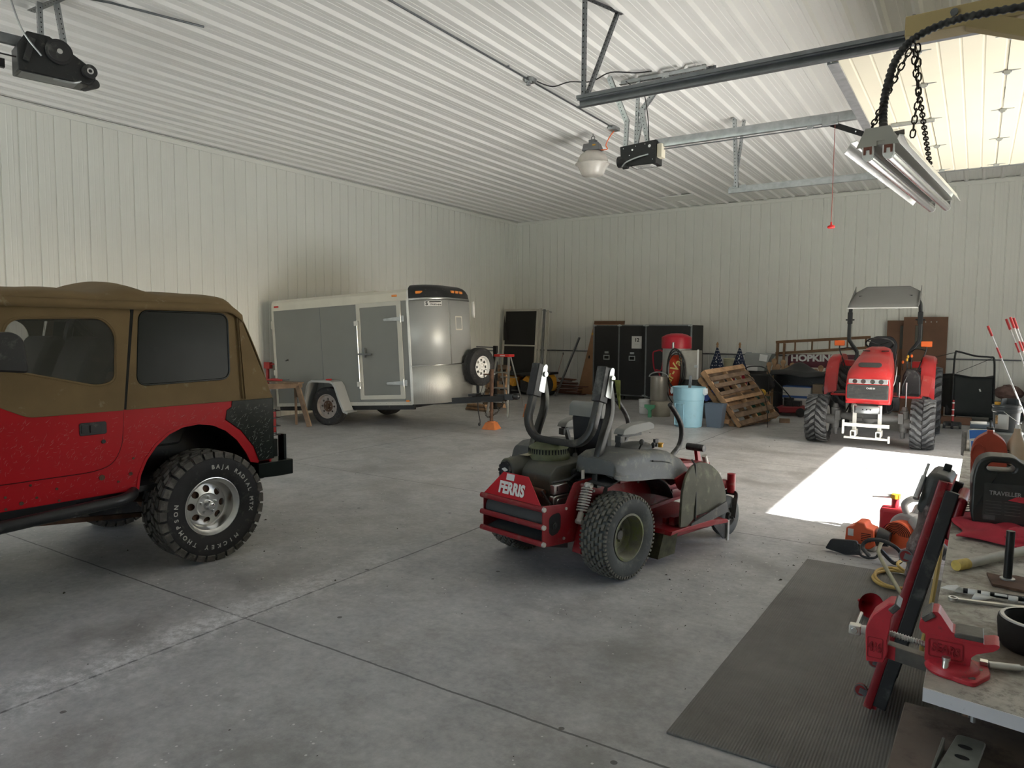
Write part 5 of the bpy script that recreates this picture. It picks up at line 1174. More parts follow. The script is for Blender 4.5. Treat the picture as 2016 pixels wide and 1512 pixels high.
for sgn in (0, 1):
    y = .12
    m = MB(); m.cyl((1.53, y, .34), (1.53, y, .50), .034, n=16)
    if sgn: mirror_y(m)
    m.build('caster_post', K['rmow'], mw, bevel=.003)
    m = MB(); m.sweep(smooth_path([(1.44, y - .075, .16), (1.46, y - .075, .28), (1.52, y - .05, .335), (1.54, y, .34), (1.52, y + .05, .335), (1.46, y + .075, .28), (1.44, y + .075, .16)], 4), [(-.02, -.004), (.02, -.004), (.02, .004), (-.02, .004)], (1, 0, 0)); m.cyl((1.44, y - .085, .16), (1.44, y + .085, .16), .012)
    if sgn: mirror_y(m)
    m.build('caster_fork', K['dgrey'], mw)
    m = MB(); m.lathe([(.075, -.045), (.082, -.05), (.12, -.055), (.150, -.045), (.162, -.022), (.165, 0), (.162, .022), (.150, .045), (.12, .055), (.082, .05), (.075, .045)], ax='y', n=36); cw = m.build('caster_wheel', K['side_dusty'], mw, ang=50)
    m = MB(); m.lathe([(.0, -.05), (.03, -.05), (.035, -.02), (.062, -.015), (.076, -.047), (.078, -.045), (.076, .045), (.03, .05), (0, .05)], ax='y', n=24); m.build('rim', K['dgrey'], cw)
    cw.location = (1.44, y if not sgn else 2 * YM - y, .165)
m = MB(); m.bb(1.44, 1.50, .20, .50, .44, .50); m.cyl((1.38, .24, .48), (1.30, .24, .66), .022); m.build('deck_spring', K['coil'], mw)
# ------------------------------------------------------------------ compact tractor
tt = thing('tractor', 'red compact tractor with grey sun canopy facing the bright patch of floor', 'tractor', (-1.29, 11.75, 0), 1)
def hood_ring(y, w, z0, z1, sh, r=.05):
    return [(-w, y, z0), (w, y, z0), (w + .005, y, z0 + (z1 - z0) * .5), (w - .01, y, z1 - sh), (w * .78, y, z1 - sh * .3), (w * .4, y, z1), (-w * .4, y, z1), (-w * .78, y, z1 - sh * .3), (-w + .01, y, z1 - sh), (-w - .005, y, z0 + (z1 - z0) * .5)]
m = MB(); m.loft([hood_ring(-.33, .27, .68, 1.03, .06), hood_ring(-.36, .29, .70, 1.00, .05)][::-1] + [hood_ring(-.31, .295, .64, 1.07, .06), hood_ring(-.20, .30, .64, 1.17, .09), hood_ring(-.02, .30, .70, 1.25, .12), hood_ring(.30, .285, .75, 1.33, .14), hood_ring(.62, .265, .80, 1.38, .14), hood_ring(.66, .255, .80, 1.40, .12), hood_ring(.98, .22, .85, 1.46, .10)]); hd = m.build('hood', K['rtrac'], tt, bevel=.012, seg=3, ang=50)
m = MB(); m.prism(rrect(-.27, .715, .27, .925, .02), -.372, -.352, 'y'); gr = m.build('grille', K['dgrey'], hd, bevel=.006)
m = MB()
for k in range(9): m.bb(-.25, .25, -.375, -.372, .735 + .02 * k, .741 + .02 * k)
m.each('grille_bar', K['blkp'], gr)
text_part('badge_lettering', 'CASE IH', K['lbl'], gr, (.04, -.3755, .872), (1, 0, 0), (0, 0, 1), .032, .001, .001)
m = MB(); m.prism(rrect(-.255, .935, .255, 1.005, .015), -.362, -.345, 'y'); hl_ = m.build('headlamp_strip', mat('headlamp_glass', (.62, .64, .64), .15, .6, .15, 14, coat=.6), hd, bevel=.005)
m = MB()
for x in (-.17, -.06, .06, .17): m.cyl((x, -.363, .97), (x, -.359, .97), .032, n=20)
m.each('lamp_reflector', K['chrome'], hl_)
# oval mesh grille on the sloped nose
m = MB(); pts = rrect(-.155, -.055, .155, .055, .05, 6); nrm = Vector((0, -.62, .78)).normalized(); 
def on_nose(a, b, o): return Vector((a, -.155 + b * .80, 1.190 + b * .52)) + Vector((0, -.53, .85)) * o
n = len(pts); m.add([on_nose(a, b, .010) for a, b in pts] + [on_nose(a, b, .022) for a, b in pts], [tuple(range(n)), tuple(range(2 * n - 1, n - 1, -1))] + [(i, (i + 1) % n, n + (i + 1) % n, n + i) for i in range(n)]); m.build('vent_grille', K['dgrey'], hd)
for x in (-.13, .13):
    m = MB(); m.prism([(x - .05, .60), (x + .05, .60), (x + .05, .63), (x - .05, .63)], 1.387, 1.402, 'z'); m.build('hood_slot', K['hole'], hd)
m = MB(); m.prism([(.02, .92), (.30, .98), (.62, 1.16), (.60, 1.05), (.3, .93), (.02, .89)], .302, .304, 'x'); m.build('side_decal', K['lbl'], hd)
# steering wheel, seat
m = MB(); Rw = Matrix.Rotation(math.radians(-28), 3, 'X'); m.tube([Vector((0, 1.16, 1.50)) + Rw @ Vector((.20 * math.cos(2 * PI * k / 28), .20 * math.sin(2 * PI * k / 28), 0)) for k in range(28)], .014, 8, closed=True); m.cyl((0, 1.16, 1.47), (0, .98, 1.30), .02)
for a in (90, 210, 330): m.tube([Vector((0, 1.16, 1.48)), Vector((0, 1.16, 1.50)) + Rw @ Vector((.2 * math.cos(math.radians(a)), .2 * math.sin(math.radians(a)), 0))], .009)
m.build('steering_wheel', K['blkp'], tt)
m = MB(); m.bb(-.2, .2, .98, 1.12, .8, 1.38); m.build('dash_cowl', K['blkp'], tt, bevel=.03)
m = MB(); m.loft([[(x, 1.78 + .08 * math.sin(q), z) for x, z in rnd_poly([(-.20, 1.22 + .0 * q), (.20, 1.22), (.22, 1.5), (.14, 1.62), (-.14, 1.62), (-.22, 1.5)], .06)] for q in (0, .5)]); m.bb(-.22, .22, 1.42, 1.82, 1.14, 1.24); m.build('seat', K['seatblk'] if 'seatblk' in K else K['blkp'], tt, bevel=.03, seg=3)
# platform, fenders
m = MB(); m.bb(-.64, .64, .72, 1.45, .665, .70); fb = m.build('foot_platform', K['rtrac'], tt, bevel=.008)
m = MB(); m.bb(-.60, -.30, .75, 1.4, .70, .715); m.bb(.30, .60, .75, 1.4, .70, .715); m.each('rubber_mat', K['blkp'], fb)
for s in (-1, 1):
    pr = [(1.12, .70), (1.16, .95), (1.28, 1.15), (1.48, 1.27), (1.75, 1.31), (2.15, 1.30), (2.4, 1.22)]
    m = MB(); m.loft([[(s * .60, y, z - .10 if i else z - .02), (s * .60, y, z), (s * .63, y, z + .01), (s * .76, y, z - .01), (s * .80, y, z - .06), (s * .775, y, z - .07), (s * .74, y, z - .03), (s * .63, y, z - .02)] for i, (y, z) in enumerate(pr)]); m.bar((s * .66, 1.05, .69), (s * .70, 1.18, 1.0), .13, .02, (0, -1, 0)); m.bb(min(s * .44, s * .62), max(s * .44, s * .62), 1.9, 2.2, 1.1, 1.2) ; m.build('rear_fender', K['rtrac'], tt, bevel=.008, ang=45)
    m = MB(); m.box((s * .645, 1.58, 1.50), (.16, .07, .09)); bl = m.build('indicator_lamp', K['orange'], tt, bevel=.012)
    m = MB(); m.tube(smooth_path([(s * .645, 1.58, 1.455), (s * .64, 1.58, 1.38), (s * .58, 1.6, 1.20), (s * .52, 1.62, 1.0)]), .010); m.tube(smooth_path([(s * .63, 1.58, 1.40), (s * .5, 1.7, 1.42), (s * .42, 1.8, 1.36)]), .008); m.build('lamp_stalk', K['blk'], bl)
# roll bar and canopy
m = MB(); hp = [(-.42, 1.85, 1.20), (-.40, 1.85, 1.34), (-.50, 1.85, 1.50), (-.535, 1.85, 1.62), (-.525, 1.85, 2.10), (-.49, 1.85, 2.21), (-.40, 1.85, 2.25)]
P = smooth_path(hp + [(-x, y, z) for x, y, z in reversed(hp)], 6); m.rbar(P, .06, .05, (0, 1, 0), .014); m.build('roll_bar', K['blk'], tt)
for s in (-1, 1):
    m = MB(); m.box((s * .53, 1.85, 1.93), (.075, .08, .20)); m.cyl((s * .46, 1.85, 1.90), (s * .60, 1.85, 1.90), .012); m.build('fold_joint', K['blk'], tt, bevel=.005)
m = MB()
def cnp(u, v):
    x = -1 + 2 * u; e = max(0, abs(x) - .66) / .34; return (x * .505, 1.32 + v * 1.02, 2.085 + .40 * v ** .85 + (-.10 * v) * e - .0 * e - (.0))
m.grid(cnp, 18, 8); K['canopy'] = mat('canopy_grey', (.24, .24, .235), .55, 0, .05, 3); cn = m.build('canopy', K['canopy'], tt, solid=.012)
m = MB(); m.prism([(1.32, 2.08), (1.32, 2.10), (2.34, 2.50), (2.34, 2.36), (2.25, 2.22), (1.7, 2.14)], -.512, -.505, 'x'); m.prism([(1.32, 2.08), (1.32, 2.10), (2.34, 2.50), (2.34, 2.36), (2.25, 2.22), (1.7, 2.14)], .505, .512, 'x'); m.each('canopy_side', K['canopy'], cn)
m = MB(); m.bb(-.51, .51, 1.310, 1.325, 2.072, 2.092); m.build('front_lip', K['lbl'], cn, bevel=.004)
m = MB(); m.bb(-.4, .4, 1.83, 1.87, 2.26, 2.31); m.build('canopy_mount', K['blk'], cn)
# control console at the operator's left
m = MB(); m.prism(rnd_poly([(.34, .70), (.62, .70), (.60, 1.02), (.52, 1.10), (.40, 1.10), (.36, 1.0)], .03), .98, 1.35, 'y'); co = m.build('control_console', K['blkp'], tt, bevel=.02)
for x, y, z, mt_ in ((.34, 1.25, 1.20, K['orange']), (.41, 1.22, 1.29, K['yel']), (.46, 1.25, 1.30, K['orange']), (.40, 1.2, 1.24, K['yel'])):
    m = MB(); m.cyl((x, y, 1.08), (x, y - .02, z), .007); l_ = m.build('control_lever', K['blk'], co); m = MB(); m.ell((x, y - .02, z + .01), (.018, .018, .028)); m.build('lever_knob', mt_, l_)
m = MB(); m.tube(smooth_path([(.36, .95, .70), (.37, .93, .85), (.42, .95, 1.0)]), .012); m.tube(smooth_path([(.30, .95, .72), (.28, .92, .95), (.26, .9, 1.2), (.27, .9, 1.36)]), .006); m.each('hose', K['blk'], tt)
# chassis, axle
m = MB(); m.bb(-.16, .16, -.25, 2.1, .42, .66); m.bb(-.22, .22, .4, 1.0, .45, .80); m.bb(-.26, .26, 1.7, 2.2, .42, .95); m.build('chassis', K['dgrey'], tt, bevel=.02)
K['cast'] = mat('cast_grey', (.16, .16, .155), .6, .2, .15, 9, .2, 60)
m = MB(); m.tube([(-.42, 0, .43), (-.20, 0, .41), (0, 0, .41), (.20, 0, .41), (.42, 0, .43)], [.045, .062, .075, .062, .045], 14); m.ell((0, -.03, .41), (.10, .09, .09)); ax = m.build('front_axle', K['cast'], tt)
for s in (-1, 1):
    m = MB(); m.cyl((s * .46, 0, .22), (s * .46, 0, .54), .055, .06, 16); m.cyl((s * .46, 0, .36), (s * .58, 0, .36), .085, .07, 18); m.cyl((s * .46, 0, .54), (s * .46, 0, .60), .045, .03, 14); m.box((s * .42, -.02, .43), (.07, .15, .15)); m.cyl((s * .45, -.03, .14), (s * .45, -.03, .24), .03); m.build('hub_housing', K['cast'], ax, bevel=.006)
# front wheels
def tr_wheel(x, y, R, ri, w, s):
    m = MB(); m.lathe([(ri, -w * .42), (ri + .012, -w * .46), (ri - .012, -w * .46), (ri - .02, -w * .2), (ri - .05, -w * .02), (.09, .0), (.08, -.015), (0, -.015)], ax='y', n=40); m.lathe([(ri - .02, -w * .2), (ri, w * .46), (ri + .012, w * .46)], ax='y', n=40)
    bolts(m, [(.065 * math.cos(a), -.015, .065 * math.sin(a)) for a in [2 * PI * k / 6 for k in range(6)]], .011, -.015)
    o = m.build('wheel', K['white'], tt, ang=35); tyre(o, R, ri, w, 'lug', mt=K['rub'], mtt=K['lugdust']); o.location = (x, y, R); o.rotation_euler = (0, 0, s * PI / 2); return o
K['lugdust'] = mat('lug_rubber', (.060, .063, .065), .75, 0, .35, 9, .3, 60, ((.13, .13, .125), .40, 9))
tr_wheel(-.70, 0, .365, .19, .30, -1); tr_wheel(.70, 0, .365, .19, .30, 1); tr_wheel(-.70, 2.0, .56, .29, .36, -1); tr_wheel(.70, 2.0, .56, .29, .36, 1)
# loader brackets in front
K['wpaint'] = mat('chipped_white', (.60, .60, .56), .5, 0, .08, 8, .1, 80, ((.3, .29, .25), .28, 14))
m = MB()
for s in (-1, 1): m.bb(s * .165 - .025, s * .165 + .025, -.30, -.24, .18, .62)
m.each('loader_post', K['wpaint'], tt, bevel=.004)
m = MB(); m.bb(-.30, .30, -.40, -.36, .31, .36); m.bb(-.285, .285, -.42, -.38, .135, .165)
m.each('push_bar', K['wpaint'], tt, bevel=.003)
m = MB()
for s in (-1, 1):
    m.ring(rrect(s * .165 - .035, .165, s * .165 + .035, .255, .006, 1), rrect(s * .165 - .022, .178, s * .165 + .022, .242, .004, 1), -.44, -.10, 'y'); m.bb(s * .30 - .012, s * .30 + .012, -.43, -.35, .10 if s > 0 else .20, .20 if s > 0 else .40)
m.each('square_tube', K['wpaint'], tt, bevel=.002)
m = MB(); m.grid(lambda u, v: (-.17 + .34 * u, -.33 - .05 * math.sin(PI * u), .505 + .11 * v), 12, 1); sp_ = m.build('front_plate', K['galv'], tt, solid=.008)
m = MB()
for x in (-.05, .0, .05): m.cyl((x, -.386, .565), (x, -.389, .565), .010, n=12)
m.each('plate_hole', K['hole'], sp_)
m = MB(); m.tube(smooth_path([(.28, .3, .64), (.30, .1, .55), (.24, .0, .50), (.2, .1, .62)]), .014); m.tube(smooth_path([(-.28, .3, .64), (-.32, .1, .50), (-.36, .05, .45)]), .010); m.bb(.2, .36, .3, .6, .5, .7); m.each('hydraulic_hose', K['blk'], tt)
for x in (.345, .44): 
    m = MB(); m.cyl((x, .60, .52), (x, .60, .92), .010); m.build('grab_rod', K['galv'], tt)
# ------------------------------------------------------------------ generic props
def box_thing(name, label, cat, loc, size, mt, rz=0, bevel=.005, group=None, part='body'):
    t = thing(name, label, cat, loc, rz, group); m = MB(); m.bb(-size[0] / 2, size[0] / 2, -size[1] / 2, size[1] / 2, 0, size[2]); m.build(part, mt, t, bevel=bevel); return t
def bucket(name, label, cat, loc, r0, r1, h, mt, group=None, lid=None, handle=True, rz=0):
    t = thing(name, label, cat, loc, rz, group); m = MB()
    m.lathe([(0, .0), (r0 - .006, 0), (r0, .006), (r1 - .004, h * .80), (r1 + .004, h * .81), (r1 + .004, h * .83), (r1 - .003, h * .84), (r1, h - .012), (r1 + .007, h - .01), (r1 + .007, h), (r1 - .004, h), (r1 - .006, h * .8), (r0 - .006, .01), (0, .01)], n=32); m.build('body', mt, t, ang=45)
    if handle: m = MB(); m.tube([(math.cos(a) * (r1 + .008), -.02 - .10 * math.sin(a), h * .82 - .11 * math.sin(a)) for a in [PI * k / 14 for k in range(15)]], .0022, 6); m.build('handle', K['galv'], t)
    if lid: m = MB(); m.lathe([(0, h + .008), (r1 - .01, h + .008), (r1 + .012, h + .010), (r1 + .012, h - .016), (r1 + .008, h - .016)], n=32); m.build('lid', lid, t, ang=45)
    return t
def pallet(loc, rot, label, W=1.0, D=1.1, nb=7, seed=1, grp=None, extra=None):
    t = thing('wooden_pallet', label, 'pallet', loc, rot=rot); r = random.Random(seed)
    for x in (-W / 2 + .02, 0, W / 2 - .02):
        m = MB(); m.bb(x - .019, x + .019, 0, D, -.045, .045); m.build('stringer', K['wood'], t, bevel=.003)
    for k in range(nb):
        y = .05 + (D - .1) * k / (nb - 1) + r.uniform(-.01, .01); w = r.uniform(.07, .095)
        m = MB(); m.box((r.uniform(-.008, .008), y, .054), (W, w, .017), rotm(z=r.uniform(-.8, .8))); m.build('deck_board', K['woodd'] if r.random() < .7 else K['wood'], t, bevel=.002)
    for y in (.06, D / 2, D - .06):
        m = MB(); m.bb(-W / 2, W / 2, y - .045, y + .045, -.062, -.046); m.build('bottom_board', K['woodd'], t, bevel=.002)
    return t
# ------------------------------------------------------------------ left: saw horses and what lies on them
def sawhorse(loc, rz, label):
    t = thing('sawhorse', label, 'sawhorse', loc, rz, 'sawhorses beside the trailer wheel')
    m = MB(); m.bb(-.36, .36, -.045, .045, .67, .76); m.build('top_beam', K['woodd'], t, bevel=.003)
    for sx in (-1, 1):
        for sy in (-1, 1):
            m = MB(); m.bar((sx * .38, sy * .25, 0.01), (sx * .27, sy * .05, .70), .038, .085, (0, 0, 1)); m.build('leg', K['woodd'], t, bevel=.002)
        m = MB(); m.bar((sx * .31, -.11, .56), (sx * .31, .11, .56), .02, .12, (0, 0, 1)); m.build('gusset', K['woodd'], t, bevel=.002)
    return t
sawhorse((-9.85, 7.95, 0), 75, 'old wooden sawhorse nearest the trailer wheel')
sawhorse((-10.62, 7.75, 0), 80, 'old wooden sawhorse behind the other, hidden partly by the red car')
t = thing('scrap_board', 'weathered plank laid across the two wooden sawhorses', 'board', (-10.0, 8.02, .762), 6); m = MB(); m.bb(-.55, .50, -.07, .07, 0, .022); m.build('board', K['woodd'], t, bevel=.002)
t = thing('red_clamp_tool', 'small red metal tool lying on the sawhorse plank', 'tool', (-10.08, 8.0, .785), 10); m = MB(); m.box((0, 0, .02), (.30, .05, .03)); m.box((-.05, .05, .025), (.12, .08, .03), rotm(z=20)); m.build('body', mat('tool_red', (.36, .03, .03), .5), t, bevel=.006); m = MB(); m.cyl((.05, .02, .025), (.26, .05, .03), .012); m.build('handle', K['galvd'], t)
t = thing('floor_jack_handle', 'thin red and black jack lever sticking up beside the trailer rear', 'tool', (-11.0, 8.65, 0)); m = MB(); m.tube([(-.10, 0, 0), (-.10, 0, .97)], .03); m.box((-.08, 0, 1.0), (.16, .08, .12)); m.build('stand', bpy.data.materials['tool_red'], t, bevel=.006); m = MB(); m.tube([(-.05, 0, 1.02), (.22, 0, 1.04), (.50, 0, 1.12)], .012); m.build('lever', bpy.data.materials['tool_red'], t); m = MB(); m.tube([(.30, 0, 1.055), (.50, 0, 1.12)], .02); m.build('grip', K['blkp'], t); m = MB(); m.tube([(.33, .05, 1.10), (.18, .05, 1.78)], .014); m.tube([(.20, .05, 1.70), (.18, .05, 1.80)], .022); m.build('upright_lever', K['blkp'], t)
# ------------------------------------------------------------------ by the trailer nose
t = thing('step_ladder', 'aluminium step ladder with red top cap beside the trailer tongue', 'ladder', (-7.76, 11.50, 0), 6)
for s in (-1, 1):
    m = MB(); m.bar((s * .235, -.12, 0.01), (s * .13, .10, 1.19), .028, .055, (0, 1, 0)); m.build('front_rail', K['alu'], t, bevel=.002)
    m = MB(); m.bar((s * .20, .70, 0.01), (s * .12, .20, 1.17), .02, .03, (0, 1, 0)); m.build('rear_rail', K['alu'], t, bevel=.002)
for k, z in enumerate((.29, .56, .86)):
    f = z / 1.19; w = .235 - .105 * f; m = MB(); m.bb(-w, w, -.12 + .22 * f - .03, -.12 + .22 * f + .045, z - .012, z + .012); st_ = m.build('step', K['alu'], t, bevel=.002)
    m = MB()
    for s in (-1, 1): m.bar((s * (w - .07), -.12 + .22 * f, z - .01), (s * (w + .012), -.12 + .22 * f - .02, z - (.22 if k == 0 else .06)), .012, .003, (0, 1, 0))
    m.each('brace', K['alu'], st_)
for z in (.35, .75):
    m = MB(); m.bar((-.18, .55 - z * .42 + .15, z), (.18, .55 - z * .42 + .15, z), .02, .02); m.build('cross_bar', K['alu'], t)
m = MB(); m.bb(-.17, .17, .04, .27, 1.165, 1.215); cpx = m.build('top_cap', mat('cap_red', (.52, .025, .02), .4), t, bevel=.01)
m = MB(); m.box((.02, .038, 1.19), (.11, .002, .018)); m.build('cap_label', K['lbl'], cpx)
pallet((-8.75, 12.75, .02), (math.radians(82), 0, math.radians(-12)), 'wooden pallet standing on edge behind the trailer tongue', .62, .92, 7, 3)
t = thing('scrap_lumber', 'short planks stacked low on the floor behind the trailer tongue', 'lumber', (-8.70, 12.1, 0), -10)
for k in range(4): m = MB(); m.bb(-.32 + .02 * k, .33 - .03 * k, -.10, .10, .035 * k, .035 * k + .03); m.build('plank', K['wood'] if k % 2 else K['woodd'], t, bevel=.002)
t = thing('wall_rack_bars', 'two thin dark bars ending in a black block by the trailer nose', 'tow bar', (-8.9, 12.55, 0), 0); m = MB(); m.tube([(-.2, 0, 1.33), (.26, 0, 1.32)], .014); m.tube([(-.2, 0, 1.26), (.26, 0, 1.25)], .014)
m.each('bar', K['galvd'], t); m = MB(); m.box((.30, 0, 1.28), (.09, .06, .15)); m.build('end_block', K['blk'], t, bevel=.004); m = MB(); m.bb(.26, .33, -.03, .03, 0, 1.22); m.prism(arc(.295, 1.0, .055, 0, 180, 10) + [(.24, .62), (.35, .62)], -.02, .02, 'y'); m.build('stand', K['blk'], t, bevel=.003)
# corner: screen frame, snow blower, wood pile
t = thing('screen_door', 'tall black mesh screen door with pale frame leaning in the corner', 'screen door', (-10.40, 16.35, 0), rot=(math.radians(-5), 0, math.radians(-2)))
m = MB(); m.ring(rrect(-.66, .0, .48, 2.29, .01, 1), rrect(-.60, .06, .42, 2.23, .01, 1), -.02, .02, 'y'); m.bb(-.60, .42, -.018, .018, 1.27, 1.31); m.build('frame', K['tframe'], t, bevel=.003)
m = MB(); m.bb(-.60, .42, -.002, .002, .06, 2.23); m.build('mesh', mat('screen_mesh', (.012, .012, .012), .7), t)
m = MB(); m.grid(lambda u, v: (-.62 + .16 * v * (1 - u), -.03 - .03 * math.sin(PI * u), 1.42 + .75 * u), 8, 3); m.build('torn_mesh', bpy.data.materials['screen_mesh'], t, solid=.003)
for k in range(3):
    t = thing('aluminium_frame', ('narrow pale aluminium frame just right of the black screen door', 'dark gapped aluminium frame, middle one of three by the screen door', 'pale aluminium frame farthest right of the three by the screen door')[k], 'frame', (-9.885 + .08 * k, 16.40 + .05 * k, 0), rot=(math.radians(-5), 0, 0))
    m = MB(); m.bb(-.035, .025, -.02, .02, 0, 2.30 - .02 * k); m.build('side_rail', (K['tframe'], K['galvd'], K['tframe'])[k], t, bevel=.004); m = MB(); m.bb(-.02, .0, .02, .2, 2.25 - .02 * k, 2.28 - .02 * k); m.build('top_rail', K['galv'], t)
t = thing('snow_blower', 'yellow and black walk-behind machine in front of the black screen door', 'snow blower', (-9.85, 15.95, 0), 0)
m = MB(); m.prism(rnd_poly([(.32, .12), (.30, .56), (.62, .56), (.70, .46), (.72, .22), (.66, .12)], .04), -.25, .25, 'y'); m.build('yellow_housing', mat('machine_yellow', (.50, .24, .02), .45, 0, .1), t, bevel=.02)
m = MB(); m.prism(arc(.62, .32, .26, -90, 90, 10), -.28, -.24, 'y'); m.bb(.26, .72, -.3, .3, .56, .62); m.bb(-.70, .30, -.28, .28, .52, .60); m.bb(-.15, .30, -.2, .2, .12, .40); m.build('black_frame', K['blk'], t, bevel=.008)
m = MB(); m.prism([(-.62, .22), (-.48, .50), (-.30, .46), (-.38, .22)], -.2, .2, 'y'); m.prism([(-.08, .40), (.05, .52), (.18, .40), (.14, .33)], -.22, .1, 'y'); m.each('yellow_cover', bpy.data.materials['machine_yellow'], t, bevel=.01)
m = MB(); m.bb(-.72, .25, -.3, -.26, .10, .14); m.bb(-.72, .25, .26, .3, .10, .14); m.cyl((-.5, -.3, .13), (-.5, .3, .13), .13, n=24); m.cyl((.5, -.3, .12), (.5, .3, .12), .12, n=24); m.each('wheel', K['rub'], t)
m = MB(); m.tube([(.60, -.25, .62), (.70, -.25, .66), (.78, -.25, .60)], .012); m.build('handle', K['galvd'], t)
t = thing('lumber_pile', 'low untidy pile of reddish planks against the back wall', 'lumber', (-9.05, 16.7, 0), 0); r = random.Random(5)
for k in range(12):
    m = MB(); w = r.uniform(.45, .95) if k < 7 else r.uniform(.25, .8); m.box((r.uniform(-.12, .12) - (.05 if k > 6 else 0), r.uniform(-.12, .1), .025 + .036 * k), (w, .14, .022), rotm(x=0, y=r.uniform(-1.5, 1.5), z=r.uniform(-9, 9))); m.build('plank', mat('mahogany_plank', (.14, .055, .035), .7, 0, .25, 8) if 'mp' not in K else K['mp'], t, bevel=.002); K['mp'] = bpy.data.materials['mahogany_plank']
t = thing('marker_rod', 'thin reddish rod with black tip leaning on the back wall', 'rod', (-9.70, 17.2, 0)); m = MB(); m.cyl((-.02, -.25, 0), (.06, .20, 1.04), .004, n=6); m.build('rod', bpy.data.materials['tool_red'], t); m = MB(); m.ell((.062, .205, 1.06), (.012, .012, .04)); m.build('tip', K['blk'], t)
t = thing('steel_tube', 'grey steel tube leaning beside the plywood sheet', 'tube', (-9.02, 16.05, 0)); m = MB(); m.bar((-.02, -.1, .01), (.22, .72, 1.52), .045, .045); m.bar((.16, .55, 1.22), (.24, .55, 1.22), .02, .02); m.build('tube', K['galvd'], t, bevel=.003)
# plywood sheet leaning
t = thing('plywood_sheet', 'tall tan plywood sheet leaning between wall and black cases', 'plywood', (-8.45, 17.08, 0), rot=(math.radians(-8), 0, 0))
m = MB(); m.prism([(-.56, 0), (.55, 0), (.68, 1.98), (-.20, 1.98)], -.006, .006, 'y'); m.build('sheet', K['ply'], t)
m = MB(); m.prism(arc(-.28, 1.0, .025, 0, 360, 10, .045), -.0085, -.007, 'y'); m.build('slot_hole', K['hole'], t)
m = MB(); m.bb(-.26, .1, -.012, -.007, 1.60, 1.66); m.build('yellow_stripe', K['yel'], t)
m = MB(); m.bb(-.20, .68, -.02, .0, 1.90, 1.98); m.build('top_batten', K['woodb'], t)
# black road cases
K['case'] = mat('case_black', (.013, .013, .014), .55, 0, .1, 5, .15, 70)
def road_case(x0, x1, y0, y1, label, sign=False, latch=True):
    t = thing('road_case', label, 'case', ((x0 + x1) / 2, y0, 0), 0, 'tall black road cases'); w = (x1 - x0) / 2; d = y1 - y0
    m = MB(); m.bb(-w, w, 0, d, .11, 1.84); b_ = m.build('case_body', K['case'], t, bevel=.006)
    m = MB()
    for s in (-1, 1): m.bb(s * w - .018, s * w + .018, -.008, .02, .11, 1.84)
    m.bb(-w, w, -.006, .02, 1.82, 1.85); m.bb(-w, w, -.006, .02, .10, .13); m.each('edge_extrusion', K['galvd'], t, bevel=.003)
    m = MB()
    for s in (-1, 1):
        for z in (1.83, .13): m.ell((s * (w - .01), -.005, z), .032, 10, 8); m.box((s * (w - .05), -.006, z), (.05, .02, .03))
    m.each('ball_corner', K['galv'], t)
    m = MB(); m.bb(-.085, .085, -.010, -.002, .97, 1.09); m.bb(-.055, .055, -.010, -.002, 1.13, 1.18); lt = m.each('latch_dish', K['galv'], t, bevel=.004)[0]
    m = MB(); m.bb(-.06, .06, -.013, -.010, .995, 1.065); m.build('latch_recess', K['hole'], lt)
    for s in (-1, 1):
        m = MB(); m.cyl((s * (w - .10) - .018, .1, .05), (s * (w - .10) + .018, .1, .05), .05, n=20); m.box((s * (w - .10), .1, .09), (.06, .08, .04)); m.build('caster', K['blkp'], t)
    if sign:
        m = MB(); m.bb(-.01, .25, -.013, -.007, 1.27, 1.57); sg = m.build('paper_sign', K['lbl'], b_)
        text_part('sign_number', '12', K['hole'], sg, (.125, -.0145, 1.475), (1, 0, 0), (0, 0, 1), .12, .0008, .004)
        m = MB()
        for z in (1.385, 1.365): m.bb(.06, .17, -.0145, -.0135, z, z + .004)
        m.each('sign_small_print', K['galv'], sg)
        m = MB(); m.bb(.0, .24, -.0145, -.0135, 1.28, 1.284); m.bb(.0, .24, -.0145, -.0135, 1.556, 1.56); m.each('sign_border', K['galv'], sg)
    return t
road_case(-8.19, -7.46, 16.4, 17.05, 'tall black road case nearest the plywood sheet')
road_case(-7.40, -6.69, 16.2, 16.95, 'tall black road case bearing a white sheet marked 12', sign=True)
road_case(-6.61, -5.50, 16.0, 16.85, 'widest black road case, behind the red capped vacuum tower')
# ------------------------------------------------------------------ vacuum tower and company
t = thing('vacuum_station', 'red capped steel vacuum tower with coiled black hose', 'vacuum', (-5.30, 14.5, 0), 0)
K['vred'] = mat('vac_red', (.42, .010, .028), .38, 0, .06, 3); K['vor'] = mat('vac_orange', (.55, .055, .02), .45, 0, .08, 3)
m = MB(); m.lathe([(.0, 1.65), (.12, 1.645), (.22, 1.615), (.305, 1.57), (.31, 1.56), (.31, 1.33), (.30, 1.33), (.30, 1.34), (0, 1.34)], n=48); m.build('cap', K['vred'], t, ang=40)
m = MB(); m.cyl((0, 0, .0), (0, 0, 1.34), .285, n=48); m.build('drum', K['tnose'], t, ang=40)
m = MB(); m.grid(lambda u, v: (.05 + .175 * math.sin(-1.25 + 2.5 * u), -.16 - .14 * math.cos(-1.25 + 2.5 * u), .35 + .86 * v), 16, 1); pn = m.build('wrap_panel', K['vor'], t, solid=.006)
m = MB(); m.lathe([(.11, 1.20), (.085, 1.28), (.055, 1.33), (.0, 1.34)], (.05, -.22, 0), n=20); m.cyl((.05, -.33, 1.33), (.05, -.33, 1.45), .022); m.bb(.03, .07, -.335, -.29, 1.22, 1.46); m.build('hose_hook', K['galv'], t)
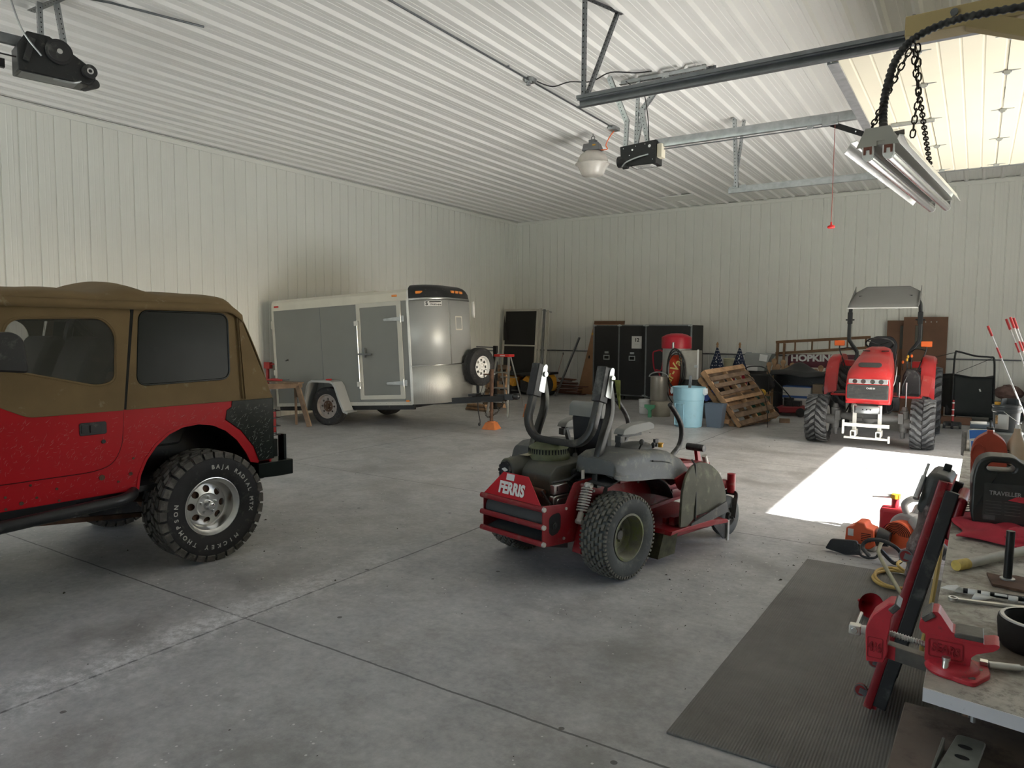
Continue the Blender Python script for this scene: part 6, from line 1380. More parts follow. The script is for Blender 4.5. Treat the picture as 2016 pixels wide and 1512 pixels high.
text_part('vacuum_lettering', 'Air-Vac', mat('letter_yellow', (.80, .62, .20), .5), pn, (.055, -.312, .86), (math.cos(1.05), 0, math.sin(1.05)), (-math.sin(1.05), 0, math.cos(1.05)), .24, .004, .004)
for k, (a, bz, rr) in enumerate(((.17, .40, 0), (.19, .38, .02), (.15, .44, -.02), (.185, .36, .03))):
    m = MB(); m.tube(smooth_path([(.11 + a * math.sin(2 * PI * j / 14) + rr, -.35 - .012 * k, .93 + bz * math.cos(2 * PI * j / 14) - .02 * k) for j in range(14)], 4, True), .0115, 8, closed=True); m.build('hose_loop', K['blkp'], t)
m = MB(); m.tube(smooth_path([(-.05, -.36, .98), (-.07, -.38, .60), (-.02, -.36, .35), (.05, -.30, .20)]), .0115); m.build('hose_tail', K['blkp'], t)
t = thing('steel_cabinet', 'scuffed silver metal cabinet standing just in front of the vacuum tower, to its right', 'cabinet', (-4.90, 14.17, 0), 0); m = MB(); m.bb(-.17, .19, 0, .22, .70, 1.30); m.build('body', mat('scuffed_steel', (.36, .34, .30), .42, .5, .15, 4, .15, 40, ((.16, .11, .07), .3, 6)), t, bevel=.006); m = MB(); m.bb(.165, .20, -.015, .0, .72, 1.32); m.build('door_edge', K['white'], t); m = MB(); m.box((.15, -.02, .98), (.06, .04, .05)); m.cyl((.16, -.02, .98), (.16, -.05, .98), .02); m.build('latch', K['galv'], t); m = MB(); m.bb(-.15, .17, .02, .21, 0, .70); m.build('base', K['dgrey'], t)
t = thing('hand_truck', 'red tubular hand truck in front of the wide black case', 'hand truck', (-5.85, 15.0, 0), 0)
m = MB(); m.tube(smooth_path([(.0, 0, .05), (.0, .0, .7), (-.13, 0, .84), (-.17, 0, 1.18), (-.10, 0, 1.25), (.06, 0, 1.24), (.05, 0, .90), (.0, 0, .82), (-.10, 0, .84)], 6), .016); m.tube(smooth_path([(.02, .05, .05), (.03, .05, .6), (.11, .05, .9), (.07, .05, 1.2), (.0, .05, 1.25)], 6), .014); m.build('frame', K['vred'], t); m = MB(); m.cyl((-.2, .1, .12), (-.16, .1, .12), .12, n=20); m.cyl((.16, .1, .12), (.2, .1, .12), .12, n=20); m.cyl((-.2, .1, .12), (.2, .1, .12), .01); m.each('wheel', K['rub'], t); m = MB(); m.bb(-.15, .15, -.2, .02, .01, .02); m.build('toe_plate', K['vred'], t)
t = thing('steel_pot', 'tall stainless pot with bail handle resting on the tan drum', 'pot', (-5.30, 13.55, .30), 0); m = MB(); m.lathe([(0, 0), (.165, 0), (.17, .01), (.17, .47), (.176, .475), (.176, .485), (.165, .485), (.163, .02), (0, .02)], n=36); m.build('body', mat('pot_steel', (.30, .28, .25), .38, .6, .08, 3), t, ang=40); m = MB(); m.tube([(.20 * math.cos(a), -.03, .47 + .10 * math.sin(a)) for a in [PI * k / 12 for k in range(13)]], .012); m.build('handle', K['galv'], t)
bucket('white_bucket', 'white plastic bucket behind the green scoop', 'bucket', (-5.62, 13.62, 0), .11, .125, .30, K['white'], handle=True)
t = thing('tan_drum', 'low tan cylindrical drum standing under the stainless pot', 'drum', (-5.22, 13.45, 0), 0); m = MB(); m.lathe([(0, 0), (.19, 0), (.195, .01), (.195, .285), (.185, .298), (0, .298)], n=36); m.build('body', mat('tan_drum_paint', (.26, .235, .18), .7, 0, .1, 5), t, ang=40)
t = thing('green_scoop', 'small green plastic scoop propped before the tan drum', 'scoop', (-5.30, 13.1, 0), 0); m = MB(); m.prism(rnd_poly([(-.10, .25), (.11, .25), (.10, .19), (.03, .14), (.035, 0), (-.035, 0), (-.03, .14), (-.09, .19)], .01), -.03, .02, 'y'); m.build('body', mat('green_plastic', (.08, .30, .16), .5), t, bevel=.006); m = MB(); m.bb(-.10, .11, -.045, -.03, .19, .25); m.build('lip', bpy.data.materials['green_plastic'], t)
t = thing('blue_trash_can', 'large pale blue round trash can, lid off, sticks inside', 'trash can', (-4.23, 12.25, 0), 0)
K['bcan'] = mat('pale_blue', (.25, .45, .55), .5, 0, .06, 4, .05, 60, ((.20, .30, .34), .22, 10))
m = MB(); m.lathe([(0, 0), (.225, 0), (.235, .01), (.262, .47), (.262, .475), (.270, .48), (.275, .685), (.292, .69), (.292, .705), (.268, .705), (.262, .69), (.225, .02), (0, .02)], n=48); m.build('body', K['bcan'], t, ang=30)
for s in (-1, 1): m = MB(); m.prism(rnd_poly([(s * .27, .69), (s * .315, .69), (s * .325, .60), (s * .30, .565), (s * .265, .60)], .008), -.06, .06, 'y'); m.build('handle', mat('handle_pale', (.55, .62, .66), .5) if s < 0 else bpy.data.materials['handle_pale'], t, bevel=.004)
m = MB(); m.bb(-.16, -.155, -.27, -.26, .04, .42); m.ring(rrect(-.16, .05, -.0, .43, .01, 2), rrect(-.15, .06, -.01, .42, .01, 2), -.262, -.25, 'y'); m.each('moulded_rib', K['bcan'], t)
t = thing('paddle_stick', 'grey wooden stick poking out of the pale blue can', 'stick', (-4.25, 12.3, .05), 0); m = MB(); m.box((.0, 0, .42), (.05, .02, .86), rotm(y=4)); m.build('stick', K['galvd'], t, bevel=.004)
t = thing('grey_wastebasket', 'dark blue-grey rectangular wastebasket right of the blue can', 'wastebasket', (-3.80, 12.42, 0), 0)
def tub(m, w0, d0, w1, d1, h, th=.006):
    o0 = [(-w0, -d0, 0), (w0, -d0, 0), (w0, d0, 0), (-w0, d0, 0)]; o1 = [(-w1, -d1, h), (w1, -d1, h), (w1, d1, h), (-w1, d1, h)]; i1 = [(-w1 + th, -d1 + th, h), (w1 - th, -d1 + th, h), (w1 - th, d1 - th, h), (-w1 + th, d1 - th, h)]; i0 = [(-w0 + th, -d0 + th, th), (w0 - th, -d0 + th, th), (w0 - th, d0 - th, th), (-w0 + th, d0 - th, th)]
    rim = [(x * 1.05, y * 1.05, h) for x, y, _ in o1]; rim0 = [(x * 1.05, y * 1.05, h - .02) for x, y, _ in o1]
    return m.loft([o0, o1, i1, i0])
m = MB(); tub(m, .125, .09, .165, .12, .415); m.build('body', mat('slate_plastic', (.10, .13, .17), .5, 0, .08), t, bevel=.008); m = MB(); m.ring(rrect(-.175, -.13, .175, .13, .02, 3), rrect(-.16, -.115, .16, .115, .015, 3), .40, .42, 'z'); m.build('rim', bpy.data.materials['slate_plastic'], t)
t = thing('blue_recycling_bin', 'bright blue plastic bin behind the grey wastebasket', 'bin', (-4.33, 13.6, .34), 0); m = MB(); m.prism(rnd_poly([(-.14, .28), (.14, .28), (.13, .10), (.03, .0), (-.10, .02)], .01), -.1, .12, 'y'); m.build('body', mat('bright_blue', (.015, .05, .26), .45), t, bevel=.008)
t = thing('storage_bench', 'low grey wooden bench behind the pallet and the blue bin', 'bench', (-4.22, 13.75, 0), 0); m = MB(); m.bb(-.25, .25, -.20, .25, .29, .335); m.bb(-.22, .22, -.18, .2, 0, .29); m.build('body', mat('dark_crate', (.07, .065, .06), .8, 0, .2), t, bevel=.004)
# ------------------------------------------------------------------ leaning pallet
PW, PH, PN = Vector((.303, .951, .073)), Vector((-.625, .133, .769)), Vector((.722, -.279, .635))
PR = Matrix((PW, PH, PN)).transposed().to_euler(); PO = Vector((-3.369, 12.562, .0)) + PW * .62 - PN * .06 + Vector((0, 0, .05))
pallet(PO, PR, 'large wooden pallet leaning at a slant in front of the lawn mower', 1.22, 1.22, 8, 8)
pallet(PO - PN * .15 + PH * .0 + Vector((-.02, 0, .02)), PR, 'second wooden pallet hidden close behind the slanted one', 1.15, 1.15, 6, 9)
t = thing('wood_block', 'pale offcut of timber on the floor at the pallet foot', 'wood block', (-3.70, 12.58, 0), 5); m = MB(); m.bb(-.12, .10, -.05, .05, .06, .125); m.bb(-.12, -.03, -.05, .05, 0, .06); m.build('block', K['wood'], t, bevel=.003)
t = thing('wood_block', 'small brown timber offcut under the right corner of the slanted pallet', 'wood block', (-2.92, 13.78, 0), 15); m = MB(); m.bb(-.09, .09, -.05, .05, 0, .08); m.build('block', K['woodd'], t, bevel=.003)
t = thing('bent_rod', 'thin bent black rod standing in front of the slanted pallet', 'rod', (-3.02, 12.9, 0)); m = MB(); m.tube(smooth_path([(0, 0, 0), (-.02, .05, .30), (-.10, .0, .62), (-.30, .0, .86), (-.42, .02, .92)]), .006); m.build('rod', K['blk'], t)
# ------------------------------------------------------------------ flags
def flag_mat():
    m = mat('flag_cloth', (.02, .03, .07), .8, 0, 0); nd, lk, tc, b, noise, ramp, mix = m_helpers['flag_cloth']
    mp = nd.new('ShaderNodeMapping'); mp.inputs['Scale'].default_value = (12, 12, 12); lk.new(tc.outputs['Object'], mp.inputs[0])
    vo = nd.new('ShaderNodeTexVoronoi'); vo.inputs['Scale'].default_value = 1; vo.inputs['Randomness'].default_value = .25; lk.new(mp.outputs[0], vo.inputs['Vector'])
    lk.new(mix(ramp(vo.outputs['Distance'], [(.20, 1.0), (.26, 0.0)]), (.012, .02, .05), (.6, .6, .6)), b.inputs['Base Color']); return m
K['flag'] = flag_mat(); K['fred'] = mat('flag_red', (.32, .015, .03), .8); K['fwhite'] = mat('flag_white', (.62, .60, .58), .8)
for k, x in enumerate((-4.89, -4.39)):
    t = thing('furled_flag', ('furled starred flag on a pole, the left of two', 'furled starred flag on a pole, the right of two, by the clear tub')[k], 'flag', (x, 16.0, .08), 0, 'furled flags'); m = MB(); m.cyl((0, 0, 0), (0, 0, 1.36), .012); m.build('pole', K['wood'], t); m = MB(); m.lathe([(0, 1.32), (.028, 1.34), (.02, 1.38), (.03, 1.41), (.012, 1.45), (0, 1.46)], n=12); m.build('finial', K['wood'], t)
    def fold(u, v, z0=0, z1=1, k=k): a = 2 * PI * u; z = .45 + (z0 + (z1 - z0) * v) * .90; r = .012 + .155 * (1.36 - z) / .56 * (1 + .16 * math.sin(a * 4 + k)) if z > .8 else .16 * (1 + .16 * math.sin(a * 4 + k)); return (r * math.cos(a), r * math.sin(a) * .7, z)
    m = MB(); m.grid(lambda u, v: fold(u, v, .42, 1), 28, 8); ca_ = m.build('canton', K['flag'], t)
    m = MB(); q = 0
    for zz in [.46 + .075 * i for i in range(7)]:
        for j in range(9):
            u = (j + (q % 2) * .5) / 9; v = (zz - .42) / .58; p = Vector(fold(u, v, .42, 1)); n = Vector((math.cos(2 * PI * u), math.sin(2 * PI * u) / .7, .25)).normalized(); e1 = n.cross(Vector((0, 0, 1))).normalized(); e2 = n.cross(e1)
            m.add([p + n * .004 + (e1 * math.cos(w * PI / 5 + .3) + e2 * math.sin(w * PI / 5 + .3)) * (.013 if w % 2 == 0 else .0055) for w in range(10)], [tuple(range(10))])
        q += 1
    m.build('star', K['fwhite'], ca_, weld=False)['kind'] = 'stuff'
    for q in range(6): m = MB(); m.grid(lambda u, v: fold((q + u) / 6, v * 1.0 + .0, 0, .42), 6, 4); m.build('stripe', K['fred'] if q % 2 else K['fwhite'], t)
    m = MB(); m.lathe([(0, 0), (.14, 0), (.14, .02), (.02, .05), (0, .05)], n=20); m.build('base', K['blk'], t); t.location.z = 0
bucket('yellow_bucket', 'pale yellow bucket between the two furled flags', 'bucket', (-4.75, 16.45, .78), .11, .125, .30, mat('pale_plastic', (.55, .55, .38), .5), handle=False)
box_thing('crate', 'dark crate under the pale yellow bucket', 'crate', (-4.72, 16.5, 0), (.55, .45, .775), bpy.data.materials['dark_crate'])
t = thing('clear_tub', 'translucent white plastic tubs heaped right of the flags', 'tub', (-4.25, 16.85, .80), 0); m = MB(); tub(m, .22, .15, .30, .2, .40); 
for v in m.v: v.z += .0; v.x += v.z * .25
m.build('tub', mat('cloudy_plastic', (.48, .50, .48), .35, 0, .05, alpha=.75), t, bevel=.01); m = MB(); m.bb(-.25, .10, -.25, -.2, .0, .12); m.box((.22, -.22, .30), (.18, .02, .16), rotm(y=8)); m.each('inner_tub', K['white'], t, bevel=.01)
box_thing('crate', 'dark crate under the translucent tubs', 'crate', (-4.25, 16.95, 0), (.55, .45, .79), bpy.data.materials['dark_crate'])
# conduit on the back wall and outlet
t = thing('wall_conduit', 'thin dark conduit running along the back wall at waist height', 'conduit', (0, WY1 - .05, 1.15)); m = MB(); m.cyl((-11.1, 0, 0), (2.9, 0, 0), .015, n=8); m.build('pipe', K['galvd'], t)
for x in (-4.55,): m = MB(); m.bb(x - .07, x + .05, -.03, .03, -.06, .06); m.build('outlet_box', K['galv'], t, bevel=.004)
# wooden ladders leaning along the wall (rail pair) and sign
K['lad'] = mat('ladder_wood', (.16, .085, .04), .7, 0, .2, 6)
t = thing('wooden_ladder', 'long brown wooden ladder lying on its side above the lettered sign', 'ladder', (-3.85, 17.0, 0), 0)
for z0, z1, y in ((1.46, 1.59, 0), (1.20, 1.37, .0)): m = MB(); m.bar((0, y, z0), (1.95, y, z1), .035, .06, (0, 0, 1)); m.build('rail', K['lad'], t, bevel=.003)
for k in range(6): m = MB(); x = .06 + .36 * k; m.cyl((x, 0, 1.20 + .085 * x), (x, 0, 1.46 + .065 * x), .018, n=10); m.build('rung', K['lad'], t)
t = thing('wooden_ladder', 'brown wooden ladder end standing upright behind the picket panel', 'ladder', (-3.75, 16.85, 0), 0)
for x in (-.05, .10): m = MB(); m.bar((x, 0, 0.0), (x, .1, 1.44), .05, .05, (0, 1, 0)); m.build('rail', K['lad'], t, bevel=.003)
for z in (.3, .6, .9, 1.2): m = MB(); m.cyl((-.05, z * .07, z), (.10, z * .07, z), .014); m.build('rung', K['lad'], t)
t = thing('lettered_sign', 'maroon board sign with large white capitals, under the long ladder', 'sign', (-2.75, 17.08, 0), 0)
m = MB(); m.prism(rnd_poly([(-.85, .0), (-.90, 1.14), (-.75, 1.24), (.65, 1.30), (.95, 1.24), (.95, .0)], .05), 0, .04, 'y'); m.build('board', K['tcream'], t, bevel=.004)
m = MB(); m.prism(rnd_poly([(-.84, .90), (-.84, 1.15), (-.78, 1.19), (.92, 1.21), (.92, .90)], .04), -.006, 0, 'y'); mb = m.build('maroon_field', mat('maroon', (.085, .012, .022), .5), t)
text_part('sign_lettering', 'HOPKINS', K['lbl'], mb, (-.78, -.009, 1.095), (1, 0, .02), (-.02, 0, 1), .20, .002, .009, 1.12, align='LEFT')
t = thing('picket_panel', 'stack of round topped wooden pickets before the lettered sign', 'picket fence', (-3.4, 16.55, 0), 0)
for k in range(13):
    x = -.48 + .098 * k; h = (1.02, 1.10, .98, 1.08, .96)[k % 5] - (.12 if k > 5 else 0); y = .03 * (k % 2); m = MB(); m.prism([(x - .045, 0), (x + .045, 0), (x + .045, h - .22), (x + .028, h - .17)] + arc(x, h - .06, .058, -40, 220, 10) + [(x - .028, h - .17), (x - .045, h - .22)], y, y + .02, 'y'); m.build('picket', K['wood'], t, bevel=.002)
for z in (.25, .72): m = MB(); m.bb(-.5, .75, .055, .085, z, z + .07); m.build('cross_rail', K['wood'], t)
# boxes and tarp, wheelbarrow, green box, push mower
K['carton'] = mat('white_carton', (.50, .49, .46), .7, 0, .06, 4); K['cblue'] = mat('carton_blue', (.03, .08, .24), .6)
t = thing('white_carton', 'white carton with blue band, lower of two behind the push mower', 'box', (-3.07, 15.65, .03), 2, 'stacked white cartons'); m = MB(); m.bb(-.26, .26, -.18, .2, 0, .26); b_ = m.build('box', K['carton'], t, bevel=.003); m = MB(); m.bb(-.262, .262, -.183, -.18, .0, .05); m.bb(-.08, -.02, -.184, -.18, .15, .17); m.each('blue_band', K['cblue'], b_)
t = thing('white_carton', 'white carton, upper of two, under the dark tarp', 'box', (-3.07, 15.68, .295), 0, 'stacked white cartons'); m = MB(); m.bb(-.27, .27, -.18, .2, 0, .27); b_ = m.build('box', K['carton'], t, bevel=.003); m = MB(); m.bb(-.272, .272, -.183, -.18, .20 - .17, .27 - .17 - .02); m.bb(-.275, .275, -.186, .2, .255, .272); m.each('blue_band', K['cblue'], b_); 
box_thing('open_carton', 'brown open carton standing right of the white cartons', 'box', (-2.62, 15.75, .0), (.32, .3, .62), mat('brown_card', (.20, .15, .10), .8, 0, .1))
def tarp(u, v):
    x = -.62 + 1.30 * u; y = -.32 + .85 * v; z = .84 + .20 * math.exp(-((u - .35) / .2) ** 2 - ((v - .6) / .4) ** 2) + .03 * math.sin(9 * u + 5 * v); z -= .30 * max(0, .12 - v) * 2 + .22 * max(0, u - .9) * 4; return (x, y, z)
o = MB(); o.grid(tarp, 26, 16); to = o.build('folded_tarp', mat('tarp_black', (.022, .023, .024), .55, 0, .3, 6, .3, 30), None, solid=.01, ang=60); to.location = (-3.02, 15.9, 0); tag(to, 'dark folded tarp draped over shelves above the white cartons', 'tarp')
box_thing('storage_rack', 'dark metal rack holding the folded tarp', 'rack', (-3.05, 16.12, 0), (1.15, .42, .775), K['blk'])
t = thing('push_mower', 'red push lawn mower with tall black folded handle', 'mower', (-3.12, 15.15, 0), 0)
m = MB(); m.prism(rnd_poly([(-.24, .06), (-.22, .18), (.24, .20), (.28, .08)], .03), -.25, .25, 'y'); m.build('deck', mat('mower_deck_red', (.22, .02, .025), .5, 0, .1), t, bevel=.02); m = MB(); m.cyl((.0, 0, .19), (.0, 0, .30), .12, n=20); m.box((.08, .0, .25), (.28, .2, .10)); m.cyl((-.02, 0, .30), (-.02, 0, .36), .10, n=20); m.build('engine', K['blkp'], t, bevel=.01)
for x, y in ((-.24, -.24), (.26, -.24), (-.24, .24), (.26, .24)): m = MB(); m.cyl((x, y - .02, .09), (x, y + .02, .09), .09, n=20); m.build('wheel', K['rub'], t)
m = MB(); m.tube(smooth_path([(.10, -.2, .20), (.02, -.2, .42), (-.35, -.2, .80), (-.42, -.2, .92), (-.55, -.2, .98), (-.78, -.2, .97), (-.85, -.2, .90), (-.84, -.2, .70)], 5), .012); m.tube([(-.38, -.2, .83), (-.38, -.2, .42)], .010); m.tube([(-.84, -.2, .80), (-.3, -.2, .80)], .008); m.tube([(-.46, -.2, .50), (.0, -.2, .46)], .005); m.build('handle', K['blk'], t)
m = MB(); m.prism(rnd_poly([(-.80, .78), (-.45, .82), (-.35, .55), (-.5, .42), (-.72, .50)], .05), .0, .3, 'y'); m.build('grass_bag', mat('bag_black', (.02, .021, .022), .8, 0, .2), t, bevel=.04)
t = thing('green_box', 'green plastic box on the floor behind the slanted pallet', 'box', (-3.62, 14.70, 0), 0); m = MB(); m.bb(-.17, .17, -.15, .15, 0, .37); m.build('body', mat('dark_green', (.012, .07, .045), .5), t, bevel=.01); m = MB(); m.bb(-.18, .18, -.16, .16, .36, .39); m.build('lid', bpy.data.materials['dark_green'], t, bevel=.004)
t = thing('yellow_sponge', 'round yellow printed pad on top of the green box', 'pad', (-3.55, 14.62, .392), 0); m = MB(); m.prism(arc(0, .08, .085, 0, 360, 14, .075), -.02, .02, 'y'); m.build('pad', mat('pad_yellow', (.62, .38, .05), .6, 0, .4, 20), t, bevel=.006)
t = thing('white_float', 'small white round float beside the green box', 'float', (-3.95, 14.9, .30), 0); m = MB(); m.ell((0, 0, .05), (.08, .05, .06)); m.bb(-.05, .05, -.02, .06, -.30, .0); m.build('float', K['white'], t)
# brown doors behind the tractor
for k, (x0, x1, h, y) in enumerate(((-1.62, -1.22, 1.96, 17.1), (-1.30, -.50, 2.03, 16.95))):
    t = thing('brown_door', ('narrow brown door leaf behind, half hidden by the wider one', 'wide brown wooden door leaf with small window leaning on the back wall')[k], 'door', ((x0 + x1) / 2, y, 0), rot=(math.radians(-6), 0, 0)); w = (x1 - x0) / 2
    m = MB(); wx = (-w + .22 if k else .05, -w + .36 if k else .17); plate_hole(m, [(-w, 0), (w, 0), (w, h), (-w, h)], [(wx[0], 1.35), (wx[1], 1.35), (wx[1], 1.85), (wx[0], 1.85)], ((wx[0] + wx[1]) / 2, 1.6), -.02, .02, 'y', 8); m.build('leaf', K['woodb'], t, bevel=.002); m = MB(); m.bb(wx[0], wx[1], -.003, .003, 1.35, 1.85); m.build('pane', mat('door_pane', (.10, .10, .085), .2) if k == 0 else bpy.data.materials['door_pane'], t)
    if k: m = MB(); bolts(m, [(-.13, -.02, 1.92), (.0, -.02, 1.925), (.10, -.02, 1.925), (.20, -.02, 1.925)], .012, -.005); m.each('screw_cap', K['lbl'], t)
# black net frame of a small trailer
t = thing('utility_cart', 'black fabric sided cart with curved tubular frame in the right corner', 'cart', (0, 15.9, 0), 0)
m = MB(); P = smooth_path([(-.33, 0, .30), (-.335, 0, .91), (-.32, 0, 1.30), (-.27, 0, 1.335), (.0, 0, 1.26), (.22, 0, 1.245), (.29, 0, 1.21), (.31, 0, .9), (.32, 0, .30)], 5); m.tube(P, .017); m.tube([(-.33, 0, .91), (-.05, .0, .86), (.32, 0, .87)], .012); m.tube([(-.29, 0, .93), (.26, 0, 1.22)], .005); m.tube([(-.32, 0, 1.32), (-.75, .9, 1.18)], .006); m.tube([(-.33, 0, .92), (-.75, .9, .84)], .006); m.build('tube_frame', K['blk'], t)
K['fab'] = mat('cart_fabric', (.014, .017, .016), .7, 0, .2, 6, .2, 40)
m = MB(); m.grid(lambda u, v: (-.33 + .65 * u, .02 + .05 * math.sin(PI * u) * (1 - v), .12 + (.79 - .05 * math.sin(PI * u)) * v), 14, 8); m.grid(lambda u, v: (-.33 - .42 * u, .02 + .9 * u, .25 + (.66 - .06 * u) * v), 6, 6); m.each('fabric_side', K['fab'], t, solid=.008)
m = MB(); m.bb(-.45, .35, .15, .9, .10, .30); m.build('tray', K['blk'], t, bevel=.02); m = MB(); m.box((.10, -.01, .62), (.025, .002, .05), rotm(y=-20)); m.build('care_tag', K['lbl'], t)
for x in (-.3, .3): m = MB(); m.cyl((x - .03, .5, .12), (x + .03, .5, .12), .12, n=20); m.build('wheel', K['rub'], t)
m = MB(); m.each('x', K['blk']) if False else None
t = thing('trolley_jack', 'red post of a small wheeled jack left of the black cart', 'jack', (-.29, 14.75, 0), 0); m = MB(); m.cyl((0, 0, .10), (.0, .05, .50), .018); m.build('post', bpy.data.materials['tool_red'], t); m = MB()
for z in (.22, .32, .44): m.cyl((0, (z - .1) * .125, z), (0, (z - .1) * .125, z + .02), .022)
m.each('white_ring', K['white'], t); m = MB(); m.bb(-.13, .13, -.1, .12, .05, .11); m.cyl((-.14, -.08, .06), (-.10, -.08, .06), .055, n=16); m.cyl((.10, -.08, .06), (.14, -.08, .06), .055, n=16); m.cyl((-.02, -.12, .07), (.02, -.12, .07), .07, n=16); m.build('wheel_base', K['blkp'], t, bevel=.006)
box_thing('floor_plank', 'dark red-brown plank on the floor under the black cart', 'plank', (-.28, 15.45, 0), (.55, .12, .14), K['woodb'])
# clutter in the right far corner
t = thing('debris_heap', 'reddish stone-like lump by the back wall right of the black cart', 'lump', (.58, 17.05, .35), 0); r = random.Random(4); m = MB(); m.ell((0, 0, .17), (.24, .16, .15), 14, 9)
for v in m.v: v += Vector((r.uniform(-.02, .02), r.uniform(-.02, .02), r.uniform(-.02, .02)))
m.build('lump', mat('stone_red', (.16, .10, .085), .9, 0, .35, 8, .5, 20), t, ang=20)
box_thing('dark_tote', 'dark tote under the reddish lump', 'tote', (.58, 17.05, 0), (.50, .4, .34), K['blkp'])
box_thing('blue_grey_box', 'pale blue-grey box by the back wall at the right edge', 'box', (1.08, 16.9, 0), (.42, .4, .76), mat('pale_slate', (.20, .24, .26), .6))
# ------------------------------------------------------------------ floor mat
def mat_rubber():
    m = mat('floor_mat', (.085, .080, .070), .75, 0, 0); nd, lk, tc, b, noise, ramp, mix = m_helpers['floor_mat']
    n1 = noise(1.6, 8, .7); n2 = noise(9, 8, .75); wv = nd.new('ShaderNodeTexWave'); wv.inputs['Scale'].default_value = 26; wv.bands_direction = 'X'; lk.new(tc.outputs['Object'], wv.inputs[0])
    o = ramp(n1.outputs[0], [(.3, (.11, .105, .095)), (.7, (.19, .185, .17))]); o = mix(ramp(n2.outputs[0], [(.62, 0.0), (.75, .5)]), o, (.03, .028, .026))
    vo = nd.new('ShaderNodeTexVoronoi'); vo.inputs['Scale'].default_value = 1.3; lk.new(tc.outputs['Object'], vo.inputs['Vector']); o = mix(ramp(vo.outputs['Distance'], [(.12, .7), (.15, 0.0)]), o, (.028, .026, .024))
    lk.new(o, b.inputs['Base Color']); bp = nd.new('ShaderNodeBump'); bp.inputs['Strength'].default_value = .5; bp.inputs['Distance'].default_value = .003; lk.new(wv.outputs['Fac'], bp.inputs['Height']); lk.new(bp.outputs[0], b.inputs['Normal']); return m
m = MB(); m.hexa([(-1.0, 2.72, .0005), (.9, 2.76, .0005), (.9, 5.50, .0005), (-.965, 5.46, .0005)], [(-1.0, 2.72, .010), (.9, 2.76, .010), (.9, 5.50, .010), (-.965, 5.46, .010)]); o = m.build('floor_mat', mat_rubber(), bevel=.003); tag(o, 'dirty grey ribbed rubber mat on the floor beside the workbench', 'mat')
# small wedge of loose debris on the floor
r = random.Random(11); m = MB()
for k in range(560):
    if r.random() < .45: x, y = r.gauss(-1.4, .6), r.gauss(4.8, .8)
    elif r.random() < .4: x, y = r.gauss(-4.6, .6), r.gauss(3.6, .5)
    else: x, y = r.uniform(-6, -.2), r.uniform(1.6, 12)
    lx, ly = (x + 1.868) * .225 + (y - 4.326) * .974, -(x + 1.868) * .974 + (y - 4.326) * .225
    if -.6 < lx < 1.7 and -.1 < ly < 1.2: continue
    s = r.uniform(.002, .007) if r.random() < .93 else r.uniform(.008, .02); a = r.uniform(0, 6.3); c, sn = math.cos(a) * s, math.sin(a) * s; q = r.uniform(.25, .7)
    m.add([(x + c, y + sn, .001), (x - sn * q, y + c * q, .0012), (x - c, y - sn, .001), (x + sn * q, y - c * q, .0012), (x, y, .001 + s * .5)], [(0, 1, 4), (1, 2, 4), (2, 3, 4), (3, 0, 4)])
o = m.build('dried_grass_crumbs', mat('crumbs', (.05, .045, .030), .95, 0, .4, 30), weld=False); tag(o, 'dark crumbs of dried grass and dirt scattered on the concrete floor', 'debris', kind='stuff')
# ------------------------------------------------------------------ workbench
def bench_mat():
    m = mat('bench_top', (.45, .43, .38), .6, 0, 0); nd, lk, tc, b, noise, ramp, mix = m_helpers['bench_top']
    n1 = noise(5, 9, .75); n2 = noise(18, 8, .75); n3 = noise(2.2, 6, .7)
    o = ramp(n1.outputs[0], [(.35, (.30, .28, .24)), (.6, (.50, .48, .43))]); o = mix(ramp(n2.outputs[0], [(.52, 0.0), (.66, .85)]), o, (.09, .075, .06)); o = mix(ramp(n3.outputs[0], [(.48, 0.0), (.60, .8)]), o, (.11, .085, .06))
    lk.new(o, b.inputs['Base Color']); return m
K['btop'] = bench_mat(); K['bwhite'] = mat('bench_edge', (.60, .60, .64), .5, 0, .05, 5, 0, 40, ((.12, .11, .10), .22, 40))
K['dirtytop'] = mat('brown_surface', (.16, .128, .108), .75, 0, .25, 5, .2, 50, ((.05, .04, .035), .4, 8))
wbn = thing('workbench', 'stained pale workbench with white front edge at the right foreground', 'workbench', (0, 0, 0))
m = MB(); m.hexa([(-.062, 1.712, .872), (1.2, 1.50, .872), (1.2, 6.0, .872), (-.030, 6.0, .872)], [(-.062, 1.712, .90), (1.2, 1.50, .90), (1.2, 6.0, .90), (-.030, 6.0, .90)]); m.build('top', K['btop'], wbn, bevel=.0015)
m = MB(); m.hexa([(-.062, 1.709, .870), (1.2, 1.497, .870), (1.2, 1.501, .870), (-.062, 1.713, .870)], [(-.062, 1.709, .899), (1.2, 1.497, .899), (1.2, 1.501, .899), (-.062, 1.713, .899)]); m.build('front_edge', K['bwhite'], wbn)
m = MB(); m.bb(.02, .06, 2.0, 5.9, .76, .87); m.bb(.02, 1.15, 1.96, 2.0, .79, .87); m.build('apron', K['blk'], wbn)
for x, y in ((.06, 2.05), (1.1, 2.05), (.05, 3.8), (1.1, 3.8), (.05, 5.85), (1.1, 5.85)): m = MB(); m.bb(x - .035, x + .035, y - .035, y + .035, 0, .76); m.build('leg', K['blk'], wbn, bevel=.003)
m = MB(); m.bb(.02, 1.15, 2.1, 5.8, .22, .25); m.build('lower_shelf', K['woodd'], wbn)
m = MB(); m.cyl((.03, 1.735, .84), (.03, 1.735, .872), .005, n=8); m.cyl((-.03, 1.76, .845), (-.03, 1.76, .872), .004, n=8); m.each('screw', K['galv'], wbn)
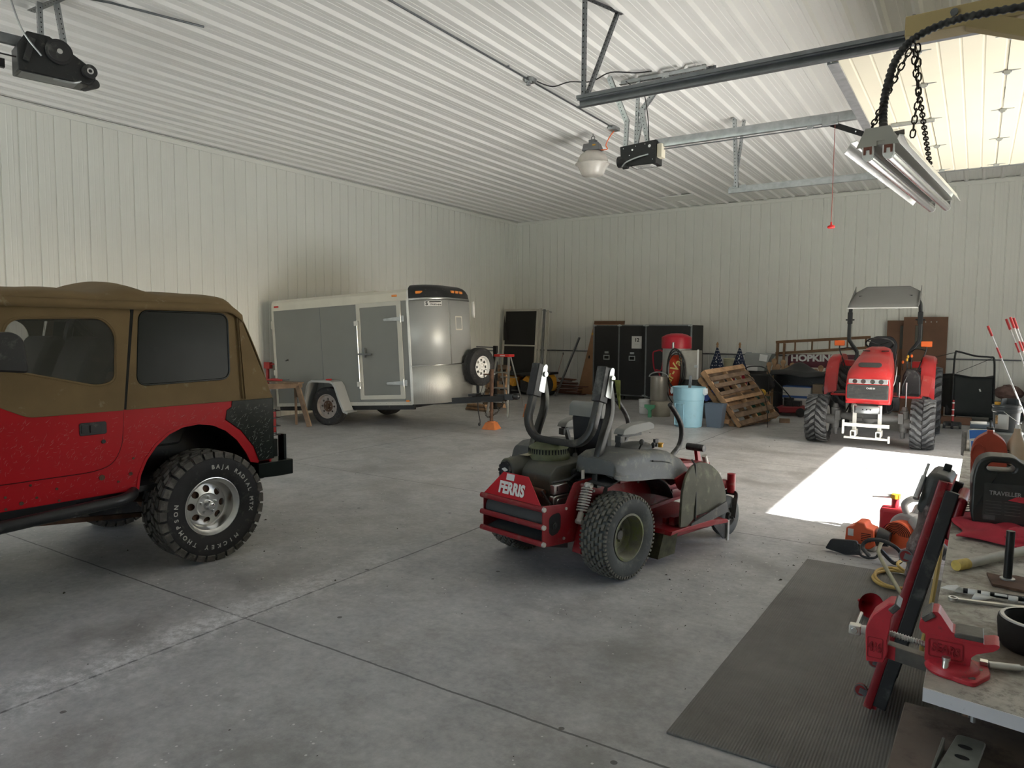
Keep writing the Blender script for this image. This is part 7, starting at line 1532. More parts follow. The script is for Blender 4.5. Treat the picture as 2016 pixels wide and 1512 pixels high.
# lower table close to the camera
tb2 = thing('low_table', 'dark brown dirty table surface below the bench corner, nearest the camera', 'table', (0, 0, 0))
m = MB(); m.hexa([(-.120, 1.35, .755), (.9, 1.15, .755), (.9, 1.60, .755), (-.100, 1.70, .755)], [(-.120, 1.35, .78), (.9, 1.15, .78), (.9, 1.66, .78), (-.100, 1.90, .78)])
m.v[:] = [Vector(p) for p in ((-.120, 1.30, .755), (.9, 1.10, .755), (.9, 1.90, .755), (-.1035, 1.88, .755), (-.120, 1.30, .78), (.9, 1.10, .78), (.9, 1.90, .78), (-.1035, 1.88, .78))]
m.build('top', K['dirtytop'], tb2, bevel=.002)
for x, y in ((-.08, 1.36), (.8, 1.2), (-.07, 1.64), (.8, 1.64)): m = MB(); m.bb(x - .02, x + .02, y - .02, y + .02, 0, .755); m.build('leg', K['blk'], tb2)
t = thing('metal_bracket', 'grey steel channel bracket with oval holes on the dark brown table', 'bracket', (.0, 1.58, .781), -6)
m = MB(); m.prism(rnd_poly([(-.035, -.12), (.03, -.12), (.04, .15), (-.012, .15)], [.004, .004, .012, .012]), .022, .028, 'z'); m.prism([(-.035, 0), (-.030, 0), (-.030, .026), (-.035, .026)], -.12, .12, 'y'); m.bb(.025, .12, -.16, -.03, .0, .022); br = m.build('channel', mat('bracket_steel', (.20, .21, .19), .5, .4, .2, 20), t, bevel=.002)
m = MB()
for y in (.10, .055): m.prism(arc(.008, y, .013, 0, 360, 14, .008)[:-1], .0282, .0287, 'z')
m.each('oval_hole', K['hole'], br)
# ------------------------------------------------------------------ vise
vs_ = thing('bench_vise', 'red cast iron bench vise bolted to the corner of the workbench', 'vise', (0, 1.85, .90), 0)
K['vise'] = mat('vise_red', (.46, .030, .045), .42, 0, .1, 20, .15, 120, ((.16, .05, .05), .28, 40)); K['vised'] = mat('vise_relief_shade', (.26, .012, .018), .5); K['visem'] = mat('vise_steel', (.13, .125, .115), .5, .5, .25, 30, .2, 100)  # dark outline shading of the embossing, put into a darker red
m = MB(); m.lathe([(0, .0), (.052, .0), (.054, .006), (.050, .018), (.040, .024), (0, .024)], (-.012, -.02, 0), n=40)
m.prism(rnd_poly([(-.01, -.075), (.03, -.085), (.045, -.05), (.06, -.02), (.055, .03), (.0, .06), (-.05, .02), (-.055, -.035)], .012), 0, .011, 'z'); b0 = m.build('swivel_base', K['vise'], vs_, bevel=.002)
m = MB(); m.cyl((.024, -.060, .011), (.024, -.060, .0115), .008, n=16); m.cyl((.040, -.005, .011), (.040, -.005, .0115), .005, n=12); m.each('bolt_hole', K['visem'], b0)
body = rnd_poly([(-.066, .010), (-.066, .070), (-.074, .072), (-.080, .082), (-.078, .100), (-.055, .124), (-.045, .126), (-.040, .122), (-.016, .086), (-.006, .084), (.042, .084), (.043, .072), (.064, .078), (.073, .076), (.070, .068), (.060, .060), (.032, .048), (.022, .038), (.021, .018), (.026, .002)], .003, 3)
m = MB(); m.prism([(x, z + .006) for x, z in body], -.030, .030, 'y'); vb = m.build('fixed_body', K['vise'], vs_, bevel=.003)
m = MB(); m.box((-.0625, 0, .118), (.026, .072, .014), rotm(y=-40)); m.build('jaw_plate', K['visem'], vb, bevel=.002)
m = MB(); m.prism([(-.012, .090), (-.004, .094), (.043, .094), (.043, .082), (-.010, .082)], -.033, .033, 'y'); m.build('anvil_face', K['visem'], vb, bevel=.002)
m = MB(); m.prism([(-.062, .080), (.042, .074), (.042, .071), (-.062, .077)], -.032, -.030, 'y'); m.build('body_rib', K['vise'], vb, bevel=.0005)
m = MB(); m.ring(rrect(-.060, .028, .008, .070, .006, 3), rrect(-.057, .031, .005, .067, .004, 3), -.0315, -.030, 'y'); m.build('raised_frame', K['vised'], vb, bevel=.0004)
text_part('raised_lettering', 'SEARS', K['vised'], vb, (-.026, -.0315, .049), (1, 0, -.08), (.08, 0, 1), .028, .0012, .0006, .72)
mj = [(-.188, .052), (-.184, -.020), (-.148, -.016), (-.140, .010), (-.142, .040), (-.137, .072), (-.136, .094), (-.121, .126), (-.128, .130), (-.142, .128), (-.174, .094), (-.186, .066)]
m = MB(); m.prism(rnd_poly([(x, z + .002) for x, z in mj], .003, 3), -.030, .030, 'y'); mv = m.build('moving_jaw', K['vise'], vs_, bevel=.003)
m = MB(); m.box((-.130, 0, .121), (.024, .072, .014), rotm(y=-50)); m.build('jaw_plate', K['visem'], mv, bevel=.002)
m = MB(); m.ring(rrect(-.183, -.006, -.150, .044, .004, 2), rrect(-.181, -.004, -.152, .042, .003, 2), -.0312, -.030, 'y'); m.build('raised_frame', K['vised'], mv)
text_part('raised_lettering', '4½', K['vised'], mv, (-.1665, -.0315, .020), (1, 0, -.05), (.05, 0, 1), .032, .0012, .0006, .75)
m = MB(); m.prism([(-.150, -.006), (-.060, -.018), (-.060, .016), (-.150, .028)], -.016, .016, 'y'); m.build('slide_bar', K['visem'], vs_, bevel=.002)
m = MB(); m.prism([(-.150, -.005), (-.125, -.008), (-.125, .024), (-.150, .027)], -.0165, .0165, 'y'); m.build('slide_collar', K['vise'], vs_, bevel=.001)
m = MB(); P = [(-.145 + .085 * k / 90, 0, .050 - .010 * k / 90) for k in range(91)]; m.tube(P, [.0075 if (k // 3) % 2 else .0055 for k in range(91)], 12); m.build('lead_screw', K['alu'], vs_, ang=60)
m = MB(); m.cyl((-.185, 0, .046), (-.205, 0, .044), .010, n=12); m.box((-.213, 0, .043), (.026, .024, .022)); sh = m.build('screw_head', K['alu'], vs_, bevel=.002)
m = MB(); m.cyl((-.213, -.018, .044), (-.213, -.006, .044), .0075, n=14); m.cyl((-.213, -.012, .044), (-.213, .11, .044), .005, n=10); m.build('handle_bar', K['chrome'], sh, bevel=.001)
m = MB(); m.cyl((-.026, -.060, .005), (-.024, -.055, .038), .0068, n=14); m.ell((-.026, -.060, .004), (.009, .009, .008), 12, 8); m.cyl((-.024, -.055, .036), (-.024, -.055, .043), .0085, n=12); m.build('lock_lever', K['alu'], vs_)
# ------------------------------------------------------------------ mechanic's creeper leaning on the bench edge
U = Vector((.235, .06, 1.0)).normalized(); Vy = Vector((.03, 1, -.06)).normalized(); Nn = Vy.cross(U).normalized(); Vy = U.cross(Nn)
cr = thing('creeper', "mechanic's creeper with red rails and black pad leaning upright against the bench", 'creeper', (-.307, 3.29, .062), rot=Matrix((Vy, U, -Nn)).transposed().to_euler() if Matrix((Vy, U, -Nn)).determinant() > 0 else Matrix((Vy, U, Nn)).transposed().to_euler())
CL = 1.02
m = MB()
for x in (.0, .42): m.rbar([(x, 0, -.012), (x, CL, -.012)], .035, .034, (0, 0, 1), .006)
m.each('side_rail', K['rmow'], cr)
m = MB(); m.bb(.0, .42, .0, .04, -.02, .02); m.bb(.0, .42, CL - .04, CL, -.02, .02); m.bb(.0, .42, CL / 2 - .02, CL / 2 + .02, -.02, .02); m.each('cross_rail', K['vise'], cr)
m = MB(); m.bb(.02, .40, .04, CL * .74, .005, .04); m.build('pad', K['blkp'], cr, bevel=.014, seg=3); m = MB(); m.bb(.02, .40, CL * .84, CL + .02, -.075, .02); m.build('head_rest', K['dgrey'], cr, bevel=.03, seg=3); m = MB(); m.bb(-.01, .38, CL * .78, CL - .04, .045, .09); m.build('red_pad', K['rmow'], cr, bevel=.02, seg=3)
m = MB()
for x in (.0, .42): m.bb(x - .018, x + .018, .02, CL - .03, .004, .054)
m.each('black_edge', K['blkp'], cr, bevel=.004)
for x in (.015, .405):
    for y in (.05, CL * .66):
        m = MB(); m.cyl((x - .010, y, -.055), (x + .010, y, -.055), .026, n=20); c_ = m.build('caster_wheel', mat('caster_red', (.22, .02, .02), .5) if 'cs' not in K else K['cs'], cr, bevel=.003); K['cs'] = bpy.data.materials['caster_red']; m = MB(); m.bb(x - .016, x - .012, y - .012, y + .012, -.06, -.02); m.bb(x + .012, x + .016, y - .012, y + .012, -.06, -.02); m.lathe([(.022, -.011), (.0265, -.011), (.0265, -.006), (.022, -.006)], (x, y, -.055), 'x', 16); m.build('caster_fork', K['galvd'], c_)
rg = MB(); rg.ell((0, 0, 0), (.035, .085, .185), 22, 16)
for v in rg.v: v.x += .008 * math.sin(38 * v.z + 20 * v.y); v.y += .010 * math.sin(31 * v.z); v.xyz = (v.x + v.z * .22 - .160, v.y + 3.42, v.z + .80)
o = rg.build('spotted_rag', mat('rag_spotted', (.10, .075, .07), .9, 0, .6, 18, .3, 40, ((.30, .25, .24), .4, 22)), ang=70); tag(o, 'dark spotted rag hanging on the upper part of the leaning creeper', 'rag')
# grey power tool case and chrome socket at the creeper top
m = MB(); m.cyl((-.005, CL * .90, -.085), (.06, CL * .99, -.085), .012, .010, 14); m.cyl((.06, CL * .99, -.085), (.10, CL * 1.04, -.085), .006, n=10); m.build('chrome_latch', K['galv'], cr); m = MB(); m.box((.25, CL + .03, -.02), (.03, .04, .03)); m.build('end_stop', K['blk'], cr, bevel=.004)
# ------------------------------------------------------------------ things on the bench
ZB0 = .9006
t = thing('oil_jug', 'large black plastic oil jug with loop handle, side label turned to the viewer', 'jug', (.105, 3.30, ZB0 + .022), 3)
ol = rnd_poly([(-.088, 0), (-.096, .04), (-.096, .19), (-.082, .245), (-.050, .268), (.035, .268), (.060, .245), (.14, .240), (.145, .235), (.145, 0)], [.012, .02, .03, .03, .03, .03, .02, .01, .01, .01]); hl2 = rnd_poly([(-.055, .222), (-.040, .244), (.025, .244), (.040, .228), (.030, .212), (-.045, .210)], .008)
m = MB(); plate_hole(m, ol, hl2, (-.005, .228), -.055, .075, 'y', 40); j = m.build('jug', mat('oil_jug_black', (.016, .018, .017), .38, 0, .1, 10), t, bevel=.014, seg=3)
m = MB(); m.prism(rrect(-.058, .02, .14, .165, .006), -.0565, -.055, 'y'); lb = m.build('front_label', mat('oil_label', (.030, .032, .031), .45, 0, .25, 25), j)
m = MB(); m.bb(-.055, -.018, -.0575, -.0565, .024, .042); m.build('barcode_patch', K['grey'], lb)
text_part('label_lettering', 'TRAVELLER', K['galv'], lb, (.010, -.058, .128), (1, 0, 0), (0, 0, 1), .022, .0004, .0004, .9)
m = MB()
for k in range(5):
    for q in (0, 1): m.bb(-.05 + .06 * q, .0 + .06 * q, -.0575, -.0568, .095 - .012 * k, .097 - .012 * k)
m.each('label_print', K['grey'], lb)
m = MB(); m.prism([(.145, .12), (.05, .122), (.02, .105), (.145, .09)], -.0578, -.0566, 'y'); m.build('label_red_flash', K['vise'], lb)
t = thing('red_cloth', 'crumpled red shop towel under and before the big black jug', 'cloth', (.09, 3.24, ZB0))
def cloth(u, v):
    x = -.12 + .33 * u + .02 * math.sin(8 * v); y = -.21 + .42 * v + .03 * math.sin(6 * u + 1); e = min(u, 1 - u, v, 1 - v) * 6; z = .012 + min(1, e) * (.016 + .016 * math.sin(11 * u + 3 * v) * math.sin(9 * v + 2)) ; return (x, y, max(z, .004))
K['cloth'] = mat('towel_red', (.42, .030, .050), .85, 0, .15, 10, .3, 200)
m = MB(); m.grid(cloth, 26, 20); m.build('towel', K['cloth'], t, solid=.006, ang=70)
t = thing('red_cloth', 'folded red shop towel lump behind the steel post, right edge', 'cloth', (.19, 3.07, ZB0)); m = MB(); m.ell((0, 0, .036), (.075, .05, .035), 18, 10)
for v in m.v: v.z = max(.002, v.z + .006 * math.sin(v.x * 90) * math.cos(v.y * 80))
m.build('towel', K['cloth'], t, ang=70)
t = thing('pole_end', 'dirty white plastic pole with yellow tip lying across the bench', 'pole', (-.022, 2.632, ZB0 + .017)); m = MB(); m.cyl((.028, .042, 0), (.27, .41, .01), .0155, n=18); m.build('pole', K['polew'] if 'polew' in K else mat('pole_white', (.42, .41, .36), .5, 0, .1, 20), t); m = MB(); m.cyl((0, 0, 0), (.030, .045, 0), .0168, n=18); m.build('yellow_tip', mat('tip_yellow', (.50, .38, .10), .7, 0, .2, 40), t)
t = thing('rusty_plate', 'brown rusty steel plate lying flat under the black post', 'plate', (.115, 2.585, ZB0)); m = MB(); m.prism([(-.055, .06), (-.042, -.055), (.12, -.09), (.14, .05), (.02, .075), (-.02, .05)], 0, .008, 'z'); m.build('plate', K['rust'], t, bevel=.001)
t = thing('steel_post', 'short black steel tube standing on the rusty plate', 'tube', (.112, 2.60, ZB0 + .0085)); m = MB(); m.cyl((0, 0, .004), (.002, 0, .150), .0115, n=20); m.build('tube', K['blk'], t); m = MB(); m.lathe([(0, 0), (.020, 0), (.020, .004), (.012, .005), (0, .005)], n=20); m.build('flange', K['galv'], t)
t = thing('wrapped_rod', 'long dark rod wrapped in torn white paper lying on the bench', 'rod', (-.02, 2.405, ZB0 + .010)); m = MB(); m.cyl((.0, 0, 0), (.30, .02, .004), .0075, n=14); m.build('rod', K['blk'], t); r = random.Random(2)
for k in range(9):
    x = .0 + .032 * k; m = MB(); n_ = 6; a0 = r.uniform(20, 100); a1 = a0 + r.uniform(60, 150); m.lathe([(.0085, x), (.0088, x + .012 + r.uniform(0, .01)), (.0085, x + r.uniform(.02, .03))], (0, 0, 0), 'x', 8, a0 - 90, a1); m.build('torn_paper', K['lbl'], t, solid=.0004)
m = MB(); m.add([(-.035, -.01, .0), (.0, -.028, .003), (.012, -.004, .012), (.005, .010, .010), (-.02, .012, .004)], [(0, 1, 2, 3, 4)]); m.add([(.04, -.045, -.009), (.075, -.025, -.008), (.10, -.012, .0), (.05, -.006, .002)], [(0, 1, 2, 3)]); m.each('torn_paper', K['lbl'], t, solid=.0005)
t = thing('wrench', 'long chrome combination wrench lying before the paper wrapped rod', 'wrench', (-.022, 2.328, ZB0 + .005)); m = MB(); m.ring([(.013 * math.cos(2 * PI * k / 16), .013 * math.sin(2 * PI * k / 16)) for k in range(16)], [(.007 * math.cos(2 * PI * k / 16), .007 * math.sin(2 * PI * k / 16)) for k in range(16)], -.005, .006, 'z'); m.hexa([(.010, -.006, -.003), (.20, .030, -.003), (.20, .046, -.003), (.010, .006, -.003)], [(.010, -.006, .004), (.20, .030, .004), (.20, .046, .004), (.010, .006, .004)]); m.build('wrench', K['alu'], t, bevel=.0015)
t = thing('black_pan', 'round black rubber-sided pan with metal rim cut by the right edge', 'pan', (.155, 2.075, ZB0)); m = MB(); m.lathe([(0, 0), (.070, 0), (.078, .010), (.082, .060), (.080, .070), (.066, .072), (.064, .066), (.064, .012), (0, .010)], n=48); m.build('pan', K['rub'], t, ang=40); m = MB(); m.lathe([(.066, .0715), (.078, .0715), (.076, .075), (.068, .075)], n=48); m.build('rim', K['galv'], t)
t = thing('ratchet', 'chrome ratchet handle lying right of the red vise', 'ratchet', (.055, 1.885, ZB0 + .010)); m = MB(); m.cyl((0, 0, 0), (.06, .02, 0), .0085, n=14); m.cyl((.06, .02, 0), (.18, .06, 0), .006, n=12); m.box((-.008, -.002, 0), (.016, .018, .018)); m.build('ratchet', K['alu'], t, bevel=.001)
t = thing('socket_tray', 'open tray of small steel tools left of the big black jug', 'tray', (-.002, 3.72, ZB0), 0); m = MB(); m.ring(rrect(-.018, -.24, .022, .24, .006, 2), rrect(-.014, -.235, .018, .235, .004, 2), .0, .018, 'z'); m.bb(-.016, .020, -.238, .238, 0, .004); m.build('tray', K['galvd'], t)
for k in range(9): m = MB(); m.cyl((-.008, -.2 + .05 * k, .009), (.014, -.185 + .05 * k, .010), .0045, n=8); m.build('bit', K['alu'], t)
# red-brown gallon jug and its neighbours
t = thing('red_jug', 'translucent red-brown gallon jug with short black cap', 'jug', (.078, 4.22, ZB0), 0)
K['rjug'] = mat('red_jug_plastic', (.30, .045, .022), .42, 0, .12, 14, .1, 60); m = MB(); rr = [(-.072, .06), (-.075, .10), (-.075, .19), (-.06, .235), (-.025, .262), (-.012, .27), (-.012, .285), (.012, .285), (.012, .27), (.028, .262), (.062, .235), (.074, .19), (.074, .10), (.071, .06)]
m.prism(rnd_poly(rr, [.01, .01, .03, .03, .02, .004, .003, .003, .004, .02, .03, .03, .01, .01]), -.05, .05, 'y'); m.build('jug', K['rjug'], t, bevel=.02, seg=4); m = MB(); m.bb(-.073, .072, -.052, .052, .0, .064); m.build('lower_label', K['dgrey'], t, bevel=.016, seg=3); m = MB(); m.cyl((0, 0, .284), (0, 0, .296), .016, n=18); m.cyl((0, 0, .296), (0, 0, .33), .004); m.build('cap', K['dgrey'], t)
m = MB(); m.tube([(-.045 + .028 * math.cos(a), -.051, .16 + .055 * math.sin(a)) for a in [2 * PI * k / 20 for k in range(20)]], .004, 6, closed=True, up=(0, 1, 0)); m.build('handle_groove', K['rjug'], t)
t = thing('spray_bottle', 'clear spray bottle half full of orange liquid at the right edge', 'bottle', (.188, 4.22, ZB0 + .12), 0)
m = MB(); m.lathe([(0, 0), (.040, 0), (.043, .008), (.043, .075), (.040, .10), (.025, .135), (.015, .16), (.014, .178), (0, .178)], n=28); m.build('bottle', mat('bottle_tan', (.48, .36, .25), .35, 0, .06, 8, alpha=.85), t, ang=60); m = MB(); m.cyl((0, 0, .004), (0, 0, .03), .0395, n=24); m.build('orange_liquid', mat('liquid_orange', (.65, .28, .05), .3), t); m = MB(); m.cyl((0, 0, .178), (0, 0, .195), .010, n=12); m.build('white_cap', K['white'], t)
m = MB()
for k in range(6): m.bb(-.040, -.030, -.044 + .001 * k, -.030, .02 + .010 * k, .023 + .010 * k)
m.each('scale_mark', K['dgrey'], t)
box_thing('tool_box', 'dark box under the orange spray bottle behind the jug', 'box', (.20, 4.22, ZB0), (.10, .16, .118), K['dgrey'])
t = thing('paint_bucket', 'grey plastic bucket with white label and wire handle behind the red-brown jug', 'bucket', (.195, 5.85, ZB0 + .10), 0)
K['bgrey'] = mat('bucket_grey', (.075, .082, .088), .32, 0, .1, 6); m = MB(); m.lathe([(0, 0), (.070, 0), (.072, .01), (.078, .13), (.085, .135), (.085, .15), (.080, .152), (.082, .165), (.086, .168), (.086, .178), (.0, .178)], n=36); m.build('bucket', K['bgrey'], t, ang=40)
m = MB(); m.grid(lambda u, v: (.0755 * math.sin(-.95 + 1.1 * u), -.0775 * math.cos(-.95 + 1.1 * u), .02 + .10 * v), 8, 1); pl = m.build('label', K['lbl'], t, solid=.001); m = MB(); m.grid(lambda u, v: (.0765 * math.sin(-.95 + .25 * u), -.0785 * math.cos(-.95 + .25 * u), .05 + .06 * v), 3, 1); m.build('label_pattern', mat('label_mix', (.55, .30, .12), .6, 0, .9, 60), pl)
m = MB(); m.tube(smooth_path([(-.02, -.088, .14), (.03, -.092, .10), (.07, -.07, .07), (.085, -.03, .065)]), .0018, 6); m.ell((.078, -.055, .066), .005, 8, 6); m.build('wire_handle', K['white'], t)
t = thing('grey_holder', 'open grey plastic holder standing on the grey bucket', 'holder', (.20, 5.82, ZB0 + .2785), 15); m = MB(); m.prism([(-.05, -.02), (-.045, -.025), (-.0, .03), (.055, .02), (.055, .026), (-.004, .037)], 0, .045, 'z'); m.bb(.048, .054, -.02, .026, 0, .045); m.bb(-.045, .05, -.02, .025, 0, .004); m.build('holder', K['bgrey'], t)
t = thing('yellow_roll', 'small yellow roll of tape on the grey bucket lid', 'tape', (.145, 5.84, ZB0 + .2785), 0); m = MB(); m.lathe([(.012, 0), (.022, 0), (.022, .018), (.012, .018), (.012, 0)], n=20); m.build('roll', K['yel'], t)
t = thing('clear_tub_stack', 'clear plastic tub under the grey bucket behind the jug', 'tub', (.195, 5.85, ZB0), 0); m = MB(); m.lathe([(0, 0), (.085, 0), (.095, .08), (.10, .085), (.10, .098), (0, .098)], n=32); m.build('tub', mat('tub_clear', (.40, .42, .43), .25, 0, .1, 8), t, ang=40)
box_thing('paper_carton', 'white and blue printed carton left of the grey bucket', 'box', (.06, 5.55, ZB0), (.12, .16, .13), K['carton'], rz=-6)
t = thing('blue_packet', 'crumpled blue and white packet leaning on the printed carton', 'packet', (.052, 5.44, ZB0), 0, rot=(math.radians(-8), math.radians(-5), 0)); m = MB(); m.bb(-.055, .065, -.008, .008, 0, .145); m.build('packet', K['lbl'], t, bevel=.004); m = MB(); m.prism([(-.052, .14), (.062, .142), (.062, .115), (.02, .11), (-.01, .09), (-.052, .085)], -.0095, -.008, 'y'); m.bb(-.045, -.01, -.0095, -.008, .02, .07); m.each('blue_print', mat('print_blue', (.04, .16, .50), .5), t); m = MB(); m.bb(.02, .05, -.0095, -.008, .05, .07); m.build('red_print', K['vise'], t)
box_thing('grey_tray', 'flat slate tray with paper on top, behind the blue packet', 'tray', (.055, 5.70, ZB0 + .131), (.13, .2, .028), bpy.data.materials['slate_plastic'])
t = thing('paper_scrap', 'folded white paper on top of the slate tray', 'paper', (.03, 5.66, ZB0 + .160), 10); m = MB(); m.add([(-.04, -.04, 0), (.05, -.03, .0), (.06, .03, .012), (-.035, .03, .010)], [(0, 1, 2, 3)]); m.build('paper', K['lbl'], t, solid=.001)
t = thing('grey_rag', 'grey rag hanging over the bench side left of the blue packet', 'rag', (-.032, 5.50, ZB0)); m = MB(); m.grid(lambda u, v: (-.006 + .012 * math.sin(8 * u), -.04 + .08 * u, .12 - .16 * v), 8, 6); m.build('rag', mat('rag_grey', (.22, .20, .18), .9, 0, .3, 30), t, solid=.006)
# marker poles standing by the bench end
K['polem'] = mat('pole_silver', (.55, .54, .52), .4, .2, .05); K['poler'] = mat('pole_red', (.45, .03, .03), .5)
for k, (a, b, n) in enumerate((((.068, 6.5, 1.72), (.42, 6.42, .82), 'snow marker pole standing apart, leaning left of the others'), ((.180, 6.5, 1.772), (.47, 6.45, .98), 'snow marker pole leaning, leftmost of the three close together'), ((.205, 6.52, 1.785), (.49, 6.5, .98), 'snow marker pole leaning, middle of the three close together'), ((.225, 6.5, 1.780), (.50, 6.43, .98), 'snow marker pole leaning, rightmost of the three close together'))):
    A, B = Vector(a), Vector(b); B = A + (B - A) * (1.772 / (A.z - B.z)) * (.995 if True else 1) if False else B; D = B - A; F_ = A + D * (A.z / (A.z - B.z)); t = thing('marker_pole', n, 'pole', tuple(F_), 0, None)
    T2 = A - F_; m = MB(); m.cyl((0, 0, 0), T2, .0055, n=8); m.build('shaft', K['polem'], t)
    for q, (u0, u1) in enumerate(((.955, 1.0), (.86, .90)) if k else ((.955, 1.0), (.86, .905), (.30, .62))): m = MB(); m.cyl(T2 * u0, T2 * u1, .0085 if q == 0 else .0068, n=8); m.build('red_band', K['poler'], t)
# ------------------------------------------------------------------ on the floor beyond the mat
K['stihl'] = mat('tool_orange', (.62, .10, .035), .4, 0, .08, 10, .05, 60, ((.35, .16, .10), .2, 20)); K['stgrey'] = mat('tool_pale_grey', (.34, .34, .33), .5, 0, .08, 10)
t = thing('string_trimmer', 'orange headed string trimmer with dark loop handle lying on the floor', 'trimmer', (-.66, 6.02, 0), -8)
m = MB(); m.prism(rnd_poly([(-.12, .02), (-.11, .16), (-.06, .18), (-.04, .215), (.02, .215), (.035, .18), (.085, .17), (.10, .05), (.06, .015)], .012), -.08, .08, 'y'); m.build('engine_cover', K['stihl'], t, bevel=.014, seg=3)
m = MB()
for k in range(5): m.bb(.0, .07, -.0835, -.080, .075 + .014 * k, .080 + .014 * k)
m.each('cooling_slot', K['hole'], t); m = MB(); m.bb(-.095, -.055, -.083, -.080, .10, .155); m.build('label', K['lbl'], t); m = MB(); m.bb(-.11, .10, -.07, .07, .0, .05); m.build('fuel_tank', K['stgrey'], t, bevel=.015); m = MB(); m.cyl((.10, 0, .11), (.18, 0, .10), .075, .055, 20); m.build('clutch_housing', K['blkp'], t)
m = MB(); P = smooth_path([(.15, -.06, .10), (.20, -.35, .14), (.279, -.68, .15), (.583, -1.30, .07), (.62, -1.38, .02)], 5); m.tube(P, .0125, 12); m.build('shaft', mat('shaft_olive', (.30, .29, .20), .4, .3, .1, 10), t)
m = MB(); m.tube(smooth_path([(.12, -.30, .03), (.07, -.30, .09), (.11, -.31, .15), (.21, -.31, .165), (.31, -.31, .12), (.33, -.31, .05), (.28, -.31, .02), (.20, -.33, .10)], 5, False), .014, 10); m.build('loop_handle', K['blkp'], t)
m = MB(); m.prism(rnd_poly([(-.20, .02), (-.16, .10), (.02, .12), (.06, .02), (-.05, .0)], .015), -.28, -.25, 'y'); m.tube(smooth_path([(.04, -.27, .10), (.05, -.27, .02), (.14, -.27, .015), (.18, -.27, .06)]), .010); m.build('debris_guard', K['blkp'], t, bevel=.004)
t = thing('leaf_blower', 'orange and grey hand-held leaf blower beside the string trimmer', 'leaf blower', (-.37, 6.18, 0), 10)
m = MB(); m.cyl((-.09, -.12, .13), (-.02, -.02, .13), .105, n=32); m.build('fan_cover', K['stihl'], t, bevel=.01)
m = MB()
for k in range(7): m.tube([(-.094 + .0 * k, -.124, .15)] * 1 + [(-.094 + (.020 + .015 * k) * math.cos(a) * .82, -.126 - (.020 + .015 * k) * math.cos(a) * -.57, .15 + (.020 + .015 * k) * math.sin(a)) for a in [PI * j / 12 for j in range(13)]][0:13] if False else [(-.094 + (.02 + .015 * k) * math.cos(a) * .82, -.124 + (.02 + .015 * k) * math.cos(a) * -.57 * -1 * -1, .13 + (.02 + .012 * k) * math.sin(a)) for a in [PI * j / 12 for j in range(13)]], .0025, 5)
m.each('grille_line', K['hole'], t)
m = MB(); m.cyl((-.03, -.04, .15), (.06, .08, .16), .135, .12, 32); m.build('volute', K['stgrey'], t, bevel=.02, seg=3)
m = MB(); m.tube(smooth_path([(-.02, -.02, .28), (-.04, -.02, .35), (.02, .0, .395), (.12, .04, .37), (.15, .06, .28)]), .024, 12); m.prism(rnd_poly([(.02, .26), (.05, .34), (.16, .33), (.17, .22)], .02), .02, .10, 'y'); m.build('handle', K['stgrey'], t, bevel=.004)
m = MB(); m.tube([(.04, -.08, .23), (.13, -.20, .14), (.22, -.30, .06)], [.05, .048, .045], 18); m.build('blow_tube', K['blkp'], t); m = MB(); m.cyl((.03, -.06, .24), (.09, -.15, .18), .056, .053, 18); m.build('tube_collar', K['stgrey'], t)
t = thing('red_fuel_can', 'red plastic fuel can with yellow spout behind the leaf blower', 'fuel can', (-.50, 6.62, 0), 0); m = MB(); m.bb(-.11, .08, -.09, .09, 0, .22); m.build('can', K['rcan'] if 'rcan' in K else mat('can_red', (.38, .02, .03), .45, 0, .1, 8), t, bevel=.03, seg=3); m = MB(); m.cyl((.0, -.02, .23), (.0, -.03, .31), .03); m.build('neck', bpy.data.materials['can_red'], t); m = MB(); m.cyl((.0, -.03, .30), (.0, -.03, .335), .04, n=16); m.build('yellow_collar', K['yel'], t); m = MB(); m.cyl((-.03, -.03, .32), (-.17, -.05, .305), .022, .012, 14); m.build('white_spout', K['white'], t)
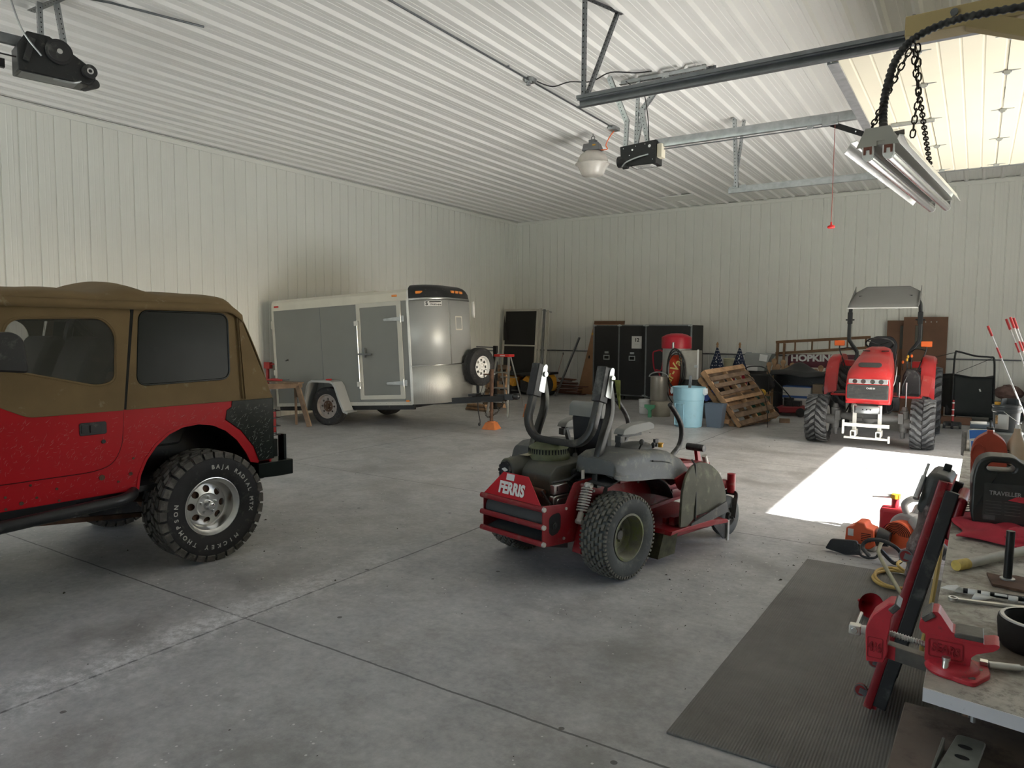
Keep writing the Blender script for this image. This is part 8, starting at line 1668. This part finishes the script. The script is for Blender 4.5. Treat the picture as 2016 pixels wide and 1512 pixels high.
t = thing('red_fuel_can', 'red fuel can with yellow nozzle nearest the bench, behind the creeper', 'fuel can', (-.12, 6.5, 0), 0); m = MB(); m.bb(-.12, .10, -.1, .1, 0, .33); m.build('can', bpy.data.materials['can_red'], t, bevel=.03, seg=3); m = MB(); m.cyl((-.03, 0, .32), (-.06, -.02, .46), .022, .018); m.cyl((-.06, -.02, .46), (-.10, -.03, .50), .02, .014); m.build('yellow_nozzle', K['yel'], t); m = MB(); m.tube(smooth_path([(-.16, -.10, .40), (-.19, -.10, .44), (-.16, -.10, .48), (-.06, -.08, .40), (.0, -.06, .34)]), .012); m.build('black_handle', K['blkp'], t)
t = thing('air_hose', 'coiled yellow air hose on the floor beside the creeper', 'hose', (-.38, 5.28, 0), 0)
K['hose'] = mat('hose_yellow', (.50, .34, .10), .5, 0, .08, 6)
m = MB(); P = []
for k in range(52):
    a = 2 * PI * k / 16 + .6; rr = .16 + .006 * math.sin(k * .9); P.append((rr * .85 * math.cos(a) + .012 * math.sin(k * .37), rr * 1.25 * math.sin(a) + .02 * math.sin(k * .23), .022 + .007 * (k // 16)))
m.tube(smooth_path(P, 4), .0095, 8); m.tube(smooth_path([P[-1], (.08, .10, .06), (.05, .28, .08), (.12, .48, .10)]), .0095, 8); m.tube(smooth_path([P[0], (.0, .1, .10), (.08, .32, .10), (.15, .48, .10)]), .0095, 8); m.each('hose', K['hose'], t)
t = thing('yellow_hose_end', 'yellow hose loop hanging down behind the creeper at the bench side', 'hose', (0, 0, 0), 0); m = MB(); m.tube(smooth_path([(-.085, 4.1, .86), (-.10, 4.05, .6), (-.13, 4.0, .3), (-.16, 4.05, .05), (-.12, 4.3, .02), (-.10, 4.8, .02)]), .011, 8); m.build('hose', K['hose'], t)
t = thing('red_funnel', 'red plastic funnel lying on its side on the rubber mat', 'funnel', (-.44, 4.50, .085), rot=(math.radians(100), 0, math.radians(-150))); m = MB(); m.lathe([(.072, .0), (.070, .004), (.030, .085), (.012, .105), (.009, .16), (.006, .16), (.009, .105), (.026, .085), (.066, .006), (.069, .0)], n=28); m.build('funnel', mat('funnel_red', (.45, .02, .03), .4), t, ang=60)
